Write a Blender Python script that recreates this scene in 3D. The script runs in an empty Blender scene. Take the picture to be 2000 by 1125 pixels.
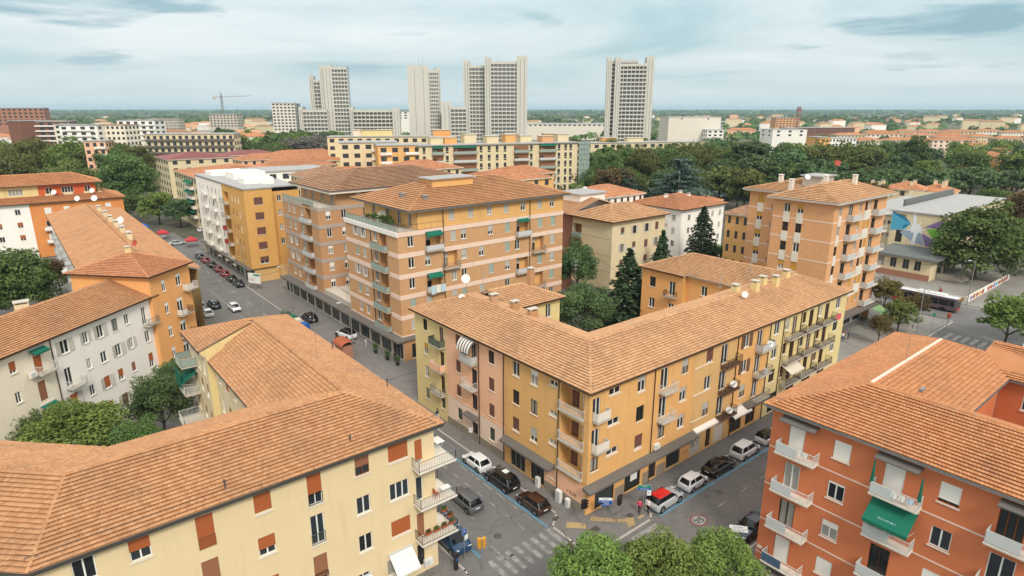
import bpy, bmesh, math, random
import numpy as np
from mathutils import Vector, Matrix
R = math.radians
random.seed(11)
rng = np.random.default_rng(11)
S = bpy.context.scene
COL = S.collection

# ---------------------------------------------------------------- camera
# world X runs along the shopping street on the right, world Y along the avenue on the left
CAM_H, CAM_YAW, CAM_PITCH = 40.0, 51.0, 16.057
cam = bpy.data.cameras.new('camera')
cam.sensor_width = 36.0
cam.lens = 36.0 * 1216.0 / 2000.0
cam.clip_start, cam.clip_end = 1.0, 60000.0
camo = bpy.data.objects.new('camera', cam)
camo.location = (0, 0, CAM_H)
camo.rotation_euler = (R(90 - CAM_PITCH), 0, R(CAM_YAW - 90))
COL.objects.link(camo)
S.camera = camo

# ---------------------------------------------------------------- light
SUN_EL, SUN_AZ = 43.0, 250.0            # degrees; azimuth of the sun counted from +X towards +Y
w = bpy.data.worlds.new('World')
S.world = w
w.use_nodes = True
nt = w.node_tree
nt.nodes.clear()
def wn(t, **k):
    n = nt.nodes.new(t)
    for a, b in k.items():
        setattr(n, a, b)
    return n
def wl(a, b):
    nt.links.new(a, b)
sky = wn('ShaderNodeTexSky', sky_type='NISHITA')
sky.sun_disc = False
sky.sun_elevation = R(SUN_EL)
sky.sun_rotation = R(90 - SUN_AZ)
sky.air_density, sky.dust_density, sky.ozone_density = 1.0, 2.0, 1.5
tc = wn('ShaderNodeTexCoord')
sep = wn('ShaderNodeSeparateXYZ'); wl(tc.outputs['Generated'], sep.inputs[0])
zz = wn('ShaderNodeMath', operation='MAXIMUM'); wl(sep.outputs[2], zz.inputs[0]); zz.inputs[1].default_value = 0.0
zp = wn('ShaderNodeMath', operation='ADD'); wl(zz.outputs[0], zp.inputs[0]); zp.inputs[1].default_value = 0.07
dx = wn('ShaderNodeMath', operation='DIVIDE'); wl(sep.outputs[0], dx.inputs[0]); wl(zp.outputs[0], dx.inputs[1])
dy = wn('ShaderNodeMath', operation='DIVIDE'); wl(sep.outputs[1], dy.inputs[0]); wl(zp.outputs[0], dy.inputs[1])
cmb = wn('ShaderNodeCombineXYZ'); wl(dx.outputs[0], cmb.inputs[0]); wl(dy.outputs[0], cmb.inputs[1])
def wnoise(scale, detail, rough, off, dist=0.0):
    mp = wn('ShaderNodeMapping'); mp.inputs['Location'].default_value = off
    wl(cmb.outputs[0], mp.inputs[0])
    n = wn('ShaderNodeTexNoise'); n.inputs['Scale'].default_value = scale; n.inputs['Detail'].default_value = detail
    n.inputs['Roughness'].default_value = rough; n.inputs['Distortion'].default_value = dist
    wl(mp.outputs[0], n.inputs['Vector'])
    return n
def wramp(src, stops):
    r = wn('ShaderNodeValToRGB'); wl(src, r.inputs[0])
    e = r.color_ramp.elements
    while len(e) < len(stops): e.new(0.5)
    for i, (p, c) in enumerate(stops):
        e[i].position = p; e[i].color = (*c, 1)
    return r
n1 = wnoise(0.30, 8, 0.58, (3.13, 4.7, 0), 0.6)
n2 = wnoise(0.62, 7, 0.52, (8.165, 3.423, 0), 0.25)
# thin veil of white cloud over pale blue, then a few darker grey-blue cloud banks
veil = wramp(n1.outputs[0], [(0.35, (0.0,) * 3), (0.65, (1.0,) * 3)])
bank = wramp(n2.outputs[0], [(0.585, (0.0,) * 3), (0.67, (0.75,) * 3)])
SKY_PALE, SKY_BLUE, SKY_BANK = (6.2, 6.7, 6.8), (3.2, 4.75, 5.1), (1.9, 3.3, 3.9)
base = wn('ShaderNodeMix', data_type='RGBA'); base.inputs[0].default_value = 0.86
wl(sky.outputs[0], base.inputs[6]); base.inputs[7].default_value = (*SKY_BLUE, 1)
m1 = wn('ShaderNodeMix', data_type='RGBA'); wl(veil.outputs[0], m1.inputs[0]); wl(base.outputs[2], m1.inputs[6]); m1.inputs[7].default_value = (*SKY_PALE, 1)
m2 = wn('ShaderNodeMix', data_type='RGBA'); wl(bank.outputs[0], m2.inputs[0]); wl(m1.outputs[2], m2.inputs[6]); m2.inputs[7].default_value = (*SKY_BANK, 1)
hz = wramp(zz.outputs[0], [(0.0, (1, 1, 1)), (0.09, (0, 0, 0))])
m3 = wn('ShaderNodeMix', data_type='RGBA'); wl(hz.outputs[0], m3.inputs[0]); wl(m2.outputs[2], m3.inputs[6]); m3.inputs[7].default_value = (5.7, 6.5, 6.7, 1)
# brightened towards the zenith like an overcast sky, to lift light on the walls
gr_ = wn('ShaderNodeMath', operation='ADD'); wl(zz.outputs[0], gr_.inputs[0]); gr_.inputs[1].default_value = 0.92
hi_ = wramp(zz.outputs[0], [(0.12, (0.0,) * 3), (0.55, (0.85,) * 3)])      # unseen sky overhead mixed to white-grey, to take the teal out of the ambient light
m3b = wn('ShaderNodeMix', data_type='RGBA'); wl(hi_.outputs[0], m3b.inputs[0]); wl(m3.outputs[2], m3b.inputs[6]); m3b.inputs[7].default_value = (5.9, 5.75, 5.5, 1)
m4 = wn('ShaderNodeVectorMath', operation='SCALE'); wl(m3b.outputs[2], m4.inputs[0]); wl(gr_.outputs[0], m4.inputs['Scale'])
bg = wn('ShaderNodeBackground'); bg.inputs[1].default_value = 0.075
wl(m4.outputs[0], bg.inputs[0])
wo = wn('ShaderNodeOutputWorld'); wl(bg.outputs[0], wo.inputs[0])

sl = bpy.data.lights.new('sun', 'SUN')
sl.energy, sl.angle, sl.color = 1.4, R(14), (1.0, 0.92, 0.80)
slo = bpy.data.objects.new('sun', sl)
az, el = R(SUN_AZ), R(SUN_EL)
sv = Vector((math.cos(el) * math.cos(az), math.cos(el) * math.sin(az), math.sin(el)))
slo.rotation_euler = (-sv).to_track_quat('-Z', 'Y').to_euler()
slo.location = sv * 300
COL.objects.link(slo)

vs = S.view_settings
vs.view_transform, vs.look, vs.exposure, vs.gamma = 'Standard', 'None', 0.86, 1.0
vs.use_curve_mapping = False
S.cycles.max_bounces, S.cycles.diffuse_bounces, S.cycles.glossy_bounces = 6, 3, 2
S.cycles.volume_bounces, S.cycles.transparent_max_bounces, S.cycles.transmission_bounces = 0, 6, 2
S.cycles.use_denoising = True
S.cycles.caustics_reflective = S.cycles.caustics_refractive = False

# ---------------------------------------------------------------- materials
def lin(c):
    return tuple(((v / 255) / 12.92 if v / 255 <= 0.04045 else ((v / 255 + 0.055) / 1.055) ** 2.4) for v in c)
MATS = {}
def mk(name):
    m = bpy.data.materials.new(name); m.use_nodes = True
    MATS[name] = m
    return m, m.node_tree, m.node_tree.nodes['Principled BSDF']
def lk(t, a, b): t.links.new(a, b)
def simple(name, c, rough=0.7, metal=0.0, spec=0.3, linear=False):
    m, t, b = mk(name)
    b.inputs['Base Color'].default_value = (*(c if linear else lin(c)), 1)
    b.inputs['Roughness'].default_value = rough
    b.inputs['Metallic'].default_value = metal
    b.inputs['Specular IOR Level'].default_value = spec
    return m
def pos_noise(t, scale, detail=4, rough=0.6, vec=(1, 1, 1)):
    g = t.nodes.new('ShaderNodeNewGeometry')
    mp = t.nodes.new('ShaderNodeMapping'); mp.inputs['Scale'].default_value = vec
    lk(t, g.outputs['Position'], mp.inputs[0])
    n = t.nodes.new('ShaderNodeTexNoise'); n.inputs['Scale'].default_value = scale
    n.inputs['Detail'].default_value = detail; n.inputs['Roughness'].default_value = rough
    lk(t, mp.outputs[0], n.inputs['Vector'])
    return n
def tramp(t, src, stops):
    r = t.nodes.new('ShaderNodeValToRGB'); lk(t, src, r.inputs[0])
    e = r.color_ramp.elements
    while len(e) < len(stops): e.new(0.5)
    for i, (p, c) in enumerate(stops):
        e[i].position = p; e[i].color = (*c, 1)
    return r
def mixc(t, fac, a, b, mode='MIX'):
    m = t.nodes.new('ShaderNodeMix'); m.data_type = 'RGBA'; m.blend_type = mode
    for i, v in ((0, fac), (6, a), (7, b)):
        if hasattr(v, 'is_output') or hasattr(v, 'links'): lk(t, v, m.inputs[i])
        else: m.inputs[i].default_value = v if i == 0 else (*v, 1)
    return m.outputs[2]
def plaster(name, c, wear=0.35, stain=(0.55, 0.5, 0.46), rough=0.9):
    """rendered wall: cloudy patches, vertical rain streaks, faint grain"""
    m, t, b = mk(name)
    c = lin(c)
    n = pos_noise(t, 0.45, 5, 0.65)
    r = tramp(t, n.outputs[0], [(0.32, (0,) * 3), (0.72, (min(1, wear * 1.3),) * 3)])
    lo = tuple(v * s for v, s in zip(c, (0.86, 0.83, 0.80)))
    a = mixc(t, r.outputs[0], c, lo)
    n2 = pos_noise(t, 1.0, 7, 0.72, (0.9, 0.9, 0.13))
    r2 = tramp(t, n2.outputs[0], [(0.54, (0,) * 3), (0.80, (min(1, wear * 1.25),) * 3)])
    a2 = mixc(t, r2.outputs[0], a, tuple(v * s for v, s in zip(c, stain)))
    lk(t, a2, b.inputs['Base Color'])
    n3 = pos_noise(t, 9.0, 3, 0.6)
    bp = t.nodes.new('ShaderNodeBump'); bp.inputs['Strength'].default_value = 0.12; bp.inputs['Distance'].default_value = 0.03
    lk(t, n3.outputs[0], bp.inputs['Height']); lk(t, bp.outputs[0], b.inputs['Normal'])
    b.inputs['Roughness'].default_value = rough
    b.inputs['Specular IOR Level'].default_value = 0.2
    return m
def brickmat(name, c):
    m, t, b = mk(name)
    c = lin(c)
    g = t.nodes.new('ShaderNodeNewGeometry')
    sp = t.nodes.new('ShaderNodeSeparateXYZ'); lk(t, g.outputs['Position'], sp.inputs[0])
    ad = t.nodes.new('ShaderNodeMath'); lk(t, sp.outputs[0], ad.inputs[0]); lk(t, sp.outputs[1], ad.inputs[1])
    cb = t.nodes.new('ShaderNodeCombineXYZ'); lk(t, ad.outputs[0], cb.inputs[0]); lk(t, sp.outputs[2], cb.inputs[1])
    k = t.nodes.new('ShaderNodeTexBrick'); lk(t, cb.outputs[0], k.inputs['Vector'])
    k.inputs['Scale'].default_value = 1.0; k.inputs['Brick Width'].default_value = 0.26; k.inputs['Row Height'].default_value = 0.075
    k.inputs['Mortar Size'].default_value = 0.008
    k.inputs['Color1'].default_value = (*c, 1); k.inputs['Color2'].default_value = (*[v * s for v, s in zip(c, (0.82, 0.76, 0.72))], 1)
    k.inputs['Mortar'].default_value = (*[min(0.6, v * 1.1 + 0.02) for v in c], 1)
    n = pos_noise(t, 0.5, 5, 0.65, (1, 1, 0.5))
    r = tramp(t, n.outputs[0], [(0.35, (0,) * 3), (0.8, (0.4,) * 3)])
    a = mixc(t, r.outputs[0], k.outputs[0], tuple(v * 0.72 for v in c))
    lk(t, a, b.inputs['Base Color']); b.inputs['Roughness'].default_value = 0.9
    b.inputs['Specular IOR Level'].default_value = 0.2
    return m
def tilemat(name, lo, mid, hi, dark=0.5, dscale=0.25):
    """terracotta: every tile its own tone (mesh attribute 'tone', or the object's random number), lichen and soot in patches"""
    m, t, b = mk(name)
    at = t.nodes.new('ShaderNodeAttribute'); at.attribute_name = 'tone'
    oi = t.nodes.new('ShaderNodeObjectInfo')
    ad = t.nodes.new('ShaderNodeMath'); ad.operation = 'ADD'; lk(t, at.outputs['Fac'], ad.inputs[0]); lk(t, oi.outputs['Random'], ad.inputs[1])
    fr = t.nodes.new('ShaderNodeMath'); fr.operation = 'FRACT'; lk(t, ad.outputs[0], fr.inputs[0])
    r = tramp(t, fr.outputs[0], [(0.0, lin(lo)), (0.45, lin(mid)), (0.95, lin(hi)), (1.0, tuple(v * 0.85 for v in lin(lo)))])
    n = pos_noise(t, dscale, 6, 0.68)
    rr = tramp(t, n.outputs[0], [(0.46, (0,) * 3), (0.72, (dark,) * 3)])
    a = mixc(t, rr.outputs[0], r.outputs[0], (0.20, 0.125, 0.085))
    n2 = pos_noise(t, 2.6, 5, 0.75)
    r2 = tramp(t, n2.outputs[0], [(0.58, (0,) * 3), (0.76, (dark * 0.75,) * 3)])
    a = mixc(t, r2.outputs[0], a, (0.115, 0.085, 0.065))
    lk(t, a, b.inputs['Base Color']); b.inputs['Roughness'].default_value = 0.85
    b.inputs['Specular IOR Level'].default_value = 0.25
    return m
def leafmat(name, lo, hi, tint=None):
    m, t, b = mk(name)
    at = t.nodes.new('ShaderNodeAttribute'); at.attribute_name = 'tone'
    oi = t.nodes.new('ShaderNodeObjectInfo')
    r = tramp(t, at.outputs['Fac'], [(0.0, lo), (1.0, hi)])
    hs = t.nodes.new('ShaderNodeHueSaturation'); lk(t, r.outputs[0], hs.inputs['Color'])
    mr = t.nodes.new('ShaderNodeMapRange'); lk(t, oi.outputs['Random'], mr.inputs[0])
    mr.inputs[3].default_value = 0.477; mr.inputs[4].default_value = 0.52
    lk(t, mr.outputs[0], hs.inputs['Hue'])
    mr2 = t.nodes.new('ShaderNodeMapRange'); lk(t, oi.outputs['Random'], mr2.inputs[0])
    mr2.inputs[3].default_value = 0.8; mr2.inputs[4].default_value = 1.2
    lk(t, mr2.outputs[0], hs.inputs['Value'])
    lk(t, hs.outputs[0], b.inputs['Base Color']); b.inputs['Roughness'].default_value = 0.7
    b.inputs['Specular IOR Level'].default_value = 0.15
    tr = t.nodes.new('ShaderNodeBsdfTranslucent'); lk(t, hs.outputs[0], tr.inputs[0])
    ms = t.nodes.new('ShaderNodeMixShader'); ms.inputs[0].default_value = 0.25
    lk(t, b.outputs[0], ms.inputs[1]); lk(t, tr.outputs[0], ms.inputs[2])
    lk(t, ms.outputs[0], t.nodes['Material Output'].inputs[0])
    return m
def ground(name, c1, c2, scale, c3=None, s3=0.05, rough=0.92, cracks=0.6):
    m, t, b = mk(name)
    n = pos_noise(t, scale, 8, 0.7)
    a = tramp(t, n.outputs[0], [(0.3, c1), (0.72, c2)]).outputs[0]
    n2 = pos_noise(t, s3, 5, 0.65)
    r2 = tramp(t, n2.outputs[0], [(0.42, (0,) * 3), (0.66, (0.75,) * 3)])
    a = mixc(t, r2.outputs[0], a, c3 or c1)
    vo = t.nodes.new('ShaderNodeTexVoronoi'); vo.feature = 'DISTANCE_TO_EDGE'; vo.inputs['Scale'].default_value = 0.22
    g5 = t.nodes.new('ShaderNodeNewGeometry'); n5 = pos_noise(t, 0.7, 4, 0.7)
    a5 = t.nodes.new('ShaderNodeVectorMath'); a5.operation = 'SCALE'; lk(t, n5.outputs['Color'], a5.inputs[0]); a5.inputs['Scale'].default_value = 2.2
    s5 = t.nodes.new('ShaderNodeVectorMath'); lk(t, g5.outputs['Position'], s5.inputs[0]); lk(t, a5.outputs[0], s5.inputs[1]); lk(t, s5.outputs[0], vo.inputs['Vector'])
    rc = tramp(t, vo.outputs['Distance'], [(0.0, (cracks,) * 3), (0.012, (0,) * 3)])
    a = mixc(t, rc.outputs[0], a, tuple(v * 0.45 for v in c1))
    n4 = pos_noise(t, 6.0, 4, 0.8)
    r4 = tramp(t, n4.outputs[0], [(0.56, (0,) * 3), (0.75, (0.5,) * 3)])
    a = mixc(t, r4.outputs[0], a, tuple(v * 0.7 for v in c1))
    lk(t, a, b.inputs['Base Color']); b.inputs['Roughness'].default_value = rough
    b.inputs['Specular IOR Level'].default_value = 0.2
    return m
def glassmat(name, dark, curtain, share):
    """window glass: a smooth reflecting sheet over a dark room, or over a curtain drawn behind it"""
    m, t, b = mk(name)
    oi = t.nodes.new('ShaderNodeObjectInfo')
    r = t.nodes.new('ShaderNodeValToRGB'); lk(t, oi.outputs['Random'], r.inputs[0])
    r.color_ramp.interpolation = 'CONSTANT'
    e = r.color_ramp.elements
    e[0].position, e[0].color = 0.0, (*dark, 1)
    e[1].position, e[1].color = 1 - share, (*curtain, 1)
    k = e.new(0.4 * (1 - share)); k.color = (*[v * 1.9 for v in dark], 1)
    lk(t, r.outputs[0], b.inputs['Base Color'])
    b.inputs['Roughness'].default_value = 0.06
    b.inputs['Specular IOR Level'].default_value = 0.5
    return m

# wall renders
plaster('render_beige', (228, 206, 166), 0.25)
plaster('render_cream', (224, 208, 172), 0.45)
plaster('render_ochre', (226, 178, 116), 0.4)
plaster('render_ochre_dull', (216, 180, 124), 0.5)
plaster('render_yellow', (226, 206, 150), 0.45)
plaster('render_pink', (240, 190, 156), 0.3)
plaster('render_pink_pale', (238, 214, 196), 0.35)
plaster('render_red', (210, 124, 84), 0.35)
plaster('render_white', (246, 241, 234), 0.22)
plaster('render_white_warm', (243, 231, 212), 0.25)
plaster('render_orange', (236, 174, 112), 0.4)
plaster('render_deep_orange', (222, 146, 86), 0.4)
plaster('render_amber', (216, 168, 100), 0.4)
plaster('render_grey', (150, 146, 142), 0.5)
plaster('render_redorange', (206, 104, 64), 0.35)
plaster('stone_plinth', (150, 140, 126), 0.6)
plaster('concrete', (196, 188, 176), 0.5)
plaster('concrete_pale', (226, 219, 207), 0.3)
plaster('tower_concrete', (210, 206, 198), 0.4)
plaster('concrete_dark', (110, 106, 102), 0.5)
plaster('roof_membrane', (170, 170, 170), 0.6)
plaster('roof_felt', (112, 116, 116), 0.5)
plaster('band_pink', (232, 206, 190), 0.3)
plaster('band_grey', (176, 164, 154), 0.4)
plaster('band_white', (238, 234, 228), 0.25)
brickmat('brick_tan', (206, 160, 118))
brickmat('brick_tan_dull', (194, 150, 110))
brickmat('brick_orange', (232, 170, 124))
brickmat('brick_brown', (134, 92, 78))
brickmat('brick_red', (170, 122, 102))
tilemat('tile_warm', (176, 126, 88), (184, 135, 96), (194, 147, 108), 0.4)
tilemat('tile_red', (178, 118, 78), (186, 127, 86), (195, 139, 98), 0.36)
tilemat('tile_pale', (184, 138, 100), (194, 149, 110), (204, 162, 124), 0.4)
tilemat('tile_brown', (152, 114, 90), (164, 126, 99), (178, 140, 112), 0.5, 0.12)
tilemat('tile_bright', (182, 120, 84), (192, 131, 93), (204, 146, 110), 0.4, 0.06)
tilemat('tile_rose', (146, 92, 92), (158, 100, 100), (170, 112, 110), 0.2, 0.06)
simple('white_pvc', (232, 232, 228), 0.5)
simple('white_paint', (226, 226, 222), 0.6)
simple('marble_sill', (224, 216, 204), 0.6)
simple('wood_brown', (104, 62, 38), 0.6)
simple('wood_dark', (62, 46, 38), 0.6)
simple('shutter_brown', (168, 92, 50), 0.65)
simple('shutter_dull', (146, 98, 72), 0.65)
simple('shutter_white', (232, 228, 220), 0.6)
simple('shutter_grey', (178, 176, 168), 0.6)
simple('shutter_yellow', (196, 148, 62), 0.6)
simple('shutter_plum', (110, 74, 66), 0.6)
simple('louvre_grey', (198, 194, 184), 0.7)
simple('louvre_green', (92, 104, 90), 0.7)
simple('louvre_brown', (112, 84, 66), 0.7)
simple('gutter_metal', (98, 96, 94), 0.45, 0.4)
simple('gutter_copper', (86, 66, 54), 0.5, 0.4)
simple('zinc', (150, 152, 154), 0.45, 0.5)
simple('iron_dark', (48, 46, 46), 0.5, 0.5)
simple('rail_white', (214, 214, 210), 0.5)
simple('rail_grey', (138, 140, 140), 0.5, 0.3)
simple('panel_grey', (196, 198, 198), 0.55)
simple('panel_green_glass', (150, 168, 160), 0.2, 0.0, 0.5)
simple('panel_blue', (74, 98, 124), 0.5)
simple('cloth_green', (22, 104, 84), 0.8)
simple('cloth_green_pale', (140, 176, 128), 0.8)
simple('cloth_white', (226, 224, 218), 0.85)
simple('cloth_stripe', (122, 112, 108), 0.85)
simple('cloth_blue_pale', (184, 206, 220), 0.85)
simple('cloth_red', (176, 44, 40), 0.85)
simple('cloth_pink', (214, 70, 104), 0.85)
simple('cloth_beige', (206, 196, 178), 0.85)
simple('pot_clay', (170, 92, 62), 0.8)
simple('dish_white', (232, 232, 230), 0.45)
simple('dish_red', (170, 70, 58), 0.6)
simple('black_plastic', (26, 26, 28), 0.45)
simple('rubber', (24, 24, 25), 0.85)
simple('rim_metal', (150, 152, 156), 0.35, 0.7)
simple('light_red', (150, 14, 16), 0.25, 0, 0.5)
simple('light_clear', (220, 224, 228), 0.15, 0, 0.6)
simple('plate_white', (224, 226, 226), 0.5)
simple('sign_blue', (32, 92, 168), 0.5)
simple('sign_green', (30, 132, 96), 0.5)
simple('sign_white', (230, 232, 232), 0.5)
simple('signal_yellow', (222, 156, 40), 0.5)
simple('signal_dark', (44, 40, 40), 0.5)
simple('steel_grey', (150, 150, 148), 0.5, 0.4)
simple('bark', (78, 66, 54), 0.95)
simple('bark_pale', (128, 116, 100), 0.95)
simple('skin', (198, 150, 122), 0.6)
simple('hair_dark', (38, 30, 26), 0.7)
for nm, c in (('white', (226, 228, 230)), ('black', (18, 18, 20)), ('brown', (62, 38, 26)), ('grey', (88, 90, 94)), ('blue_dark', (26, 34, 52)),
              ('red', (138, 22, 28)), ('silver', (176, 180, 184)), ('roofred', (196, 22, 28)), ('teal', (44, 70, 80)), ('van_blue', (24, 62, 96)), ('maroon', (120, 24, 34))):
    m_ = simple('paint_' + nm, c, 0.28, 0.0, 0.5)
    m_.node_tree.nodes['Principled BSDF'].inputs['Coat Weight'].default_value = 0.6
    m_.node_tree.nodes['Principled BSDF'].inputs['Coat Roughness'].default_value = 0.08
simple('car_glass', (20, 24, 28), 0.06, 0, 0.5)
glassmat('window_glass', (0.016, 0.020, 0.024), (0.34, 0.33, 0.30), 0.22)
glassmat('tower_glass', (0.085, 0.085, 0.085), (0.18, 0.18, 0.17), 0.25)
glassmat('shop_glass', (0.018, 0.022, 0.024), (0.05, 0.06, 0.06), 0.3)

# ---------------------------------------------------------------- mesh building
class MB:
    """collects faces for one mesh object"""
    def __init__(s): s.v = []; s.f = []; s.m = []; s.t = []; s.tone = False
    def face(s, pts, mi=0, tone=None):
        n = len(s.v); s.v.extend([tuple(p) for p in pts]); s.f.append(tuple(range(n, n + len(pts)))); s.m.append(mi)
        if tone is not None: s.tone = True
        s.t.append(tone or 0.0)
    def hexa(s, p, mi=0):                       # p: 4 bottom points ccw seen from above, 4 top points
        n = len(s.v); s.v.extend([tuple(q) for q in p])
        for q in ((3, 2, 1, 0), (4, 5, 6, 7), (0, 1, 5, 4), (1, 2, 6, 5), (2, 3, 7, 6), (3, 0, 4, 7)):
            s.f.append(tuple(n + i for i in q)); s.m.append(mi); s.t.append(0.0)
    def box(s, x0, y0, z0, x1, y1, z1, mi=0):
        s.hexa([(x0, y0, z0), (x1, y0, z0), (x1, y1, z0), (x0, y1, z0), (x0, y0, z1), (x1, y0, z1), (x1, y1, z1), (x0, y1, z1)], mi)
    def obox(s, c, ex, ey, z0, z1, mi=0):       # box on an oriented footprint: centre, half vectors
        c = Vector((c[0], c[1])); ex = Vector(ex); ey = Vector(ey)
        q = [c - ex - ey, c + ex - ey, c + ex + ey, c - ex + ey]
        s.hexa([(*a, z0) for a in q] + [(*a, z1) for a in q], mi)
    def tube(s, p0, p1, r0, r1=None, n=6, mi=0, cap=True):
        r1 = r0 if r1 is None else r1
        p0 = Vector(p0); p1 = Vector(p1); d = (p1 - p0)
        if d.length < 1e-6: return
        d.normalize()
        a = d.orthogonal().normalized(); b = d.cross(a)
        k = len(s.v)
        for p, r in ((p0, r0), (p1, r1)):
            for i in range(n):
                t = 2 * math.pi * i / n
                s.v.append(tuple(p + (a * math.cos(t) + b * math.sin(t)) * r))
        for i in range(n):
            j = (i + 1) % n
            s.f.append((k + i, k + j, k + n + j, k + n + i)); s.m.append(mi); s.t.append(0.0)
        if cap:
            s.f.append(tuple(k + i for i in range(n - 1, -1, -1))); s.m.append(mi); s.t.append(0.0)
            s.f.append(tuple(k + n + i for i in range(n))); s.m.append(mi); s.t.append(0.0)
    def disc(s, c, nrm, r, n=20, mi=0, dep=0.02):
        nrm = Vector(nrm).normalized(); s.tube(Vector(c) - nrm * dep / 2, Vector(c) + nrm * dep / 2, r, r, n, mi)
    def bowl(s, c, nrm, r, deep=0.25, n=16, mi=0):
        nrm = Vector(nrm).normalized(); a = nrm.orthogonal().normalized(); b = nrm.cross(a); c = Vector(c)
        rings = []
        for q in (0.0, 0.4, 0.75, 1.0):
            rings.append([c + (a * math.cos(2 * math.pi * i / n) + b * math.sin(2 * math.pi * i / n)) * r * q + nrm * (deep * r * (q * q - 1)) for i in range(n)])
        for u, v in zip(rings, rings[1:]):
            for i in range(n):
                j = (i + 1) % n
                s.face([u[i], u[j], v[j], v[i]], mi)
    def mesh(s, name, mats):
        me = bpy.data.meshes.new(name)
        me.from_pydata(s.v, [], s.f)
        if isinstance(mats, str): mats = [mats]
        for m in mats: me.materials.append(MATS[m])
        if len(mats) > 1: me.polygons.foreach_set('material_index', s.m)
        if s.tone:
            at = me.attributes.new('tone', 'FLOAT', 'FACE'); at.data.foreach_set('value', s.t)
        me.update()
        return me
    def build(s, name, mats, parent=None, loc=None, rz=0.0, smooth=False):
        me = s.mesh(name, mats)
        if smooth: me.polygons.foreach_set('use_smooth', [True] * len(me.polygons))
        return obj(name, me, parent, loc, rz)
def obj(name, me, parent=None, loc=None, rz=0.0):
    o = bpy.data.objects.new(name, me); COL.objects.link(o)
    if parent is not None: o.parent = parent
    if loc is not None: o.location = loc
    if rz: o.rotation_euler = (0, 0, rz)
    return o
def tag(o, label, cat, group=None):
    o['label'] = label; o['category'] = cat
    if group: o['group'] = group
    return o
def root(name, loc, label, cat, group=None, rz=0.0):
    o = bpy.data.objects.new(name, None); COL.objects.link(o); o.location = (loc[0], loc[1], loc[2] if len(loc) > 2 else 0); o.rotation_euler = (0, 0, rz)
    o.empty_display_size = 0.5
    return tag(o, label, cat, group)
def structure(o): o['kind'] = 'structure'; return o
def stuff(o): o['kind'] = 'stuff'; return o
def copy_tree(o, parent=None):
    c = o.copy(); COL.objects.link(c)
    if parent is not None: c.parent = parent
    for ch in list(o.children): copy_tree(ch, c)
    return c
def rel(rt, p): return (p[0] - rt.location.x, p[1] - rt.location.y, (p[2] if len(p) > 2 else 0) - rt.location.z)

# ---------------------------------------------------------------- windows
WCACHE = {}
def cached(key, fn):
    if key not in WCACHE: WCACHE[key] = fn()
    return WCACHE[key]
def frame_mesh(w, h, fr, mull):
    b = MB(); t = 0.07; y0, y1 = 0.09, 0.15
    b.box(-w / 2, y0, 0, -w / 2 + t, y1, h); b.box(w / 2 - t, y0, 0, w / 2, y1, h)
    b.box(-w / 2 + t, y0, 0, w / 2 - t, y1, t); b.box(-w / 2 + t, y0, h - t, w / 2 - t, y1, h)
    for i in range(mull):
        x = -w / 2 + w * (i + 1) / (mull + 1)
        b.box(x - 0.05, y0 - 0.01, t, x + 0.05, y1, h - t)
    return b.mesh('window', fr)
def pane_mesh(w, h, gl):
    b = MB(); b.box(-w / 2 + 0.01, 0.16, 0.01, w / 2 - 0.01, 0.19, h - 0.01)
    return b.mesh('pane', gl)
def shutter_mesh(w, h, k, mt):
    b = MB(); z = h * (1 - k)
    n = max(2, int(h * k / 0.16))
    for i in range(n):                       # lapped slats of the roller
        za, zb = z + (h - z) * i / n, z + (h - z) * (i + 1) / n
        b.hexa([(-w / 2 + .012, 0.045, za), (w / 2 - .012, 0.045, za), (w / 2 - .012, 0.085, za), (-w / 2 + .012, 0.085, za),
                (-w / 2 + .012, 0.06, zb), (w / 2 - .012, 0.06, zb), (w / 2 - .012, 0.085, zb), (-w / 2 + .012, 0.085, zb)])
    b.box(-w / 2 + .01, 0.035, z - 0.05 if k < 1 else z, w / 2 - .01, 0.088, z)  # bottom bar
    return b.mesh('roller_shutter', mt)
def sill_mesh(w, mt):
    b = MB(); b.box(-w / 2 - 0.08, -0.09, -0.09, w / 2 + 0.08, 0.1, -0.004)
    return b.mesh('sill', mt)
def leaf_mesh(w, h, mt):
    b = MB(); t = 0.06
    b.box(0, -0.05, 0, t, -0.012, h); b.box(w - t, -0.05, 0, w, -0.012, h); b.box(t, -0.05, 0, w - t, -0.012, t); b.box(t, -0.05, h - t, w - t, -0.012, h)
    n = max(3, int(h / 0.14))
    for i in range(n):
        z = t + (h - 2 * t) * i / n
        b.hexa([(t, -0.045, z), (w - t, -0.045, z), (w - t, -0.03, z), (t, -0.03, z), (t, -0.03, z + 0.12), (w - t, -0.03, z + 0.12), (w - t, -0.015, z + 0.12), (t, -0.015, z + 0.12)])
    return b.mesh('shutter_leaf', mt)
def lite_mesh(w, h, fr, sh, k, gl):
    b = MB(); t = 0.07
    b.box(-w / 2, .1, 0, -w / 2 + t, .16, h); b.box(w / 2 - t, .1, 0, w / 2, .16, h); b.box(-.04, .1, 0, .04, .16, h); b.box(-w / 2, .1, 0, w / 2, .159, t); b.box(-w / 2, .1, h - t, w / 2, .159, h)
    return b.mesh('window', fr)
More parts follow.
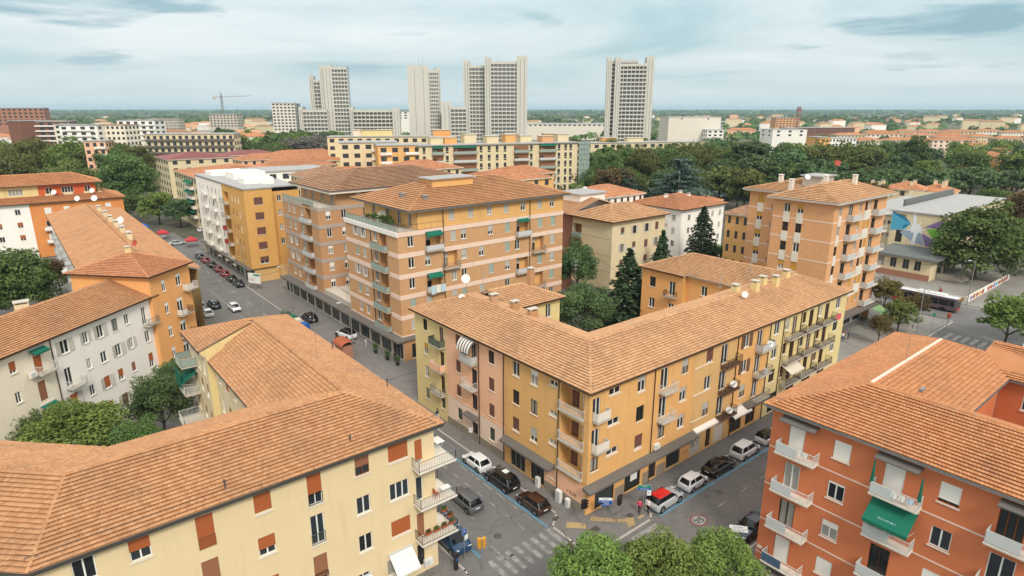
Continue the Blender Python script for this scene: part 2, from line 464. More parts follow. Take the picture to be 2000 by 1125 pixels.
def win(rt, pos, ang, w, h, fr='white_pvc', sh=None, k=1.0, side=None, sill='marble_sill', mull=1, gl='window_glass', rail=None, flat=False):
    w, h, k = round(w, 1), round(h, 1), round(k, 1)
    o = obj('window', cached(('f', w, h, fr, mull), lambda: frame_mesh(w, h, fr, mull)), rt, rel(rt, pos), ang)
    if not (sh and k >= 0.99): obj('pane', cached(('p', w, h, gl), lambda: pane_mesh(w, h, gl)), o)
    if sh: obj('roller_shutter', cached(('s', w, h, k, sh), lambda: shutter_mesh(w, h, k, sh)), o)
    if sill and not flat: obj('sill', cached(('l', w, sill), lambda: sill_mesh(w, sill)), o)
    if side:
        lw = round(w / 2, 2); me = cached(('v', lw, h, side), lambda: leaf_mesh(lw, h, side))
        a = random.uniform(0.0, 0.35)
        p = obj('shutter_leaf', me, o, (-w / 2 - 0.02, 0, 0), math.pi - 0.02 + a * 0); p.location.y = -0.064
        p = obj('shutter_leaf', me, o, (w / 2 + 0.02, 0, 0), -a)
    if rail:
        b = cached(('r', w, rail), lambda: rail_mesh([(-w / 2 + .02, -0.03), (w / 2 - .02, -0.03)], 0.95, rail, 0.12))
        obj('guard_rail', b, o)
    return o
def rail_mesh(path, h, mt, step=0.13, panel=None, plank=None):
    """bars between the points of a plan path, hand rail on top"""
    b = MB()
    for (xa, ya), (xb, yb) in zip(path, path[1:]):
        L = math.hypot(xb - xa, yb - ya); n = max(1, int(L / step))
        b.tube((xa, ya, h), (xb, yb, h), 0.028, n=4); b.tube((xa, ya, 0.08), (xb, yb, 0.08), 0.02, n=4)
        for i in range(n + 1):
            x, y = xa + (xb - xa) * i / n, ya + (yb - ya) * i / n
            b.tube((x, y, 0.02), (x, y, h), 0.028 if i in (0, n) else 0.013, n=4, cap=False)
    return b.mesh('railing', mt)
def facade(rt, p0, p1, z0, z1, mt, ops=(), deep=0.2, pal=None, name='wall', floor_trim=None):
    """outer wall from p0 to p1 (left to right seen from outside) with real openings; ops: (where, z, w, h, style)"""
    p0, p1 = Vector(p0[:2]), Vector(p1[:2]); d = (p1 - p0); L = d.length; d /= L
    ang = math.atan2(d.y, d.x); inn = Vector((-d.y, d.x))
    def uu(c):
        if abs(d.x) < 1e-4: return abs(c - p0.y)
        if abs(d.y) < 1e-4: return abs(c - p0.x)
        return c
    rects, jobs = [], []
    for op in ops:
        c, z, w_, h_ = op[:4]; st = op[4] if len(op) > 4 else None
        u = uu(c); ua, ub = max(0.05, u - w_ / 2), min(L - 0.05, u + w_ / 2)
        rects.append((ua, ub, z, z + h_)); jobs.append(((ua + ub) / 2, z, ub - ua, h_, st))
    b = MB()
    P = lambda u, z, y=0.0: (*(p0 + d * u + inn * y - Vector(rt.location[:2])), z - rt.location.z)
    us = sorted({0.0, L, *[r[0] for r in rects], *[r[1] for r in rects]}); zs = sorted({z0, z1, *[r[2] for r in rects], *[r[3] for r in rects]})
    zs = [z for z in zs if z0 <= z <= z1]
    for za, zb in zip(zs, zs[1:]):
        run = None
        for ua, ub in zip(us, us[1:]):
            um, zm = (ua + ub) / 2, (za + zb) / 2
            hole = any(r[0] < um < r[1] and r[2] < zm < r[3] for r in rects)
            if hole:
                if run is not None: b.face([P(run, za), P(ua, za), P(ua, zb), P(run, zb)]); run = None
            elif run is None: run = ua
        if run is not None: b.face([P(run, za), P(L, za), P(L, zb), P(run, zb)])
    for ua, ub, za, zb in rects:
        za, zb = max(za, z0), min(zb, z1)
        b.face([P(ua, za), P(ua, za, deep), P(ua, zb, deep), P(ua, zb)]); b.face([P(ub, za, deep), P(ub, za), P(ub, zb), P(ub, zb, deep)])
        b.face([P(ua, zb), P(ua, zb, deep), P(ub, zb, deep), P(ub, zb)]); b.face([P(ua, za, deep), P(ua, za), P(ub, za), P(ub, za, deep)])
    o = b.build(name, mt, rt)
    for u, z, w_, h_, st in jobs:
        if st == 'void': continue
        if st is None: st = pal() if pal else {}
        q = p0 + d * u
        win(rt, (q.x, q.y, z), ang, w_, h_, **st)
    return o
def band(rt, p0, p1, z0, z1, mt, proud=0.03, name='band'):
    p0, p1 = Vector(p0[:2]), Vector(p1[:2]); d = (p1 - p0).normalized(); inn = Vector((-d.y, d.x))
    b = MB(); c = (p0 + p1) / 2 - inn * (proud / 2 - 0.005) - Vector(rt.location[:2])
    b.obox(c, d * ((p1 - p0).length / 2), inn * (proud / 2 + 0.005), z0 - rt.location.z, z1 - rt.location.z)
    return b.build(name, mt, rt)
def pipe(rt, p, z0, z1, mt='gutter_copper', r=0.06):
    b = MB(); q = rel(rt, (p[0], p[1], 0)); b.tube((q[0], q[1], z0 - rt.location.z), (q[0], q[1], z1 - rt.location.z), r, n=6)
    return b.build('drainpipe', mt, rt)
def balcony(rt, p0, d, c, z, w, dep=1.1, rail='rail_grey', panel=None, pfrac=1.0, slab='concrete', h=0.95, step=0.13, over=0.0):
    """p0: facade start, d: facade direction; c: distance along it of the balcony's middle; z: top of the slab"""
    p0 = Vector(p0[:2]); d = Vector(d[:2]).normalized(); q = p0 + d * c; ang = math.atan2(d.y, d.x)
    b = MB(); b.box(-w / 2, -dep, -0.16, w / 2, 0.02, 0)
    b.box(-w / 2 - 0.03, -dep - 0.03, -0.06, w / 2 + 0.03, -dep + 0.04, 0.01)
    o = b.build('balcony', slab, rt, rel(rt, (q.x, q.y, z)), ang)
    key = ('br', round(w, 1), round(dep, 1), rail, step)
    e = 0.05
    obj('railing', cached(key, lambda: rail_mesh([(-w / 2 + e, -0.02), (-w / 2 + e, -dep + e), (w / 2 - e, -dep + e), (w / 2 - e, -0.02)], h, rail, step)), o)
    if panel:
        b = MB(); x1 = -w / 2 + e + (w - 2 * e) * pfrac
        b.box(-w / 2 + e, -dep + e - 0.05, 0.09, x1, -dep + e - 0.032, h - 0.03)
        if pfrac >= 1:
            b2 = MB(); b2.box(w / 2 - e + 0.03, -dep + e, 0.09, w / 2 - e + 0.045, -0.05, h - 0.03); b2.build('side_panel', panel, o)
        b2 = MB(); b2.box(-w / 2 + e - 0.045, -dep + e, 0.09, -w / 2 + e - 0.03, -0.05, h - 0.03); b2.build('side_panel', panel, o)
        b.build('panel', panel, o)
    return o
def awning(rt, pos, ang, w, out, drop, mt, name='awning', valance=0.18, arms=True):
    b = MB()
    t = 0.02
    b.hexa([(-w / 2, -out, -drop), (w / 2, -out, -drop), (w / 2, -0.03, -t), (-w / 2, -0.03, -t), (-w / 2, -out, -drop + t), (w / 2, -out, -drop + t), (w / 2, -0.03, 0), (-w / 2, -0.03, 0)])
    if valance: b.box(-w / 2, -out - 0.015, -drop - valance, w / 2, -out, -drop)
    o = b.build(name, mt, rt, rel(rt, pos), ang)
    b = MB(); b.box(-w / 2 - .04, -0.14, -0.02, w / 2 + .04, -0.01, 0.1); b.build('roller_case', 'panel_grey', o)
    if arms:
        for x in (-w / 2 + 0.05, w / 2 - 0.05):
            b = MB(); b.tube((x, 0, -drop * 0.9 - .5), (x, -out, -drop - 0.01), 0.018, n=4); b.build('arm', 'rail_white', o)
    return o
def ac_unit(rt, pos, ang):
    b = MB(); b.box(-0.42, -0.36, 0, 0.42, -0.03, 0.62); o = b.build('air_conditioner', 'white_paint', rt, rel(rt, pos), ang)
    b = MB(); b.tube((-0.1, -0.368, 0.31), (-0.1, -0.362, 0.31), 0.24, n=14); b.build('fan_grille', 'panel_grey', o)
    return o
def dish(name, pos, yaw, r, label, mt='dish_white', pole=0.9, group='satellite dishes'):
    o = root(name, pos, label, 'satellite dish', group)
    b = MB(); b.tube((0, 0, 0), (0, 0, pole), 0.03, n=6); b.build('mast', 'steel_grey', o)
    n = Vector((math.cos(yaw), math.sin(yaw), 0.45)).normalized(); c = Vector((0, 0, pole)) + n * 0.12
    b = MB(); b.bowl(c, n, r, 0.3, 18); b.build('reflector', mt, o, smooth=True)
    b = MB(); tip = c + n * r * 0.9; b.tube(c - Vector((0, 0, r * .9)) + n * 0.05, tip, 0.015, n=4); b.tube(tip - n * 0.05, tip + n * .08, 0.04, n=6); b.build('feed_arm', 'panel_grey', o)
    return o
def aerial(pos, h, label, yaw=0.6, arms=3):
    o = root('tv_aerial', pos, label, 'aerial', 'television aerials on the roofs')
    b = MB(); b.tube((0, 0, -0.3), (0, 0, h), 0.025, 0.016, n=5); b.build('mast', 'steel_grey', o)
    ca, sa = math.cos(yaw), math.sin(yaw)
    for k in range(arms):
        z = h - 0.15 - 0.55 * k; L = 1.1 - 0.2 * k
        b = MB(); b.tube((-ca * .3, -sa * .3, z), (ca * L, sa * L, z), 0.012, n=4)
        for i in range(6):
            t = -0.2 + (L + .1) * i / 5; q = (ca * t, sa * t); e = 0.32 - 0.03 * i
            b.tube((q[0] - sa * e, q[1] + ca * e, z), (q[0] + sa * e, q[1] - ca * e, z), 0.008, n=3)
        b.build('antenna', 'steel_grey', o)
    return o

# ---------------------------------------------------------------- roofs
CF = Vector((math.cos(R(CAM_YAW)) * math.cos(R(CAM_PITCH)), math.sin(R(CAM_YAW)) * math.cos(R(CAM_PITCH)), -math.sin(R(CAM_PITCH))))
CR = Vector((math.sin(R(CAM_YAW)), -math.cos(R(CAM_YAW)), 0)); CU = CR.cross(CF)
def seen(p):
    v = Vector(p) - Vector((0, 0, CAM_H)); dd = v.dot(CF)
    return dd > 1 and abs(v.dot(CR) / dd) < 0.83 and abs(v.dot(CU) / dd) < 0.47
TILE1 = {}
def tile_shape(w, h, lift, arch):
    """one interlocking tile: raised roll on its left third, front lip"""
    x = [-w / 2, -w / 6, w / 6, w / 2] if arch else [-w / 2, w / 2]
    zt = [0.0, arch, arch * .35, 0.0] if arch else [0, 0]
    return x, zt
def lay_tiles(rf, planes, mt, tw=0.25, th=0.36, lift=0.14, arch=0.022, single=0, run=1, org=None):
    org = org or Vector((0, 0, 0))
    V, F, T = [], [], []
    lots = []
    for poly in planes:
        P3 = [Vector(p) for p in poly]
        e = (P3[1] - P3[0]).normalized()
        n = Vector((0, 0, 0))
        for i in range(1, len(P3) - 1): n += (P3[i] - P3[0]).cross(P3[i + 1] - P3[0])
        n.normalize()
        if n.z < 0: n = -n
        s = n.cross(e).normalized()
        if s.z < 0: s = -s
        q = [((p - P3[0]).dot(e), (p - P3[0]).dot(s)) for p in P3]
        smax = max(y for _, y in q); rows = max(1, round(smax / th)); hh = smax / rows
        for r_ in range(rows):
            ym = (r_ + 0.5) * hh; xs = []
            for (xa, ya), (xb, yb) in zip(q, q[1:] + q[:1]):
                if (ya - ym) * (yb - ym) < 0: xs.append(xa + (xb - xa) * (ym - ya) / (yb - ya))
            xs.sort()
            for a, b in zip(xs[::2], xs[1::2]):
                k = max(1, round((b - a) / tw)); ww = (b - a) / k
                off = 0.0
                for i in range(k):
                    c = P3[0] + e * (a + (i + 0.5) * ww) + s * (r_ * hh)
                    lots.append((c, e, s, n, ww, hh))
    keep = set()
    if single:
        vis = [(-(l[0] - Vector((0, 0, CAM_H))).length, i) for i, l in enumerate(lots) if seen(l[0])]
        vis.sort(reverse=True)
        keep = {i for _, i in vis[:single]}
        x, zt = tile_shape(1.0, 1.0, lift, arch)
        me = MB(); ov = 1.12
        for j in range(len(x) - 1):
            me.face([(x[j], -0.03, lift + zt[j]), (x[j + 1], -0.03, lift + zt[j + 1]), (x[j + 1], ov, 0.006 + zt[j + 1]), (x[j], ov, 0.006 + zt[j])])
            me.face([(x[j], -0.03, lift - .028), (x[j + 1], -0.03, lift - .028), (x[j + 1], -0.03, lift + zt[j + 1]), (x[j], -0.03, lift + zt[j])])
        me = me.mesh('tile', mt)
        for i in sorted(keep):
            c, e, s, n, ww, hh = lots[i]
            o = obj('tile', me, rf)
            M = Matrix((( e.x * ww, s.x * hh, n.x, c.x - org.x), (e.y * ww, s.y * hh, n.y, c.y - org.y), (e.z * ww, s.z * hh, n.z, c.z - org.z), (0, 0, 0, 1)))
            o.matrix_local = M
    cnt = 0
    for i, (c, e, s, n, ww, hh) in enumerate(lots):
        if i in keep: continue
        x, zt = tile_shape(ww * 0.985, hh, lift, arch); m_ = len(x)
        tn = random.random(); k = len(V); c = c - org; jit = random.uniform(-0.006, 0.008)
        lo = c - s * 0.05
        hi = c + s * (hh * 1.1)
        for j in range(m_): V.append(lo + e * x[j] + n * (lift + zt[j] + jit))
        for j in range(m_): V.append(hi + e * x[j] + n * (0.012 + zt[j]))
        V.append(lo + e * x[0] + n * (lift - .028)); V.append(lo + e * x[-1] + n * (lift - .028))
        for j in range(m_ - 1): F.append((k + j, k + j + 1, k + m_ + j + 1, k + m_ + j)); T.append(tn)
        F.append((k + 2 * m_, k + 2 * m_ + 1) + tuple(k + j for j in range(m_ - 1, -1, -1))); T.append(tn)
    if F:
        me = bpy.data.meshes.new('roof_tiles'); me.from_pydata([tuple(v) for v in V], [], F); me.materials.append(MATS[mt])
        at = me.attributes.new('tone', 'FLOAT', 'FACE'); at.data.foreach_set('value', T); me.update()
        stuff(obj('roof_tiles', me, rf))
def roof(rt, planes, mt, caps=(), eaves=(), tw=0.25, th=0.36, arch=0.022, single=0, thick=0.14, gut='gutter_metal', soffit='concrete', capmat=None, guard=None, lift=0.14, fascia=None):
    """tiled roof from 3-D polygons (first two points = eave edge), ridge and hip caps, gutters"""
    org = Vector(rt.location)
    b = MB()
    for poly in planes:
        P3 = [Vector(p) - org for p in poly]; n = Vector((0, 0, 0))
        for i in range(1, len(P3) - 1): n += (P3[i] - P3[0]).cross(P3[i + 1] - P3[0])
        if n.z < 0: P3 = P3[:1] + P3[:0:-1]
        b.face([p - Vector((0, 0, 0.012)) for p in P3], 0)
        b.face([p - Vector((0, 0, thick)) for p in reversed(P3)], 1)
        for a, c in zip(P3, P3[1:] + P3[:1]):
            b.face([a - Vector((0, 0, thick)), c - Vector((0, 0, thick)), c - Vector((0, 0, 0.012)), a - Vector((0, 0, 0.012))], 1)
    rf = b.build('roof', [mt, soffit], rt)
    lay_tiles(rf, planes, mt, tw, th, arch=arch, single=single, org=org, lift=lift)
    if caps:
        b = MB()
        for p, q in caps:
            p = Vector(p) - org; q = Vector(q) - org; L = (q - p).length; n = max(1, int(L / 0.42)); d = (q - p).normalized()
            side = Vector((-d.y, d.x, 0)).normalized(); up = side.cross(d) if side.cross(d).z > 0 else -side.cross(d)
            for i in range(n):
                a = p + d * (L * i / n - 0.03); c = p + d * (L * (i + 1) / n)
                tn = random.random(); rad0, rad1 = 0.15, 0.125
                ring = lambda o_, r_: [o_ + side * (math.cos(t) * r_) + up * (math.sin(t) * r_ * 0.85 + 0.01) for t in (0.0, 0.8, 1.57, 2.34, math.pi)]
                ra, rc = ring(a, rad0), ring(c, rad1)
                for j in range(4): b.face([ra[j + 1], ra[j], rc[j], rc[j + 1]], 0, tn)
        b.tone = True
        stuff(b.build('ridge_tiles', capmat or mt, rf))
    for p, q in eaves:
        p = Vector(p) - org; q = Vector(q) - org; d = (q - p).normalized(); out = Vector((d.y, -d.x, 0))
        b = MB(); t = 0.012
        # half-round gutter as an open channel
        prof = [(0.02, -0.01), (0.03, -0.10), (0.09, -0.15), (0.15, -0.10), (0.165, 0.0), (0.15, 0.0), (0.138, -0.09), (0.09, -0.13), (0.042, -0.09), (0.035, -0.01)]
        A = [p + out * x + Vector((0, 0, z)) for x, z in prof]; B_ = [q + out * x + Vector((0, 0, z)) for x, z in prof]
        for j in range(len(prof)):
            k = (j + 1) % len(prof); b.face([A[j], B_[j], B_[k], A[k]])
        b.face(A[::-1]); b.face(B_)
        b.build('gutter', gut, rf)
        if fascia:
            b = MB(); b.obox(((p + q) / 2 - out * 0.02).xy, d.xy * ((q - p).length / 2), out.xy * 0.03, p.z - fascia[1], p.z - 0.015); b.build('fascia', fascia[0], rf)
        if guard:
            # snow guard: a thin rail on brackets two rows up the slope
            inn = -out; sl_ = guard; b = MB(); L = (q - p).length
            o_ = inn * 0.95 + Vector((0, 0, 0.95 * sl_ + 0.12))
            b.tube(p + o_, q + o_, 0.02, n=4)
            for i in range(int(L / 1.3) + 1):
                c = p + d * min(L, i * 1.3); b.tube(c + inn * .85 + Vector((0, 0, .85 * sl_)), c + o_, 0.02, n=4)
            b.build('snow_guard', 'gutter_metal', rf)
    return rf
def hip(x0, x1, y0, y1, z, rise, ends='hh', axis=None):
    """planes, caps and eaves of a hip (h), gable (g) or butted (g) roof on a rectangle"""
    if axis is None: axis = 'x' if (x1 - x0) >= (y1 - y0) else 'y'
    pl, caps, eav = [], [], []
    zr = z + rise
    if axis == 'x':
        yc = (y0 + y1) / 2; hw = (y1 - y0) / 2
        a = x0 + (hw if ends[0] == 'h' else 0); b = x1 - (hw if ends[1] == 'h' else 0)
        pl += [[(x0, y0, z), (x1, y0, z), (b, yc, zr), (a, yc, zr)], [(x1, y1, z), (x0, y1, z), (a, yc, zr), (b, yc, zr)]]
        eav += [((x0, y0, z), (x1, y0, z)), ((x1, y1, z), (x0, y1, z))]
        if b > a: caps.append(((a, yc, zr), (b, yc, zr)))
        if ends[0] == 'h':
            pl.append([(x0, y1, z), (x0, y0, z), (a, yc, zr)]); caps += [((x0, y0, z), (a, yc, zr)), ((x0, y1, z), (a, yc, zr))]; eav.append(((x0, y1, z), (x0, y0, z)))
        if ends[1] == 'h':
            pl.append([(x1, y0, z), (x1, y1, z), (b, yc, zr)]); caps += [((x1, y0, z), (b, yc, zr)), ((x1, y1, z), (b, yc, zr))]; eav.append(((x1, y0, z), (x1, y1, z)))
    else:
        xc = (x0 + x1) / 2; hw = (x1 - x0) / 2
        a = y0 + (hw if ends[0] == 'h' else 0); b = y1 - (hw if ends[1] == 'h' else 0)
        pl += [[(x0, y1, z), (x0, y0, z), (xc, a, zr), (xc, b, zr)], [(x1, y0, z), (x1, y1, z), (xc, b, zr), (xc, a, zr)]]
        eav += [((x0, y1, z), (x0, y0, z)), ((x1, y0, z), (x1, y1, z))]
        if b > a: caps.append(((xc, a, zr), (xc, b, zr)))
        if ends[0] == 'h':
            pl.append([(x0, y0, z), (x1, y0, z), (xc, a, zr)]); caps += [((x0, y0, z), (xc, a, zr)), ((x1, y0, z), (xc, a, zr))]; eav.append(((x0, y0, z), (x1, y0, z)))
        if ends[1] == 'h':
            pl.append([(x1, y1, z), (x0, y1, z), (xc, b, zr)]); caps += [((x0, y1, z), (xc, b, zr)), ((x1, y1, z), (xc, b, zr))]; eav.append(((x1, y1, z), (x0, y1, z)))
    return pl, caps, eav
def chimney(rt, p, w, d, h, mt='render_yellow', pots=2, cap='concrete'):
    q = rel(rt, p)
    b = MB(); b.box(-w / 2, -d / 2, -0.6, w / 2, d / 2, h); o = b.build('chimney', mt, rt, q)
    b = MB()
    b.box(-w / 2 - .07, -d / 2 - .07, h + .24, w / 2 + .07, d / 2 + .07, h + .32)
    for sx in (-1, 1):
        for sy in (-1, 1): b.box(sx * (w / 2 - .07) - .06, sy * (d / 2 - .07) - .06, h, sx * (w / 2 - .07) + .06, sy * (d / 2 - .07) + .06, h + .24)
    b.build('chimney_cap', cap, o)
    return o

# ---------------------------------------------------------------- ground, roads, pavements
ground('asphalt', (0.130, 0.127, 0.123), (0.174, 0.168, 0.165), 0.9, (0.193, 0.186, 0.181), 0.11)
ground('asphalt_far', (0.144, 0.141, 0.141), (0.193, 0.188, 0.184), 0.5, (0.159, 0.155, 0.151), 0.08)
ground('paving', (0.159, 0.151, 0.144), (0.217, 0.205, 0.196), 1.1, (0.183, 0.171, 0.164), 0.2)
ground('paving_light', (0.24, 0.225, 0.205), (0.32, 0.30, 0.275), 0.8, (0.20, 0.19, 0.175), 0.12)
ground('yard', (0.09, 0.085, 0.07), (0.15, 0.14, 0.115), 0.6, (0.05, 0.065, 0.035), 0.1, cracks=0.0)
ground('plain', (0.05, 0.075, 0.035), (0.11, 0.115, 0.06), 0.004, (0.19, 0.17, 0.12), 0.0016, cracks=0.0)
simple('kerb_stone', (176, 170, 162), 0.8)
m_, t_, b_ = mk('road_paint')
n_ = pos_noise(t_, 1.3, 6, 0.62); r_ = tramp(t_, n_.outputs[0], [(0.38, (0.17, 0.166, 0.163)), (0.72, (0.41, 0.40, 0.39))]); lk(t_, r_.outputs[0], b_.inputs['Base Color']); b_.inputs['Roughness'].default_value = 0.8
m_, t_, b_ = mk('road_paint_blue')
n_ = pos_noise(t_, 2.5, 5, 0.75); r_ = tramp(t_, n_.outputs[0], [(0.36, (0.12, 0.13, 0.14)), (0.55, (0.11, 0.29, 0.42))]); lk(t_, r_.outputs[0], b_.inputs['Base Color']); b_.inputs['Roughness'].default_value = 0.8
simple('paint_red_road', (112, 70, 66), 0.8)
ground('tactile_yellow', (0.40, 0.28, 0.13), (0.50, 0.37, 0.19), 1.5, (0.33, 0.25, 0.15), 0.6)

def sheet(name, pts, z, mt, kind='structure', parent=None):
    b = MB(); b.face([(x, y, z) for x, y in pts]); o = b.build(name, mt, parent)
    if kind: o['kind'] = kind
    return o
def rect(x0, y0, x1, y1): return [(x0, y0), (x1, y0), (x1, y1), (x0, y1)]
sheet('ground', rect(-26000, -26000, 26000, 26000), -0.06, 'plain')
sheet('yard_ground', rect(-140, -60, 420, 330), -0.03, 'yard')
ROAD = sheet('road', rect(24, -40, 39.5, 72), 0.0, 'asphalt'); ROAD.name = 'avenue_road'
sheet('avenue_road', rect(24, 72, 41.5, 232), 0.0, 'asphalt_far')
sheet('shop_street_road', rect(22, 22.0, 152, 36.2), 0.004, 'asphalt')
sheet('cross_street_road', rect(140.5, -60, 152.2, 92), 0.008, 'asphalt_far')
sheet('cross_street_road', rect(-60, 198, 140, 214), 0.008, 'asphalt_far')

def slab(name, pts, top, mt, kerb=True, skip=()):
    """raised pavement with kerb stones along its edges"""
    b = MB(); n = len(pts)
    b.face([(x, y, top) for x, y in pts])
    for i in range(n):
        a, c = pts[i], pts[(i + 1) % n]; b.face([(*a, -0.05), (*c, -0.05), (*c, top), (*a, top)])
    o = structure(b.build(name, mt))
    if kerb:
        for i in range(n):
            if i in skip: continue
            a, c = Vector(pts[i]), Vector(pts[(i + 1) % n]); d = (c - a).normalized(); inn = Vector((-d.y, d.x))
            b = MB(); b.obox((a + c) / 2 + inn * 0.05, d * ((c - a).length / 2 + 0.1), inn * 0.1, -0.04, top + 0.006); b.build('kerb', 'kerb_stone', o)
    return o
def arc(cx, cy, r, a0, a1, n=6): return [(cx + r * math.cos(R(a0 + (a1 - a0) * i / n)), cy + r * math.sin(R(a0 + (a1 - a0) * i / n))) for i in range(n + 1)]
# pavement round the yellow corner building: bulb-outs at the crossing
PAV_C = slab('pavement', [(38.1, 80), (38.1, 39.9), (37.2, 39.2), (36.35, 38.6)] + arc(38.6, 35.4, 2.3, 172, 262, 6) + [(45.0, 33.15), (45.9, 33.9), (46.1, 35.1), (139, 35.1), (139.6, 35.6), (139.6, 80)], 0.12, 'paving', skip=(16, 15))
PAV_D = slab('pavement', [(39.8, 80.2), (139.6, 80.2), (139.6, 196), (41.5, 196), (39.8, 194)], 0.10, 'paving', skip=(0, 1, 2))
PAV_A = slab('pavement', [(-90, 196), (-90, 37.0)] + [(24.2, 37.0)] + arc(24.2, 39.0, 2.0, -90, 0, 5) + [(26.2, 44), (26.2, 196)], 0.12, 'paving', skip=(0, 1, 9))
PAV_B = slab('pavement', [(46.6, -60), (124, -60), (124, 24.6), (48.0, 24.6), (47.0, 24.2), (46.6, 23.4)], 0.12, 'paving', skip=(0,))
PAV_S = slab('pavement', [(152.2, -60), (420, -60), (420, 90), (152.2, 90)], 0.12, 'paving', skip=(0, 1, 2))
ISL = slab('traffic_island', [(24.5, 26.5), (33.5, 17.5), (38.5, 17.0), (37.0, 21.0), (28.5, 28.2), (25.5, 28.4)], 0.14, 'paving')
sheet('school_yard', rect(154, -10, 200, 62), 0.126, 'paving_light')
sheet('corner_plaza', rect(98, 35.6, 139, 46), 0.126, 'paving_light')

PZ = 0.012
def mark(name, pts, mt='road_paint', z=PZ):
    b = MB(); b.face([(x, y, z) for x, y in pts]); return b.build(name, mt, ROAD)
for i in range(8):          # zebra over the avenue
    x = 28.4 + i * 1.02
    mark('crossing_stripe', rect(x, 35.9, x + 0.5, 38.7))
for i in range(6):          # zebra over the shop street
    y = 32.6 - i * 1.25
    mark('crossing_stripe', rect(41.2, y - 0.55, 44.9, y))
for i in range(6):          # far zebra by the plaza
    y = 33.4 - i * 1.35
    mark('crossing_stripe', rect(127.5, y - 0.7, 131.5, y))
y = 40.2
while y < 196:
    mark('lane_dash', rect(34.0, y, 34.13, y + 1.0)); mark('parking_dash', rect(35.55, y + .4, 35.68, y + 1.9))
    y += 2.3 if y < 72 else 6.0
mark('centre_line', rect(31.0, 44.6, 31.14, 72)); mark('centre_line', rect(32.3, 80, 32.45, 150)); mark('centre_line', rect(29.0, 150, 29.15, 196))
mark('parking_line', rect(35.95, 38.9, 36.25, 78), 'road_paint_blue'); mark('parking_line', rect(28.15, 39.6, 28.45, 78), 'road_paint_blue')
mark('parking_line', rect(46.1, 32.85, 100, 33.15), 'road_paint_blue'); mark('parking_line', rect(50, 26.95, 100, 27.2), 'road_paint_blue')
for k in range(9): mark('parking_line', rect(36.25, 41.2 + 5.2 * k, 38.0, 41.32 + 5.2 * k), 'road_paint_blue')
for k in range(10): mark('parking_line', rect(46.2 + 5.2 * k, 33.15, 46.32 + 5.2 * k, 35.0), 'road_paint_blue')
x = 52.0
while x < 124:
    mark('lane_dash', rect(x, 30.1, x + 1.6, 30.23)); x += 4.2
mark('edge_line', rect(106, 26.0, 128, 26.15)); mark('edge_line', rect(104, 31.5, 126, 31.66))
for k in range(8):           # hatched arrows and worn boxes on the avenue
    yy = 100 + k * 11; mark('lane_arrow', [(36.2, yy), (36.5, yy), (36.5, yy + 2.2), (36.75, yy + 2.2), (36.35, yy + 3.4), (35.95, yy + 2.2), (36.2, yy + 2.2)])
for k in range(5):
    yy = 118 + k * 13; mark('bay_line', [(34.5, yy), (37.5, yy + 2.5), (37.5, yy + 2.7), (34.5, yy + 0.2)])
# painted outline and box junction traces
mark('worn_box', rect(29.9, 37.9, 30.05, 40.3)); mark('worn_box', rect(29.9, 37.9, 31.0, 38.05))
# 30 roundel
def ring(cx, cy, rx, ry, k, n=36):
    b = MB()
    for i in range(n):
        a, c = 2 * math.pi * i / n, 2 * math.pi * (i + 1) / n
        b.face([(cx + rx * math.cos(a), cy + ry * math.sin(a), PZ + .002), (cx + rx * math.cos(c), cy + ry * math.sin(c), PZ + .002),
                (cx + rx * k * math.cos(c), cy + ry * k * math.sin(c), PZ + .002), (cx + rx * k * math.cos(a), cy + ry * k * math.sin(a), PZ + .002)])
    return b
b = MB(); b.face([(48.7 + 1.08 * math.cos(2 * math.pi * i / 36), 30.1 + 0.86 * math.sin(2 * math.pi * i / 36), PZ) for i in range(36)])
rd = b.build('speed_limit_roundel', 'road_paint', ROAD)
ring(48.7, 30.1, 1.06, 0.845, 0.80).build('roundel_border', 'paint_red_road', rd)
def scrawl_mesh(n, size, mt):
    """lettering too small to read in the photograph: a row of plain strokes"""
    r = random.Random(n * 7 + int(size * 100)); b = MB(); w_ = size * .62; t = size * .11; x = -n * w_ / 2
    for k in range(n):
        h = size * r.uniform(.55, .75); z = -.36 * size
        for q in range(r.choice((1, 2, 2))): u = x + w_ * (.12 + .5 * q); b.face([(u, z, 0), (u + t, z, 0), (u + t, z + h, 0), (u, z + h, 0)])
        v = z + h * r.choice((.0, .45, .85)); b.face([(x + w_ * .12, v, .001), (x + w_ * .75, v, .001), (x + w_ * .75, v + t, .001), (x + w_ * .12, v + t, .001)])
        x += w_
    return b.mesh('lettering', mt)
def text_mesh(body, size, mt, extrude=0.0, xs=1.0):
    if isinstance(body, int): return scrawl_mesh(body, size, mt)
    cu = bpy.data.curves.new('lettering', 'FONT'); cu.body = body; cu.size = size; cu.align_x = 'CENTER'; cu.align_y = 'CENTER'; cu.extrude = extrude
    tmp = bpy.data.objects.new('lettering', cu); COL.objects.link(tmp)
    dg = bpy.context.evaluated_depsgraph_get(); me = bpy.data.meshes.new_from_object(tmp.evaluated_get(dg))
    bpy.data.objects.remove(tmp); me.materials.clear(); me.materials.append(MATS[mt])
    return me
me = text_mesh('30', 1.05, 'black_plastic')
o = obj('lettering', me, rd, (48.66, 30.1, PZ + 0.004), R(-90)); o.scale = (0.85, 1.25, 1)
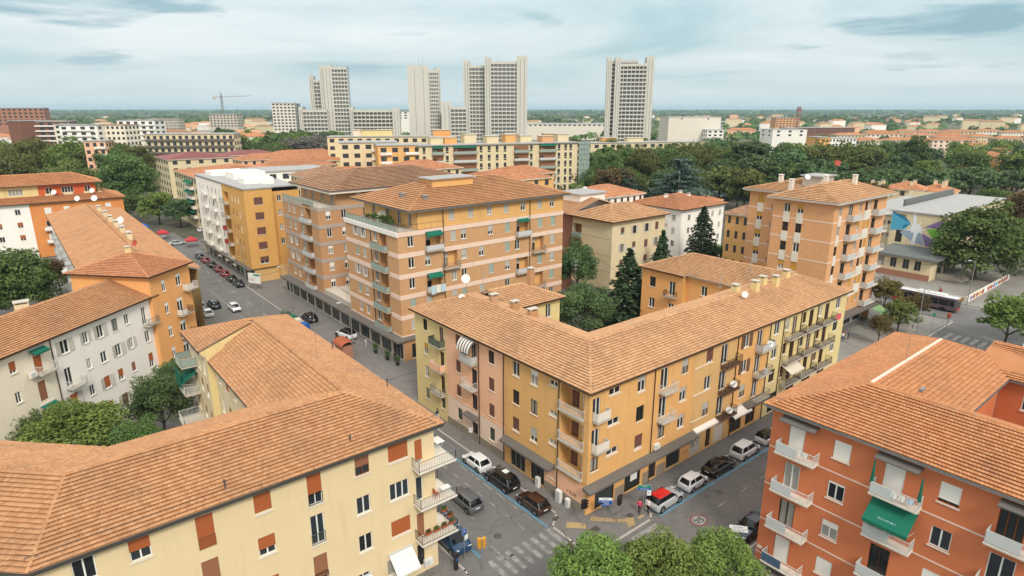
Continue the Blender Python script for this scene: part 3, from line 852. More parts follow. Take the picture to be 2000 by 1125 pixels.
# tactile paving at the corner
def tact(pts):
    b = MB(); b.face([(x, y, 0.128) for x, y in pts]); b.build('tactile_paving', 'tactile_yellow', PAV_C)
tact([(40.0, 36.9), (40.6, 36.2), (42.6, 34.4), (42.2, 33.7), (42.9, 33.5), (43.8, 34.4), (43.2, 34.9), (42.9, 34.8), (41.1, 36.6), (40.6, 37.3)])
tact([(37.3, 37.6), (38.8, 36.2), (39.3, 36.9), (38.0, 38.2)]); tact([(44.0, 33.9), (44.9, 33.9), (44.9, 34.2), (44.0, 34.2)])
for (x, y, w_, h_) in ((37.6, 39.3, .6, .5), (39.4, 35.6, .9, .7), (43.7, 34.9, .8, .6), (43.0, 36.0, .7, .2), (60, 35.8, .7, .5), (39.0, 50.5, .6, .6)):
    b = MB(); b.box(x - w_ / 2, y - h_ / 2, 0.1, x + w_ / 2, y + h_ / 2, 0.127); b.build('manhole_cover', 'gutter_metal', PAV_C)
for (x, y) in ((31.4, 41.0), (54.5, 31.6), (33.0, 57.0), (60.5, 29.5), (31.5, 92), (33.5, 118)):
    b = MB(); b.tube((x, y, 0.0), (x, y, 0.013), 0.42, n=20); b.build('manhole_cover', 'gutter_metal', ROAD)
# tar-sealed cracks and repaired patches
for pts in ([(31.5, 40), (34, 40), (34, 43.5), (31.5, 43.5)], [(52, 28.2), (58, 28.2), (58, 29.3), (52, 29.3)], [(29, 46), (30.2, 46), (30.2, 60), (29, 60)], [(62, 30.6), (75, 30.6), (75, 31.5), (62, 31.5)], [(33.2, 62), (35, 62), (35, 70), (33.2, 70)]):
    b = MB(); b.face([(x, y, 0.008) for x, y in pts]); b.build('asphalt_patch', 'asphalt_far', ROAD)

# ---------------------------------------------------------------- buildings near the crossing
def pick(*opts):
    def f():
        return dict(random.choice(opts))
    return f
def body(rt, pts, z0, z1, mt, name='wall'):
    """plain walls on the sides the street does not see; pts clockwise list of (p0,p1)"""
    for p0, p1 in pts: facade(rt, p0, p1, z0, z1, mt, name=name)

# ===== A: beige building, lower left ==========================================================
A = root('apartment_building', (10, 47, 0), 'beige apartment building with brown roller shutters and corner balconies, lower left', 'building')
BR, BD = 'shutter_brown', 'shutter_dull'
zt = (12.1, 8.55, 5.0)
opsA = [(-0.3, 12.1, 1.2, 1.6, dict(gl='window_glass')), (2.7, 12.1, 1.2, 1.6, dict(sh=BR, k=.5)), (6.55, 11.05, 1.1, 2.6, dict(sh=BR, k=1, rail='shutter_dull', sill=None)),
        (10.4, 12.1, 1.2, 1.6, dict(sh=BR, k=.9)), (14.2, 11.1, 1.1, 2.6, dict(sh=BR, k=.6, rail='iron_dark')), (18.1, 12.1, 1.2, 1.6, dict(sh=BD, k=.5, fr='wood_brown')),
        (21.3, 12.1, 1.8, 1.6, dict(sh=BR, k=.9)), (23.2, 11.05, .7, 2.3, dict(sh=BR, k=.8, sill=None, mull=0)),
        (6.5, 7.5, 1.1, 2.6, dict(sh=BD, k=1, rail='shutter_dull')), (10.35, 8.55, 1.2, 1.6, dict(sh=BR, k=.6)), (14.15, 7.6, 1.1, 2.6, dict(rail='louvre_green')), (18.0, 8.55, 1.2, 1.6, {}),
        (21.25, 8.55, 1.8, 1.6, dict(mull=2)), (23.15, 7.5, .7, 2.3, dict(sill=None, mull=0)),
        (2.7, 8.55, 1.2, 1.6, dict(sh=BR, k=.6)), (10.3, 5.0, 1.2, 1.6, dict(sh=BR, k=1)), (14.1, 4.0, 1.1, 2.6, dict(sh=BD, k=.8, rail='iron_dark')), (17.95, 5.0, 1.2, 1.6, {}), (21.2, 5.0, 1.8, 1.6, dict(sh=BR, k=.9)), (23.1, 3.95, .7, 2.3, dict(sh=BD, k=1, sill=None, mull=0)),
        (23.0, 0.9, .7, 2.2, dict(fr='wood_dark')), (20.6, 1.4, 1.8, 1.6, {}), (17.5, 1.4, 1.2, 1.6, {})]
facade(A, (-2.6, 41.2), (24.75, 41.2), 0, 14.3, 'render_beige', opsA)
facade(A, (24.75, 41.2), (24.75, 77.2), 0, 14.3, 'render_beige', [(y, z, 1.2, 1.6) for y in (46, 50, 54, 58, 62, 66, 70, 74) for z in (12.1, 8.55, 5.0)], pal=pick(dict(sh=BR, k=.6), dict(sh=BR, k=1), {}))
facade(A, (24.75, 77.2), (13.9, 77.2), 0, 14.3, 'render_beige')
rt2 = math.sqrt(.5)
facade(A, (-14.6, 53.2), (-2.6, 41.2), 0, 14.3, 'render_beige', [(u, 12.1, 1.2, 1.6, dict(sh=BR, k=.7)) for u in (4, 8, 12.5)])
# courtyard side of the wing along the avenue
facade(A, (13.9, 79), (13.9, 70.6), 0, 14.3, 'render_cream', [(77.6, 11.2, 1.0, 2.3, {}), (74.4, 11.2, 1.0, 2.2, {}), (72.2, 11.2, .9, 2.0, {})] + [(y, z, 1.0, 1.6) for y in (77.4, 74.4, 72) for z in (8.5, 5.0, 1.6)], pal=pick(dict(sh='shutter_dull', k=.6), {}))
facade(A, (14.6, 70.6), (14.6, 53.6), 0, 13.2, 'render_cream', [(y, z, 1.0, 1.7) for y in (68.6, 66, 63.2, 60, 57, 55) for z in (11.1, 7.6, 4.1)], pal=pick(dict(sh='shutter_dull', k=.5), {}, dict(sh='shutter_brown', k=1)))
facade(A, (14.6, 53.6), (-6, 53.6), 0, 14.3, 'render_cream'); facade(A, (13.9, 70.6), (19, 70.6), 0, 14.6, 'render_yellow')
ze, zr, xr, yr = 14.4, 16.65, 19.5, 47.2
c45 = rt2
W0, W1 = (-2.9, 40.6), (-2.9 - 16 * c45, 40.6 + 16 * c45)
rA = [
    [(-2.9, 40.6, ze), (25.4, 40.6, ze), (xr, yr, zr), (-0.15, yr, zr)],
    [(25.4, 40.6, ze), (25.4, 77.8, ze), (xr, 72.2, zr), (xr, yr, zr)],
    [(25.4, 77.8, ze), (13.3, 79.4, ze), (xr, 72.2, zr)],
    [(13.3, 79.4, ze), (13.3, 71.0, ze), (19.2, 71.0, zr - .1), (xr, 72.2, zr)],
    [(14.1, 71.0, 13.25), (14.1, 53.8, 13.25), (14.2, 53.2, 13.4), (xr, yr, zr - .06), (xr, 71.0, zr - .06)],
    [(14.1, 53.8, ze - .04), (2.58, 53.8, ze - .04), (-0.15, yr, zr), (xr, yr, zr)],
    [(W1[0], W1[1], ze), (-2.9, 40.6, ze), (-0.15, yr, zr), (-0.15 - 14 * c45, yr + 14 * c45, zr)],
    [(2.58, 53.8, ze), (2.58 - 12 * c45, 53.8 + 12 * c45, ze), (-0.15 - 14 * c45, yr + 14 * c45, zr), (-0.15, yr, zr)]]
roof(A, rA, 'tile_warm', [((25.4, 40.6, ze), (xr, yr, zr)), ((xr, yr, zr), (xr, 72.2, zr)), ((-0.15, yr, zr), (xr, yr, zr)), ((-2.9, 40.6, ze), (-0.15, yr, zr)), ((xr, 72.2, zr), (25.4, 77.8, ze)), ((xr, 72.2, zr), (13.3, 79.4, ze)), ((-0.15, yr, zr), (-0.15 - 14 * c45, yr + 14 * c45, zr))],
     [((-2.9, 40.6, ze), (25.4, 40.6, ze)), ((25.4, 40.6, ze), (25.4, 77.8, ze)), ((13.3, 79.4, ze), (13.3, 71.0, ze)), ((14.1, 71.0, 13.25), (14.1, 53.8, 13.25)), ((W1[0], W1[1], ze), (-2.9, 40.6, ze)), ((14.1, 53.8, ze - .04), (2.58, 53.8, ze - .04)), ((2.58, 53.8, ze), (2.58 - 12 * c45, 53.8 + 12 * c45, ze))],
     single=300, guard=0.34, fascia=('gutter_metal', .3), tw=.25, th=.35)
b = MB(); b.face([(13.3 - 10, 71.0 - 47, ze - .05), (19.2 - 10, 71.0 - 47, zr - .13), (19.2 - 10, 71.0 - 47, zr - .2), (14.1 - 10, 71 - 47, 13.2)]); b.build('step_wall', 'render_yellow', A)
for x, y, s_ in ((8.2, 41.6, .3), (17.6, 41.9, .3), (24.9, 49.5, .3), (24.9, 62, .3)):     # vent pipes near the eave
    b = MB(); b.tube((x - 10, y - 47, ze), (x - 10, y - 47, ze + 1.0), .06, n=6); b.tube((x - 10, y - 47, ze + .95), (x - 10, y - 47, ze + 1.1), .09, n=6); b.build('vent_pipe', 'gutter_metal', A)
for z, rl in ((11.0, 'rail_grey'), (7.45, 'rail_grey'), (3.9, 'iron_dark')):            # balconies wrapping the corner
    b = MB(); b.box(22.5 - 10, 39.95 - 47, z - .17, 26.2 - 10, 41.18 - 47, z); b.box(24.77 - 10, 41.18 - 47, z - .17, 26.2 - 10, 43.2 - 47, z)
    o = b.build('balcony', 'concrete_pale', A)
    me = rail_mesh([(12.55, -5.84), (12.55, -7.0), (16.15, -7.0), (16.15, -3.85), (14.8, -3.85)], .95, rl, .16)
    obj('railing', me, o, (0, 0, z))
awning(A, (21.0, 41.2, 3.55), 0, 2.2, 1.5, 1.3, 'cloth_white'); awning(A, (17.4, 41.2, 2.7), 0, 1.6, 1.2, 1.0, 'cloth_white')
ac_unit(A, (23.6, 41.2, .8), 0)
b = MB(); b.box(14.15, -5.83, 2.05, 14.6, -5.815, 2.35); b.build('street_name_plate', 'marble_sill', A)
balcony(A, (13.9, 79), (0, -1), 1.6, 11.1, 3.0, 1.7, 'rail_grey', 'panel_green_glass', 1.0); balcony(A, (13.9, 79), (0, -1), 1.6, 7.6, 3.0, 1.7, 'rail_white'); balcony(A, (13.9, 79), (0, -1), 2.2, 4.0, 2.8, 2.4, 'rail_white')
balcony(A, (14.6, 70.6), (0, -1), 11, 7.4, 3.6, 1.1, 'rail_white')
awning(A, (13.9, 77.4, 10.2), -math.pi / 2, 2.6, 1.9, 1.2, 'cloth_green', valance=.3)
b = MB(); b.box(1.95, 29.2, 8.4, 2.0, 31.6, 10.6); b.build('awning_side', 'cloth_green', A)

# ===== B: red-orange building, lower right ====================================================
B = root('apartment_building', (58, 14, 0), 'red orange apartment building with white balcony panels at the lower right', 'building')
ops = []
WH = 'shutter_white'
for z, sts in ((13.1, (dict(sh=WH, k=1, sill=None), dict(sh=WH, k=1), dict(sh=WH, k=1, sill=None), dict(sh=WH, k=.8, fr='wood_brown'), dict(fr='wood_brown', sill=None, mull=2))),
               (9.45, (dict(sill=None), dict(fr='white_pvc', sh=WH, k=.1), dict(sill=None), dict(), dict(sill=None))),
               (5.8, (dict(fr='wood_dark', sill=None), dict(sh=WH, k=.3), dict(fr='wood_dark', sill=None), dict(sh=WH, k=1), dict(sill=None))),
               (2.15, (dict(sh=WH, k=1, sill=None), dict(sh=WH, k=1), dict(fr='wood_dark', sill=None), dict(sh=WH, k=.6), dict(sill=None)))):
    for (c, wd, hh, dz), st in zip(((21.25, 1.35, 2.5, -0.95), (17.6, 1.35, 1.6, 0), (13.75, 1.4, 2.5, -.95), (10.2, 1.3, 1.6, 0), (6.6, 1.5, 2.5, -.95)), sts):
        ops.append((c, z + dz, wd, hh, st))
facade(B, (47.9, 23.5), (47.9, -20), 0, 15.6, 'render_red', ops, pal=pick(dict(sh=WH, k=1)))
facade(B, (75, 23.5), (47.9, 23.5), 0, 15.6, 'render_red', [(x, z, 1.2, 1.6) for x in (51, 55, 59, 63, 67, 71) for z in (13, 9.3, 5.6)], pal=pick(dict(sh=WH, k=.5)))
for z in (11.85, 8.2, 4.55, 1.0): band(B, (47.9, 23.5), (47.9, -20), z - .06, z + .06, 'band_pink', .03)
for k, z in enumerate((12.05, 8.4, 4.75, 1.1)):
    balcony(B, (47.9, 23.5), (0, -1), 23.5 - 20.85, z, 3.3, 1.0, 'rail_white', 'panel_grey' if k < 3 else 'panel_blue', .55, 'concrete_pale', step=.11)
    balcony(B, (47.9, 23.5), (0, -1), 23.5 - 13.3, z, 3.3, 1.0, 'rail_white', 'panel_grey', .55, 'concrete_pale', step=.11)
    balcony(B, (47.9, 23.5), (0, -1), 23.5 - 6.0, z, 3.3, 1.0, 'rail_white', 'panel_grey', .6, 'concrete_pale', step=.11)
aw_ = -math.pi / 2
for c in (21.0, 13.5, 5.9):
    b = MB(); b.hexa([(-1.5, -1.0, -.1), (1.5, -1.0, -.1), (1.5, .0, .05), (-1.5, 0, .05), (-1.5, -1.0, 0), (1.5, -1.0, 0), (1.5, 0, .15), (-1.5, 0, .15)]); b.build('balcony_hood', 'concrete_dark', B, rel(B, (47.9, c, 15.05)), aw_)
o = awning(B, (47.9, 13.3, 11.5), aw_, 3.1, 1.7, 1.3, 'cloth_green', valance=.25)
b = MB()
for i in range(14): b.box(-1.1 + i * .16 + random.uniform(-.02, .02), -1.56, -1.23, -1.0 + i * .16, -1.50, -1.18)
me = text_mesh(9, .2, 'cloth_blue_pale'); lo_ = obj('lettering', me, o, (0, -1.28, -.955)); lo_.rotation_euler = (R(37.5), 0, 0); lo_.scale = (1.15, .8, 1)
for c in (14.9, 11.7):
    b = MB(); b.tube((-.0, -.9, -.1), (0, -.85, -2.0), .05, .14, n=7); b.build('folded_awning', 'cloth_green', B, rel(B, (47.9, c, 14.9)), aw_)
b = MB(); b.box(-10.13, 8.9, 1.4, -10.105, 9.4, 1.7); b.build('street_name_plate', 'marble_sill', B)
ac_unit(B, (47.9, 4.6, 9.1), aw_)
ze, zr = 15.75, 18.0
ex0, ey1 = 47.35, 24.05
rx, ry = 53.25, 18.2
rB = [
    [(ex0, ey1, ze), (ex0, -20, ze), (rx, -20, zr), (rx, ry, zr)],
    [(75.3, ey1, ze), (ex0, ey1, ze), (rx, ry, zr), (69.5, ry, zr)],
    [(75.3, 12.4, ze), (75.3, ey1, ze), (69.5, ry, zr)],
    [(59.15, 12.4, ze), (69.6, 12.4, ze), (72.3, 15.2, 16.9), (69.5, ry, zr), (rx, ry, zr)],
    [(59.15, -20, ze), (59.15, 12.4, ze), (rx, ry, zr), (rx, -20, zr)],
    [(69.6, 12.4, ze), (69.6, -10, ze), (75, -10, 17.4), (75, 15.2, 17.4), (72.3, 15.2, 16.9)],
    [(80.4, -10, ze), (80.4, 12.4, ze), (75, 15.2, 17.4), (75, -10, 17.4)]]
roof(B, rB, 'tile_red', [((ex0, ey1, ze), (rx, ry, zr)), ((rx, -20, zr), (rx, ry, zr)), ((69.5, ry, zr), (75.3, ey1, ze)), ((69.5, ry, zr), (72.3, 15.2, 16.9)), ((75, -10, 17.4), (75, 15.2, 17.4))],
     [((ex0, ey1, ze), (ex0, -20, ze)), ((75.3, ey1, ze), (ex0, ey1, ze)), ((59.15, 12.4, ze), (69.6, 12.4, ze)), ((69.6, 12.4, ze), (69.6, -10, ze))], single=300, guard=.38, gut='zinc', fascia=('white_paint', .22), tw=.25, th=.36)
b = MB(); b.box(rx - 58, ry - 14 - .11, zr - .02, 69.5 - 58, ry - 14 + .11, zr + .15); b.build('ridge_capping', 'band_pink', B)
facade(B, (59.0, 13.0), (69.9, 13.0), 0, 15.6, 'render_red'); facade(B, (70, 13), (70, -10), 0, 15.6, 'render_red', [(y, z, 1.2, 1.6) for y in (10.5, 7.5, 4) for z in (13, 9.4, 5.7)], pal=pick({}))
for (x, y) in ((55.2, 16.4), (57.2, 15.6)):
    b = MB(); b.box(x - .35 - 58, y - .12 - 14, 17.1, x + .35 - 58, y + .12 - 14, 17.35); b.build('roof_vent', 'zinc', B)
aerial((60.5, 18.2, 18.0), 4.4, 'tall thin aerial mast on the white ridge of the red orange building')

# ===== C: the yellow corner building ==========================================================
C = root('apartment_building', (46, 43, 0), 'yellow and pink L-shaped corner building with shops and hipped tile roof, middle', 'building')
SG, SP = 'shutter_grey', 'shutter_plum'
R1, R2, R3, R0 = 11.65, 8.25, 4.9, 1.7
yl = [(68.0, z, 1.0, 1.6, st) for z, st in ((R1, dict(fr='wood_dark')), (R2, dict(sh='shutter_yellow', k=.4)), (R3, {}), (R0, dict(fr='louvre_green')))] + \
     [(64.05, z - .95, .95, 2.5, dict(sill=None, fr='wood_brown')) for z in (R1, R2, R3)] + [(64.05, R0, .9, 1.5, dict(fr='louvre_green'))]
pk = [(60.3, z, 1.0, 1.6, st) for z, st in ((R1, dict(sh=SP, k=1)), (R2, dict(sh=SP, k=1)), (R3, dict(sh=SP, k=.9)))] + [(53.45, z, 1.05, 1.6, st) for z, st in ((R1, dict(fr='wood_dark')), (R2, dict(sh=SP, k=1)), (R3, dict(sh=SP, k=1)))] + \
     [(56.9, z - .95, 1.1, 2.5, dict(sill=None, fr='wood_dark')) for z in (R1, R2, R3)]
pk0 = [(60.2, R0, 1.0, 1.6, dict(fr='louvre_green')), (53.4, R0, 1.0, 1.7, dict(fr='louvre_green')), (56.9, .15, 1.2, 2.5, dict(fr='wood_dark', sill=None))]
X0, Y0 = 40.2, 37.7
facade(C, (X0, 70.7), (X0, 63.0), 0, 13.95, 'render_yellow', yl)
facade(C, (X0, 63.0), (X0, 51.0), 4.35, 13.95, 'render_pink', pk); facade(C, (X0, 63.0), (X0, 51.0), 0, 4.35, 'render_pink_pale', pk0)
oc = [(c, z, 1.15, 1.7, st) for c, sts in ((48.95, ({}, dict(fr='wood_dark'), dict(sh=SP, k=.8))), (45.9, (dict(sh='shutter_white', k=.3), dict(fr='wood_dark'), dict(sh=SG, k=.6)))) for z, st in zip((R1, R2, R3), sts)] + \
     [(42.85, z + 1.0, 1.2, .6, dict(mull=1)) for z in (R1, R2, R3)] + [(42.85, 1.9, 1.2, .7, {})] + \
     [(40.1, z - 1.0, 3.3, 2.75, 'void') for z in (R1, R2, R3)] + [(48.6, .2, 2.6, 2.9, dict(gl='shop_glass', fr='steel_grey', sill=None, mull=2)), (45.2, .2, 2.2, 2.9, dict(gl='shop_glass', fr='wood_dark', sill=None, mull=1))]
facade(C, (X0, 51.0), (X0, Y0), 0, 13.95, 'render_ochre', oc, deep=1.5)
for z in (R1, R2, R3):        # loggias: back wall, floor edge, side reveal already built as deep opening
    b = MB(); b.box(-4.35, -4.6, z - 1.0, -4.28, -1.25, z + 1.75); o = b.build('loggia_wall', 'render_ochre_dull', C)
    win(C, (X0 + 1.28, 39.4, z - .95), -math.pi / 2, 1.0, 2.3, sill=None); win(C, (X0 + 1.28, 41.0, z - .95), -math.pi / 2, .9, 2.2, fr='wood_dark', sill=None, sh=SP, k=.9)
    balcony(C, (X0, 51), (0, -1), 51 - 40.1, z - 1.0, 3.5, .35, 'rail_white', None, .5, 'concrete', step=.1)
right = [(x, z, 1.25, 1.75) for x in (47.9, 55.3, 60.0) for z in (R1, R2, R3)] + [(43.75, z + .95, 1.7, .75, dict(mull=1)) for z in (R1, R2, R3)] + [(41.15, z - .95, 1.1, 2.3, dict(sill=None)) for z in (R1, R2)] + [(41.15, R3, 1.1, 1.6, dict(fr='wood_dark'))] + \
        [(51.7, z - .9, 1.3, 2.55, dict(sill=None)) for z in (R1, R2)] + [(51.75, R3, 1.2, 1.7, dict(fr='wood_dark'))]
palC = pick(dict(sh=SG, k=.5, fr='wood_dark'), dict(fr='wood_dark'), {}, dict(sh=SP, k=.8), dict(sh=SG, k=.3))
right0 = [(42.9, .25, 2.9, 2.75, dict(gl='shop_glass', fr='iron_dark', sill=None, mull=0)), (47.3, .25, 2.6, 2.75, dict(gl='shop_glass', fr='iron_dark', sill=None, mull=0)), (50.7, .25, 1.1, 2.6, dict(fr='wood_dark', sill=None)), (54.4, .25, 2.6, 2.75, dict(gl='shop_glass', fr='steel_grey', sill=None, mull=0))]
facade(C, (X0, Y0), (57.2, Y0), 0, 13.95, 'render_ochre', right + right0, pal=palC)
r2 = [(60.0, z, 1.3, 1.75) for z in (R1, R2, R3)] + [(63.1, z - .95, 1.4, 2.55, dict(sill=None)) for z in (R1, R2, R3)] + [(58.6, .3, 2.0, 2.6, dict(sh='shutter_grey', k=1, sill=None)), (61.2, .3, 1.0, 2.5, dict(fr='wood_brown', sill=None)), (63.4, .3, 2.0, 2.6, dict(sh='louvre_grey', k=1, sill=None))]
facade(C, (57.2, Y0), (65.6, Y0), 0, 13.95, 'render_ochre_dull', r2, pal=palC)
r3 = [(67.8, z, 1.2, 1.7, dict(side='louvre_brown')) for z in (R1, R2)] + [(67.9, R3, 1.3, 1.7)] + [(70.9, z - .95, 1.3, 2.55, dict(sill=None)) for z in (R1, R2, R3)] + [(67.2, .3, 2.6, 2.8, dict(gl='shop_glass', fr='wood_brown', sill=None)), (70.6, .3, 2.2, 2.8, dict(gl='shop_glass', fr='wood_brown', sill=None))]
facade(C, (65.6, Y0), (73.2, Y0), 0, 13.95, 'render_ochre', r3, pal=palC)
r4 = [(75.0, z, 1.4, 1.8) for z in (R1, R2, R3)] + [(92.3, z, 1.4, 1.7) for z in (R1, R2, R3)]
for x in (77.6, 82.25, 86.9):
    r4 += [(x, z, .95, 1.6) for z in (R1, R2, R3)] + [(x + 2.0, z - .95, 1.2, 2.5, dict(sill=None, fr='wood_brown')) for z in (R1, R2, R3)]
r4 += [(x, .3, 2.2, 2.8, dict(gl='shop_glass', fr='iron_dark', sill=None)) for x in (76, 80.5, 85, 89.5)]
facade(C, (73.2, Y0), (95.0, Y0), 0, 13.95, 'render_yellow', r4, pal=pick(dict(fr='wood_brown'), dict(sh=SG, k=.6), dict(fr='louvre_green'), {}))
facade(C, (95.0, Y0), (95.0, 67), 0, 13.95, 'render_yellow'); facade(C, (51, 70.7), (X0, 70.7), 0, 13.95, 'render_yellow')
facade(C, (83, 48.7), (51, 48.7), 0, 13.95, 'render_yellow'); facade(C, (51, 48.7), (51, 62.4), 0, 13.95, 'render_yellow')
# rear block of the left wing
facade(C, (51, 62.4), (59.4, 62.4), 0, 13.9, 'render_yellow', [(57.2, 11.3, 1.0, 2.0, {}), (57.2, 7.9, 1.0, 2.0, {})]); facade(C, (59.4, 62.4), (59.4, 70.7), 0, 13.9, 'render_yellow'); facade(C, (59.4, 70.7), (51, 70.7), 0, 13.9, 'render_yellow')
# rear wing at the far end (orange render towards the court)
LX = 83.8
facade(C, (LX - .9, 66.6), (LX - .9, 58.2), 0, 13.7, 'render_orange', [(64.3, 10.9, 1.2, 1.7, dict(fr='wood_dark')), (60.3, 10.2, 1.2, 2.4, dict(sill=None)), (60.3, 7.0, 1.1, 1.8, {}), (64.3, 7.2, 1.2, 1.7, {})])
facade(C, (LX - .9, 58.2), (LX, 58.2), 0, 13.7, 'render_amber'); facade(C, (LX, 58.2), (LX, 48.7), 0, 13.7, 'render_orange', [(54.8, 11.2, 1.1, 1.6, {}), (51.2, 11.2, 1.1, 1.6, {}), (54.8, 7.8, 1.1, 1.6, {})])
facade(C, (95, 66.6), (LX - .9, 66.6), 0, 13.7, 'render_orange', [(86, 10.8, 1.1, 1.7, {})])
balcony(C, (LX - .9, 66.6), (0, -1), 6.3, 10.1, 2.2, .9, 'iron_dark')
ze, zr = 14.0, 16.3
xr, yr = 45.6, 43.1
rC = [
    [(39.7, 71.3, ze), (39.7, 37.2, ze), (xr, yr, zr), (xr, 65.4, zr)],
    [(39.7, 37.2, ze), (95.5, 37.2, ze), (89.6, yr, zr), (xr, yr, zr)],
    [(51.5, 71.3, ze), (39.7, 71.3, ze), (xr, 65.4, zr)],
    [(51.5, 49.0, ze), (51.5, 71.3, ze), (xr, 65.4, zr), (xr, yr, zr)],
    [(LX - .5, 49.0, ze), (51.5, 49.0, ze), (xr, yr, zr), (89.5, yr, zr)],
    [(95.5, 37.2, ze), (95.5, 67.2, ze), (89.5, 61.2, zr), (89.5, yr, zr)],
    [(LX - .5, 58.0, ze), (LX - .5, 49.0, ze), (89.5, yr, zr), (89.5, 58.0, zr)],
    [(LX - 1.4, 67.2, ze), (LX - 1.4, 57.8, ze), (89.5, 57.8, zr + .02), (89.5, 61.2, zr + .02)],
    [(95.5, 67.2, ze), (LX - 1.4, 67.2, ze), (89.5, 61.2, zr + .02)],
    [(50.5, 61.8, ze), (60.0, 61.8, ze), (55.3, 66.5, 15.8), (49.5, 66.5, 15.8)], [(60.0, 61.8, ze), (60.0, 71.2, ze), (55.3, 66.5, 15.8)], [(60.0, 71.2, ze), (50.5, 71.2, ze), (49.5, 66.5, 15.8), (55.3, 66.5, 15.8)]]
roof(C, rC, 'tile_pale', [((39.7, 37.2, ze), (xr, yr, zr)), ((xr, yr, zr), (xr, 65.4, zr)), ((xr, yr, zr), (89.5, yr, zr)), ((xr, 65.4, zr), (39.7, 71.3, ze)), ((89.5, yr, zr), (95.5, 37.2, ze)), ((89.5, yr, zr), (89.5, 61.2, zr)), ((49.5, 66.5, 15.8), (55.3, 66.5, 15.8)), ((55.3, 66.5, 15.8), (60, 61.8, ze)), ((89.5, 61.2, zr), (LX - 1.4, 67.2, ze))],
     [((39.7, 71.3, ze), (39.7, 37.2, ze)), ((39.7, 37.2, ze), (95.5, 37.2, ze)), ((51.5, 49, ze), (51.5, 61.6, ze)), ((LX - 1.4, 67.2, ze), (LX - 1.4, 57.8, ze)), ((50.5, 61.8, ze), (60, 61.8, ze))], single=300, gut='gutter_copper', tw=.26, th=.36)
for (x, y, z) in ((X0 - .08, 57.6 - 1.7, 0), (X0 - .08, 51.1, 0), (X0 - .08, 42.0, 0)): pipe(C, (x, y), .1, 13.8)
for x in (50.0, 65.8, 73.3, 76.7, 81.3, 86.0): pipe(C, (x, Y0 - .08), .1, 13.8)
for z, pl_, rl in ((R1 - .98, 'louvre_green', 'iron_dark'), (R2 - .98, 'render_pink', 'rail_white'), (R3 - .98, None, 'rail_grey')):
    balcony(C, (X0, 70.7), (0, -1), 70.7 - 64.6, z, 2.6, .9, rl, pl_, 1.0)
for z in (R1 - .98, R2 - .98): balcony(C, (X0, 63), (0, -1), 63 - 57.5, z, 2.5, .9, 'rail_white', 'panel_grey' if z > 10 else None, 1.0)
b = MB(); b.box(-1.3, -1.0, 0, 1.3, 0, .12); b.build('door_canopy', 'concrete_dark', C, rel(C, (X0, 57.2, 3.55)), -math.pi / 2)
# striped barrel awning
b = MB(); n = 7
for i in range(n):
    a0, a1 = math.pi / 2 * i / n, math.pi / 2 * (i + 1) / n
    for j in range(10):
        xa, xb = -1.3 + .26 * j, -1.3 + .26 * (j + 1)
        q = lambda a, x: (x, -1.3 * math.sin(a), -1.5 + 1.5 * math.cos(a))
        b.face([q(a0, xa), q(a1, xa), q(a1, xb), q(a0, xb)], j % 2)
b.build('striped_awning', ['cloth_white', 'cloth_stripe'], C, rel(C, (X0, 57.4, 13.7)), -math.pi / 2)
for z in (R1 - .98, R2 - .98): balcony(C, (X0, Y0), (1, 0), 1.35, z, 1.9, .75, 'rail_white', 'concrete_pale', 1.0)
for z in (R1 - 1.05, R2 - 1.05): balcony(C, (X0, Y0), (1, 0), 52.0 - X0, z, 2.3, .9, 'rail_white')
for z in (R1 - 1.05, R2 - 1.05, R3 - 1.05): balcony(C, (X0, Y0), (1, 0), 64.0 - X0, z, 3.2, 1.0, 'iron_dark', slab='louvre_brown'); balcony(C, (X0, Y0), (1, 0), 71.6 - X0, z, 3.2, 1.0, 'rail_grey', 'panel_grey' if z > 9 else None)
for x in (79.3, 83.95, 88.6):
    for z in (R1 - 1.05, R2 - 1.05, R3 - 1.05): balcony(C, (X0, Y0), (1, 0), x - X0, z, 4.2, 1.0, 'iron_dark')
awning(C, (79.0, Y0, R3 + 1.9), 0, 3.6, 1.6, .9, 'cloth_beige'); awning(C, (67.0, Y0, 3.75), 0, 4.0, 1.1, .5, 'cloth_white', arms=False)
ac_unit(C, (50.9, Y0, 3.9), 0); ac_unit(C, (71.9, Y0 - .5, R2 - 1), 0)
# shop canopies
def canopy(p0, d, u0, u1, z, dep, mt='concrete_dark'):
    d = Vector(d); q = Vector(p0) + d * ((u0 + u1) / 2); b = MB(); L = (u1 - u0) / 2
    b.hexa([(-L, -dep, -.22), (L, -dep, -.22), (L, 0, -.1), (-L, 0, -.1), (-L, -dep, 0), (L, -dep, 0), (L, 0, .3), (-L, 0, .3)])
    return b.build('shop_canopy', mt, C, rel(C, (q.x, q.y, z)), math.atan2(d.y, d.x))
canopy((X0, Y0), (1, 0), -.6, 17.6, 3.35, 1.0); canopy((X0, 51), (0, -1), .2, 8.6, 3.4, 1.0)
canopy((X0, Y0), (1, 0), 17.7, 25.3, 3.5, .5, 'band_white'); canopy((X0, Y0), (1, 0), 28, 33, 3.6, 1.0)
band(C, (X0, 63), (X0, 51), 4.28, 4.42, 'render_pink', .04)
for p0, p1 in (((X0, 63), (X0, 51)), ((X0, 44.0), (X0, 37.9))): band(C, p0, p1, 0, 1.15, 'stone_plinth', .05, 'plinth')
for a_, c_ in ((44.5, 45.9), (49.0, 50.0), (51.4, 52.9)): band(C, (a_, Y0), (c_, Y0), 0, 1.5, 'stone_plinth', .05, 'plinth')
band(C, (X0, 44.0), (X0, 37.9), 1.15, 3.2, 'render_pink', .03, 'base_panel'); band(C, (40.5, Y0), (41.3, Y0), .2, 2.2, 'render_orange', .03, 'base_panel')
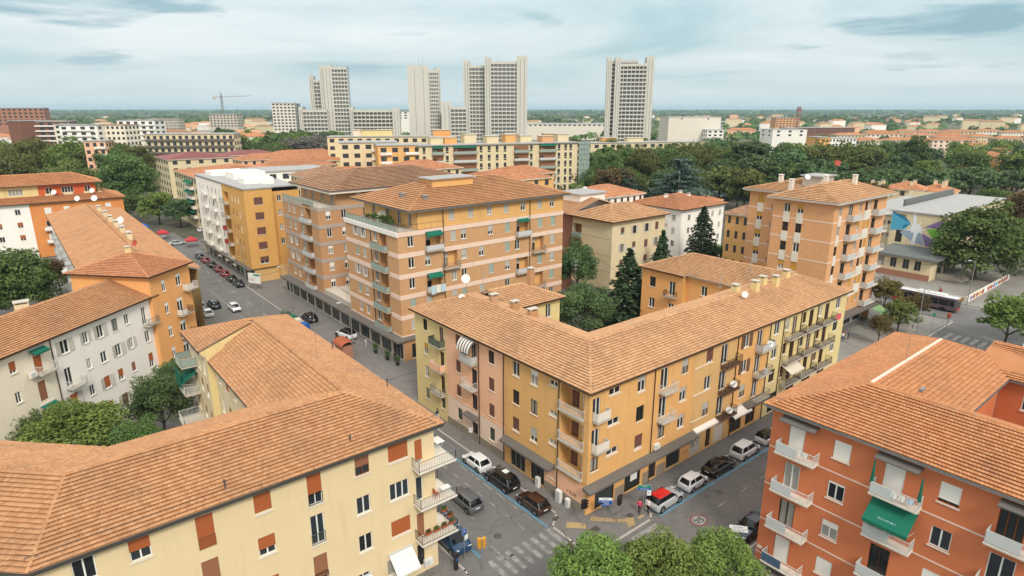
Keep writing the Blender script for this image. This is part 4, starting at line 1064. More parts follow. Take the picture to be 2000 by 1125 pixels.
for (x, y, w_, d_, h_) in ((46.4, 61.0, 1.1, .7, .9), (46.6, 57.0, 1.0, .7, .9), (46.5, 53.5, 1.2, .7, .8), (74.0, 43.6, .9, .9, 1.1), (77.2, 42.6, .9, .9, 1.3), (80.5, 43.4, .9, .9, 1.2), (82.2, 42.4, .9, .8, 1.2), (86.5, 43.2, .9, .9, 1.2), (57.2, 66.3, .8, .8, 1.6)):
    chimney(C, (x, y, 16.0 if x < 90 else 16), w_, d_, h_, 'render_yellow' if x > 60 else 'tile_pale')
# shop posters and graffiti
b = MB(); b.box(-.55, -.01, 0, .55, 0, 1.5); p_ = b.build('poster', 'sign_white', C, rel(C, (47.6, Y0 + .1, 1.2)))
me = text_mesh(3, .5, 'iron_dark'); o = obj('lettering', me, p_, (0, -.02, 1.0)); o.rotation_euler = (R(90), 0, 0)
me = text_mesh(3, .95, 'black_plastic'); o = obj('graffiti', me, C, rel(C, (58.6, Y0 - .012 + .05, 1.7))); o.rotation_euler = (R(90), R(-8), 0)
me = text_mesh(4, .5, 'dish_red'); o = obj('graffiti', me, C, rel(C, (56.7, Y0 - .012, 1.3))); o.rotation_euler = (R(90), 0, 0)
me = text_mesh(4, .6, 'louvre_brown'); o = obj('graffiti', me, C, rel(C, (X0 - .045, 39.8, 1.7))); o.rotation_euler = (R(90), 0, R(-90))
# low flat shed in the court
b = MB(); b.box(-9, -1.6, 0, 9, 1.6, 3.0); shd = b.build('courtyard_shed', 'concrete', None, (69, 54.0, 0)); tag(shd, 'low flat grey shed in the courtyard of the yellow building', 'shed')
b = MB(); b.box(-9.2, -1.8, 0, 9.2, 1.8, .12); b.build('roof', 'roof_membrane', shd, (0, 0, 3.003))

# ---------------------------------------------------------------- blocks along the avenue and behind
FZ = (4.9, 8.4, 11.85, 15.3, 18.8, 22.3)
BZ = (4.05, 7.5, 10.95, 14.4, 17.85, 21.3)
# ===== D: brick block with roof terrace =======================================================
D = root('apartment_building', (64, 95, 0), 'tan brick apartment block with pink bands and a planted roof terrace, behind the yellow building', 'building')
dx0, dx1, dy0, dy1 = 46.5, 82.2, 86.0, 105.2
palD = pick(dict(sh='shutter_grey', k=1), dict(sh='shutter_grey', k=.6), dict(sh='shutter_grey', k=.5), {}, dict(sh='panel_green_glass', k=1))
lf = []
for i, z in enumerate(FZ[:5]):
    if i in (0, 1, 3): lf += [(100.75, z, 1.25, 1.6), (98.0, z, 1.25, 1.6)]
    else: lf += [(100.9, z, 1.3, 1.6, dict(side='louvre_grey')), (98.2, z, 1.3, 1.6, dict(side='louvre_grey'))]
    lf += [(93.7, z, 1.2, 1.7, {}), (91.0, z - 1.0, 2.6, 2.9, 'void')]
facade(D, (dx0, dy1), (dx0, dy0), 3.6, 21.3, 'brick_tan', lf, pal=palD, deep=1.2)
for z in FZ[:5]:
    b = MB(); b.box(dx0 + 1.2 - 64, -5.4, z - 1.0, dx0 + 1.25 - 64, -2.6, z + 1.9); b.build('loggia_wall', 'render_ochre', D)
    win(D, (dx0 + 1.02, 90.5, z - .95), -math.pi / 2, 1.2, 2.4, fr='wood_dark', sill=None)
    balcony(D, (dx0, dy1), (0, -1), dy1 - 91.9, z - 1.05, 5.0, .75, 'rail_grey', 'panel_green_glass', 1.0, step=.3)
fr = [(48.8, z, 1.1, 1.7) for z in FZ[:5]]
cols = {5: (56.8, 60.7, 64.7, 68.4, 72.3, 76.3, 79.4), 4: (57.0, 59.1, 64.8, 68.6, 76.4, 79.6), 3: (51.9, 59.1, 62.8, 68.6, 70.9, 79.6), 2: (57.0, 59.1, 64.9, 68.6, 76.4, 79.5), 1: (51.9, 57, 59.1, 62.8, 68.6, 79.5), 0: (57, 59.1, 64.9, 68.6, 76.4, 79.5)}
for i, cs in cols.items(): fr += [(c, FZ[i], 1.1, 1.7) for c in cs]
bal = [(53.0, 4), (72.1, 4), (56.3, 3), (75.9, 3), (53.0, 2), (72.1, 2), (75.9, 1), (72.1, 0)]
for c, i in bal: fr += [(c, FZ[i] - .95, 2.8, 2.75, 'void')]
facade(D, (dx0, dy0), (dx1, dy0), 3.6, 21.3, 'brick_tan', [f for f in fr if f[1] < 21], pal=palD, deep=1.0)
for c, i in bal:
    b = MB(); b.box(c - 1.4 - 64, -8.05, FZ[i] - .95, c + 1.4 - 64, -8.0, FZ[i] + 1.8); b.build('loggia_wall', 'render_ochre', D)
    win(D, (c - .6, dy0 + .78, FZ[i] - .9), 0, 1.1, 2.4, fr='wood_dark', sill=None, sh='shutter_grey', k=.4)
    balcony(D, (dx0, dy0), (1, 0), c - dx0, FZ[i] - 1.05, 3.3, .8, 'rail_grey', 'panel_grey' if i % 2 == 0 else None, 1.0, step=.16)
awning(D, (53.0, dy0, 20.9), 0, 3.0, .9, .6, 'cloth_green'); awning(D, (53.0, dy0, 13.9), 0, 2.8, .9, .6, 'cloth_green'); awning(D, (75.9, dy0, 7.0), 0, 2.8, .9, .6, 'cloth_green'); awning(D, (72.1, dy0, 20.9), 0, 2.6, .6, .4, 'cloth_green')
facade(D, (dx1, dy0), (dx1, dy1), 0, 24.4, 'brick_tan'); facade(D, (dx1, dy1), (dx0, dy1), 0, 21.3, 'brick_tan')
for z in BZ:
    mt = 'band_white' if z > 21 else 'band_pink'; dz = .0
    for p0, p1 in (((dx0, dy1), (dx0, 94.5)), ((dx0, 89.2), (dx0, dy0 - .03))) if z < 21 else (((dx0, dy1), (dx0, dy0 - .03)),): band(D, p0, p1, z - .75, z, mt, .06 if z < 21 else .22)
    # front bands break at the balconies
    cuts = sorted([(c - 1.7, c + 1.7) for c, i in bal if abs(FZ[i] - 1.05 - z) < .6]); u = dx0
    for a, c in cuts + [(dx1, dx1)]:
        band(D, (u, dy0), (a, dy0), z - .75, z, mt if z < 21 else ('band_white' if a < 56 else 'band_pink'), .06 if z < 21 else .1); u = c
px0 = 50.2
facade(D, (px0, dy1 - .4), (px0, dy0 + .2), 21.3, 24.4, 'render_ochre', [(y, 21.5, 1.1, 2.3, dict(sill=None)) for y in (88.5, 92, 96, 101)])
facade(D, (px0, dy0 + .1), (dx1, dy0 + .1), 21.3, 24.4, 'render_ochre', [f for f in fr if f[1] > 21], pal=palD)
b = MB(); b.box(dx0 - 64, -9, 21.1, px0 - 64, dy1 - 95, 21.28); b.build('terrace', 'concrete', D)
me = rail_mesh([(dx0 + .1 - 64, dy1 - 95.1), (dx0 + .1 - 64, -8.9), (55.2 - 64, -8.9)], 1.0, 'iron_dark', 1.2)
o = obj('terrace_railing', me, D, (0, 0, 21.3))
for k in range(15):
    y = dy1 - .2 - k * 1.25 - .55
    if y > dy0 + .4: b = MB(); b.box(dx0 + .06 - 64, y - .55 - 95, .1, dx0 + .09 - 64, y + .55 - 95, .93); b.build('panel', 'panel_green_glass', o)
pl, cp, ev = hip(48.2, 83.2, 85.1, 106.0, 24.6, 3.4, 'hh')
roof(D, pl, 'tile_warm', cp, ev, tw=.4, th=.62, arch=.03, gut='zinc', soffit='zinc', thick=.25, fascia=('zinc', .3), lift=.17)
b = MB(); b.box(-7, -3, 27, 1.5, 1.0, 28.3); st_ = b.build('stair_head', 'render_ochre', D); b = MB(); b.box(-7.4, -3.4, 28.3, 1.9, 1.4, 28.5); b.build('flat_roof', 'roof_membrane', st_)
for (x, y) in ((51.6, 93.0), (53.3, 88.5)): chimney(D, (x, y, 25.4), .8, .8, .7, 'zinc', cap='zinc')
pipe(D, (73.8, dy0 - .12), 4, 24.3, r=.07); pipe(D, (55.0, dy0 - .12), 4, 24.3, r=.07); pipe(D, (dx0 - .08, 95.2), 4, 21, r=.06)
# shops under the brick blocks: recessed glass fronts below a deep canopy
def arcade(rt, x, y0, y1, x2, bays, mt='concrete_dark', col='concrete', step=4.2):
    facade(rt, (x, y1), (x, y0), 0, 3.7, col, [(y0 + (k + .5) * (y1 - y0) / bays, .25, (y1 - y0) / bays - .7, 2.7, dict(gl='shop_glass', fr='steel_grey', sill=None, mull=2)) for k in range(bays)])
    b = MB(); lx, ly = rt.location.x, rt.location.y
    b.box(x - 1.3 - lx, y0 - ly - .3, 3.55, x2 - lx, y1 - ly, 3.85); b.build('arcade_roof', mt, rt)
arcade(D, 46.0, 84.8, 105.0, 82, 5)
facade(D, (46.0, 84.8), (60, 84.8), 0, 3.6, 'brick_tan_dull', [(49, .25, 3, 2.6, dict(gl='shop_glass', sill=None, mull=2))])
# ===== E: the brick block farther along =======================================================
E_ = root('apartment_building', (60, 128, 0), 'tan brick apartment block with grey bands, second along the avenue', 'building')
ex0, ex1, ey0, ey1 = 46.8, 84.0, 118.4, 138.0
lf = []
for i, z in enumerate(FZ[:5]):
    if i in (1, 2): lf += [(134.2, z, 1.3, 1.6, dict(side='louvre_grey')), (131.2, z, 1.3, 1.6, dict(side='louvre_grey'))]
    else: lf += [(134.0, z, 1.2, 1.6), (131.2, z, 1.2, 1.6)]
    lf += [(126.8, z, 1.2, 1.6), (123.6, z - 1.0, 2.8, 2.8, 'void')]
facade(E_, (ex0, ey1), (ex0, ey0), 3.6, 21.3, 'brick_tan_dull', lf, pal=palD, deep=1.2)
for z in FZ[:5]:
    b = MB(); b.box(ex0 + 1.2 - 60, -5.9, z - 1.0, ex0 + 1.25 - 60, -2.9, z + 1.8); b.build('loggia_wall', 'render_amber', E_)
    win(E_, (ex0 + 1.02, 123.2, z - .95), -math.pi / 2, 1.2, 2.4, fr='wood_dark', sill=None)
    balcony(E_, (ex0, ey1), (0, -1), ey1 - 124.3, z - 1.05, 4.8, .8, 'rail_grey', 'panel_grey', 1.0, step=.3)
facade(E_, (ex0, ey0), (ex1, ey0), 3.6, 21.3, 'brick_tan_dull', [(48.9, z, 1.05, 1.7) for z in FZ[:5]] + [(52.2, z, 1.1, 1.7) for z in FZ[:5]] + [(x, z, 1.1, 1.7) for x in (57, 62) for z in FZ[3:5]], pal=pick(dict(sh='shutter_white', k=.5), dict(sh='shutter_white', k=.3), {}))
facade(E_, (ex1, ey0), (ex1, ey1), 0, 21.3, 'brick_tan_dull'); facade(E_, (ex1, ey1), (ex0, ey1), 0, 21.3, 'brick_tan_dull')
for z in BZ:
    for p0, p1 in (((ex0, ey1), (ex0, 126.2)), ((ex0, 121.8), (ex0, ey0 - .03))): band(E_, p0, p1, z - .75, z, 'band_grey', .06)
    band(E_, (ex0, ey0), (ex1, ey0), z - .75, z, 'band_grey', .06)
me = rail_mesh([(ex0 + .1 - 60, ey1 - 128.1), (ex0 + .1 - 60, -9.4), (51.5 - 60, -9.4)], 1.0, 'rail_grey', .9); o = obj('terrace_railing', me, E_, (0, 0, 21.3))
for k in range(11):
    y = ey1 - 1.0 - k * 1.6; b = MB(); b.box(ex0 + .05 - 60, y - .75 - 128, .08, ex0 + .08 - 60, y + .75 - 128, .95); b.build('panel', 'panel_green_glass', o)
b = MB(); b.box(ex0 - 60, ey0 - 128, 21.1, ex1 - 60, ey1 - 128, 21.28); b.build('terrace', 'concrete', E_)
facade(E_, (51.0, ey1 - .5), (51.0, ey0 + .6), 21.3, 24.2, 'brick_tan_dull', [(y, 21.5, 1.2, 2.2, dict(sill=None)) for y in (121, 126, 131, 135)]); facade(E_, (51.0, ey0 + .6), (ex1, ey0 + .6), 21.3, 24.2, 'brick_tan_dull', [(x, 22.0, 1.1, 1.7, dict(sh='shutter_white', k=1)) for x in (56, 60.5, 65, 69.5, 74)])
pl, cp, ev = hip(49.2, 85, 117.4, 139.6, 24.4, 3.2, 'hh')
roof(E_, pl, 'tile_brown', cp, ev, tw=.5, th=.72, arch=.03, gut='zinc', soffit='concrete_pale', thick=.5, fascia=('concrete_pale', .55), lift=.18)
arcade(E_, 46.0, 105.3, 138.5, 60, 8); b = MB(); b.box(46.8 - 60, 105.4 - 128, 3.85, 60 - 60, 118.2 - 128, 4.9); b.box(49 - 60, 108 - 128, 4.9, 55 - 60, 115 - 128, 5.4); b.build('link_roof', 'concrete', E_)
# ===== F: white and ochre block ===============================================================
F_ = root('apartment_building', (48, 171, 0), 'white and ochre flat-roofed apartment block with a blank ochre end wall on the avenue', 'building')
lf = []
for z in (4.9, 8.3, 11.75, 15.2, 18.7):
    lf += [(159.1, z, .8, 1.6), (156.4, z, .8, 1.6), (153.8, z, .8, 1.6)]
facade(F_, (42, 167.3), (42, 149.2), 3.6, 22.2, 'render_amber', lf + [(164.2, z - .9, 4.2, 2.6, 'void') for z in (4.9, 8.3, 11.75, 15.2, 18.7)], pal=pick(dict(sh='shutter_dull', k=1), {}), deep=1.0)
for k, z in enumerate((4.9, 8.3, 11.75, 15.2, 18.7)):
    b = MB(); b.box(-5.0, -9.2, z - .9, -4.95, -4.4, z + 1.7); b.build('loggia_wall', 'render_ochre_dull', F_)
    for y in (165.2, 163): win(F_, (42.84, y, z - .85), -math.pi / 2, 1.1, 2.3, sill=None, fr='wood_brown')
    balcony(F_, (42, 167.3), (0, -1), 3.1, z - 1.0, 5.0, 1.0, 'rail_grey', 'cloth_red' if k in (1, 2) else None, .7, step=.2)
wf = [(y, z, .9, 1.6) for y in (189.3, 186.4, 181, 177, 173.5, 170) for z in (4.9, 8.3, 11.75, 15.2, 18.7)]
facade(F_, (42, 193), (42, 167.3), 3.6, 22.0, 'render_white', wf, pal=pick(dict(sh='shutter_grey', k=.8), dict(fr='wood_dark'), dict(sh='shutter_dull', k=1)))
for y in (184, 175.2):
    for z in (4.9, 8.3, 11.75, 15.2, 18.7): balcony(F_, (42, 193), (0, -1), 193 - y, z - 1.0, 3.4, .9, 'rail_white', 'band_white', 1.0, step=.3)
facade(F_, (42, 149.2), (48.4, 149.2), 3.6, 22.2, 'render_amber', [(45.1, z, 2.0, 1.7, dict(sh='shutter_plum', k=1.0 if z > 5 else .6)) for z in (4.6, 8.1, 11.6, 15.1, 18.6)])
facade(F_, (48.4, 149.2), (48.4, 152.5), 0, 22.2, 'render_amber'); facade(F_, (48.4, 152.5), (56, 152.5), 0, 21.0, 'render_amber', [(51, z, 1, 1.4) for z in (8.1, 11.6, 15.1, 18.6)]); facade(F_, (56, 152.5), (56, 193), 0, 22, 'render_white'); facade(F_, (56, 193), (42, 193), 0, 22, 'render_white')
facade(F_, (42.6, 193), (42.6, 149.8), 0, 3.6, 'concrete', [(151 + k * 4.2, .2, 3.2, 2.8, dict(gl='shop_glass', fr='steel_grey', sill=None)) for k in range(10)]); facade(F_, (42.6, 149.8), (56, 149.8), 0, 3.6, 'render_ochre_dull')
b = MB(); b.box(40.9 - 48, 149.0 - 171, 3.4, 42.05 - 48, 193 - 171, 3.65); b.build('arcade_roof', 'concrete_dark', F_)
b = MB(); b.box(41.8 - 48, 149.0 - 171, 22.2, 48.7 - 48, 193.2 - 171, 22.5); b.box(48.7 - 48, 152.3 - 171, 21.9, 56.2 - 48, 193.2 - 171, 22.2); fr_ = b.build('roof', 'roof_membrane', F_)
for (x0, y0, x1, y1, h_) in ((45, 158, 52, 163, 1.4), (46, 170, 54, 178, 1.8), (44, 183, 53, 190, 1.2)):
    b = MB(); b.box(x0 - 48, y0 - 171, 22.2, x1 - 48, y1 - 171, 22.4 + h_); b.build('roof_box', 'render_white', fr_)
for k in range(4): awning(F_, (42.6, 154 + k * 6.5, 3.3), -math.pi / 2, 2.6, 1.6, .6, 'cloth_beige' if k else 'cloth_green', valance=.2, arms=False)

# ===== G: white house, orange stair block and the long tiled range on the left =================
ge = Vector((.74, .6726)); gm = Vector((-.6726, .74)); g0 = Vector((14.35, 99.82))
g = lambda u, v: tuple(g0 + ge * u + gm * v)
g3 = lambda u, v, z: (*g(u, v), z)
G1 = root('apartment_building', (*g(-14, 5), 0), 'white apartment house with a low tiled roof, standing obliquely at the left edge', 'building')
pv = dict(side='louvre_grey')
gw = [(-23.2, 11.8, .8, 1.4, dict(sh='shutter_brown', k=.7)), (-20.15, 10.7, 1.0, 2.5, dict(sh='shutter_brown', k=1, sill=None)), (-16.35, 11.5, 1.15, 1.7, pv), (-13.2, 11.6, .8, 1.5, pv), (-10.85, 11.5, 1.0, 1.7, pv), (-8.35, 11.5, 1.0, 1.7, dict(fr='louvre_green')), (-6.2, 11.7, .8, 1.4, {}), (-3.0, 10.6, .8, 2.5, dict(sill=None)),
      (-23.3, 8.3, .7, 1.3, {}), (-20.3, 7.2, 1.0, 2.4, dict(sh='shutter_dull', k=1, sill=None)), (-16.6, 7.3, 1.0, 2.4, dict(sill=None)), (-13.4, 8.2, .7, 1.4, {}), (-11.0, 8.1, 1.0, 1.5, {}), (-8.5, 8.0, 1.0, 1.7, pv), (-6.1, 8.2, .8, 1.5, pv), (-3.0, 7.9, .9, 1.7, {}),
      (-23.3, 4.8, .7, 1.4, dict(sh='shutter_dull', k=1)), (-20.3, 3.8, 1.0, 2.3, {}), (-16.5, 4.3, 1.1, 1.9, dict(sh='shutter_brown', k=1, side='louvre_grey')), (-13.7, 4.7, .8, 1.4, {}), (-11.2, 4.5, 1.0, 1.7, dict(sh='shutter_brown', k=.8, side='louvre_grey')), (-8.8, 4.6, .9, 1.6, dict(sh='shutter_brown', k=.6)), (-6.4, 4.8, .7, 1.4, dict(sh='shutter_dull', k=.8)), (-3.0, 4.0, .9, 2.2, dict(sh='shutter_brown', k=.5)),
      (-23.3, 1.2, .9, 1.5, dict(sh='shutter_dull', k=1)), (-20.3, 1.0, 1.0, 1.5, dict(sh='shutter_dull', k=.8)), (-13.7, 1.1, .7, 1.5, {}), (-11.4, 1.0, 1.0, 1.7, dict(sh='shutter_brown', k=.5)), (-8.8, .9, 1.1, 1.7, dict(sh='shutter_plum', k=1, side='louvre_grey'))]
facade(G1, g(-18.2, 0), g(-.4, 0), -1, 14.1, 'render_white', [(a[0] + 18.2, *a[1:]) for a in gw if a[0] > -18.2]); facade(G1, g(-44, 0), g(-18.2, 0), -1, 14.1, 'render_white_warm', [(a[0] + 44, *a[1:]) for a in gw if a[0] < -18.2] + [(44 - u, z, 1.0, 1.5, dict(sh='shutter_brown', k=.7)) for u in (27, 31, 35) for z in (11.7, 8.2, 4.7)])
facade(G1, g(-44, 11.4), g(-44, 0), -1, 14.1, 'render_white'); facade(G1, g(-.4, 11.4), g(-44, 11.4), -1, 14.1, 'render_white')
pipe(G1, g(-18.2, -.08), 0, 14); balcony(G1, g(-44, 0), ge, 44 - 19.7, 10.6, 2.2, 1.0, 'rail_white'); balcony(G1, g(-44, 0), ge, 44 - 16.2, 7.2, 2.2, 1.0, 'rail_white'); balcony(G1, g(-44, 0), ge, 44 - 2.4, 10.5, 2.2, 1.0, 'rail_grey')
ga = math.atan2(ge.y, ge.x)
awning(G1, g3(-20.1, 0, 13.6), ga, 2.0, .9, .35, 'cloth_green'); awning(G1, g3(-20.1, 0, 6.7), ga, 2.0, .9, .35, 'cloth_green'); ac_unit(G1, g3(-21.4, -.2, 10.6), ga)
a, c = -45, -.2
r1 = [[g3(a, -.5, 14.2), g3(c, -.5, 14.2), g3(c, 5.7, 16.5), g3(a, 5.7, 16.5)], [g3(c, 11.9, 14.2), g3(a, 11.9, 14.2), g3(a, 5.7, 16.5), g3(c, 5.7, 16.5)]]
roof(G1, r1, 'tile_warm', [(g3(a, 5.7, 16.5), g3(c, 5.7, 16.5))], [(g3(a, -.5, 14.2), g3(c, -.5, 14.2))], tw=.26, th=.36, gut='gutter_copper', guard=.37)
for u in (-19, -14.5): chimney(G1, g3(u, 6.8, 16.2), 1.5, 1.3, .7, 'render_cream')
G2 = root('stair_block', (*g(2.6, 5), 0), 'taller orange rendered block with a pyramid tile roof beside the white house', 'building')
s0 = 1.65
g2w = [(s0 + .95 + .15, z, .85, 1.7, dict(side=None, sh='shutter_white', k=.3)) for z in (14.3, 10.9, 7.3, 3.9)] + [(6.0, z, 1.1, 1.8, dict(sh='shutter_white', k=.2)) for z in (14.3,)] + [(5.6, z - .9, 1.3, 2.5, dict(sill=None, sh='shutter_white', k=.2)) for z in (10.9, 7.3, 3.9)]
facade(G2, g(-1.65, -.55), g(7.0, -.55), 0, 17.1, 'render_orange', g2w); facade(G2, g(-1.65, 12), g(-1.65, -.55), 0, 17.1, 'render_orange'); facade(G2, g(7.0, -.55), g(7.0, 12), 0, 17.1, 'render_orange'); facade(G2, g(7, 12), g(-1.65, 12), 0, 17.1, 'render_orange')
balcony(G2, g(-1.65, -.55), ge, 7.9, 13.3, 2.4, 1.0, 'rail_white', 'concrete_pale', .5); balcony(G2, g(-1.65, -.55), ge, 5.9, 9.9, 2.6, 1.0, 'iron_dark', 'concrete_pale', .4); balcony(G2, g(-1.65, -.55), ge, 5.9, 6.3, 2.6, 1.0, 'iron_dark')
ap = g3(2.65, 5.7, 19.6)
cor = [g3(-2.2, -1.1, 17.25), g3(7.5, -1.1, 17.25), g3(7.5, 12.5, 17.25), g3(-2.2, 12.5, 17.25)]
roof(G2, [[cor[i], cor[(i + 1) % 4], ap] for i in range(4)], 'tile_bright', [(cor[i], ap) for i in range(4)], [(cor[i], cor[(i + 1) % 4]) for i in range(4)], tw=.27, th=.36, gut='gutter_copper')
chimney(G2, ap, .7, .7, .6, 'render_yellow')
G3 = root('apartment_building', (15, 155, 0), 'long white fronted range with a brownish tile roof running up the avenue on the left', 'building')
gl_ = [(y, z, 1.1, 1.6) for y in (122, 126, 131, 136, 141, 147, 153, 160, 167, 175, 183, 190) for z in (11.6, 8.2, 4.8)]
facade(G3, (7.5, 196), (7.5, 112), 0, 14, 'render_white', gl_, pal=pick(dict(sh='shutter_grey', k=.5), {}, dict(side='louvre_grey'))); facade(G3, (22.7, 112), (22.7, 196), 0, 14, 'render_yellow', [(y, 11.5, 1.1, 1.6) for y in (140, 150, 160, 170)]); facade(G3, (22.7, 196), (7.5, 196), 0, 14, 'render_white')
for k in range(8):
    for z in (10.6, 7.2, 3.8): balcony(G3, (7.5, 196), (0, -1), 196 - 124 - k * 8.0, z, 3.4, 1.0, 'rail_grey', 'panel_grey', 1.0, step=.3)
awning(G3, (7.5, 128, 13.3), -math.pi / 2, 3.2, 1.6, 1.0, 'cloth_green'); awning(G3, (7.5, 150, 9.6), -math.pi / 2, 3.0, 1.6, 1.0, 'cloth_white')
pl, cp, ev = hip(6.9, 23.3, 112, 197, 14.1, 2.9, 'gh', 'y')
roof(G3, pl, 'tile_warm', cp, ev, tw=.3, th=.5, gut='gutter_copper', lift=.13)
for k, y in enumerate((134, 142, 150, 158, 166, 176)): chimney(G3, (16.4, y, 16.9), .8, 2.2, .8, 'render_cream')
# ===== H: orange block at the far left ========================================================
H_ = root('apartment_building', (0, 222, 0), 'bright orange and white block with a set-back top floor, far left', 'building')
ho = [(y, z, 1.4, 1.7) for y in (12.5, 17.8, 22.5) for z in (12.0, 8.5, 5.0)] + [(8.2, 11.2, 1.6, 2.5, dict(sh='shutter_white', k=1)), (8.2, 8.4, 1.9, 1.6), (8.2, 4.9, 1.9, 1.6)]
facade(H_, (4.2, 215), (26.4, 215), 0, 15, 'render_deep_orange', ho, pal=pick(dict(sh='shutter_white', k=1), dict(sh='shutter_white', k=.3), {}))
facade(H_, (-40, 215), (4.2, 215), 0, 15, 'render_white', [(x, z, 1.2, 1.5) for x in (1.5, -3, -8, -13) for z in (12.2, 8.7, 5.2)], pal=pick(dict(sh='shutter_brown', k=.6), {}))
facade(H_, (26.4, 215), (26.4, 232), 0, 15, 'render_deep_orange'); facade(H_, (-40, 232), (-40, 215), 0, 15, 'render_white')
for z in (7.4, 3.9): balcony(H_, (4.2, 215), (1, 0), 4.0, z, 3.2, 1.0, 'rail_white', 'band_white', 1.0, step=.4); balcony(H_, (4.2, 215), (1, 0), 13.6, z, 3.0, 1.0, 'rail_white', 'band_white', 1.0, step=.4)
roof(H_, [[(-40, 214.3, 15.1), (27.1, 214.3, 15.1), (22.6, 219.2, 16.5), (-40, 219.2, 16.5)], [(27.1, 214.3, 15.1), (27.1, 232, 15.1), (22.6, 229, 16.5), (22.6, 219.2, 16.5)]], 'tile_red', (), [((-40, 214.3, 15.1), (27.1, 214.3, 15.1))], tw=.5, th=.7, arch=.03, lift=.17)
facade(H_, (-40, 219.2), (7, 219.2), 15, 19.4, 'render_yellow', [(2, 17, 3.2, 1.7, dict(mull=3)), (-10, 17, 3, 1.7, dict(mull=3))]); facade(H_, (7, 219.3), (20.6, 219.3), 15, 19.4, 'render_redorange', [(9.5, 16.6, 1.6, 2.0), (13.8, 17, 2.8, 1.7, dict(mull=3)), (18.6, 16.8, 1.4, 1.9)], pal=pick({})); facade(H_, (20.6, 219.2), (20.6, 230), 15, 19.4, 'render_yellow'); facade(H_, (22.2, 219.2), (22.2, 219.21), 15, 15.1, 'render_yellow')
for x in (9.5, 13.8, 18.6):
    b = MB(); b.box(x - 1.1, -3.4, 15.9, x + 1.1, -2.7, 17.0); b.build('parapet', 'render_cream', H_)
pl, cp, ev = hip(-40, 22.4, 218.2, 231.5, 19.5, 2.7, 'gh', 'x')
roof(H_, pl, 'tile_red', cp, ev, tw=.5, th=.7, arch=.03, lift=.17)
# ===== I, J: cream and white houses behind the court ==========================================
I_ = root('apartment_building', (104, 91, 0), 'plain cream apartment house with hipped tile roof between the brick block and the firs', 'building')
facade(I_, (95.2, 96.5), (95.2, 84.9), 3.2, 17.7, 'render_cream', [(95.0, z - .9, 2.6, 2.6, 'void') for z in (14.4, 11.0, 7.6)], deep=1.0); facade(I_, (95.2, 96.5), (95.2, 84.9), 0, 3.2, 'render_grey')
facade(I_, (95.2, 84.9), (112.4, 84.9), 3.2, 17.7, 'render_cream', [(x, z, 1.1, 1.7) for x in (98.4, 102.2, 106.2, 109.6) for z in (14.6, 11.1, 7.7, 4.3)], pal=pick(dict(sh='shutter_plum', k=1), dict(sh='shutter_plum', k=.6), dict(side='louvre_grey', fr='wood_dark'))); facade(I_, (95.2, 84.9), (112.4, 84.9), 0, 3.2, 'render_grey')
facade(I_, (112.4, 84.9), (112.4, 110), 0, 17.7, 'render_cream'); facade(I_, (112.4, 110), (95.2, 110), 0, 17.7, 'render_cream'); facade(I_, (96, 110), (96, 96.5), 0, 17.6, 'brick_red')
for z in (14.4, 11.0, 7.6):
    b = MB(); b.box(-7.9, 2.6, z - .9, -7.8, 5.5, z + 1.7); b.build('loggia_wall', 'shutter_dull', I_); balcony(I_, (95.2, 96.5), (0, -1), 1.6, z - 1.0, 2.9, .5, 'rail_grey', 'panel_green_glass', 1.0, step=.4)
for z in (14.0, 10.5, 7.1): band(I_, (95.2, 96.5 - 3), (95.2, 84.9), z - .04, z + .04, 'band_grey', .03)
pl, cp, ev = hip(94.4, 113.2, 84.1, 97.5, 17.8, 2.5, 'hh'); pl2, cp2, ev2 = hip(95.2, 113.2, 97.3, 111, 17.8, 2.6, 'gh', 'y')
roof(I_, pl + pl2, 'tile_pale', cp + cp2, ev, tw=.4, th=.6, arch=.03, lift=.16, gut='gutter_copper')
b = MB(); b.box(-3, 9, 18, 5, 16, 21.2); o = b.build('penthouse', 'render_white', I_); b = MB(); b.box(-3.5, 8.5, 21.2, 5.5, 16.5, 21.45); b.build('flat_roof', 'roof_membrane', o)
J_ = root('apartment_building', (144, 105, 0), 'white rendered house with a terracotta roof and small balconies behind the firs', 'building')
facade(J_, (134.6, 114), (134.6, 96.6), 0, 14.9, 'render_white', [(y, z, 1.1, 1.6) for y in (111, 106.5, 99) for z in (11.8, 8.4, 5.0)] + [(102.5, z - .9, 1.2, 2.4, dict(sill=None)) for z in (11.8, 8.4, 5.0)], pal=pick({}, dict(sh='shutter_grey', k=1)))
facade(J_, (134.6, 96.6), (153.8, 96.6), 0, 14.9, 'render_white', [(x, z, 1.1, 1.6) for x in (138, 143, 148.5, 152) for z in (11.8, 8.4, 5.0)], pal=pick({}, dict(sh='shutter_grey', k=.6)))
facade(J_, (153.8, 96.6), (153.8, 114), 0, 14.9, 'render_white'); facade(J_, (153.8, 114), (134.6, 114), 0, 14.9, 'render_white')
for z in (10.8, 7.4, 4.0): balcony(J_, (134.6, 114), (0, -1), 11.4, z, 3.6, 1.1, 'rail_grey', 'panel_grey', 1.0, step=.3)
pl, cp, ev = hip(133.8, 154.6, 95.8, 114.8, 15.0, 2.6, 'hh'); roof(J_, pl, 'tile_bright', cp, ev, tw=.4, th=.6, arch=.03, lift=.16, gut='gutter_copper')
pipe(J_, (134.5, 108.5), 0, 14.8)
for (x, y) in ((140, 106), (146, 103), (149, 108)): chimney(J_, (x, y, 16.6), .8, .8, .8, 'render_white')
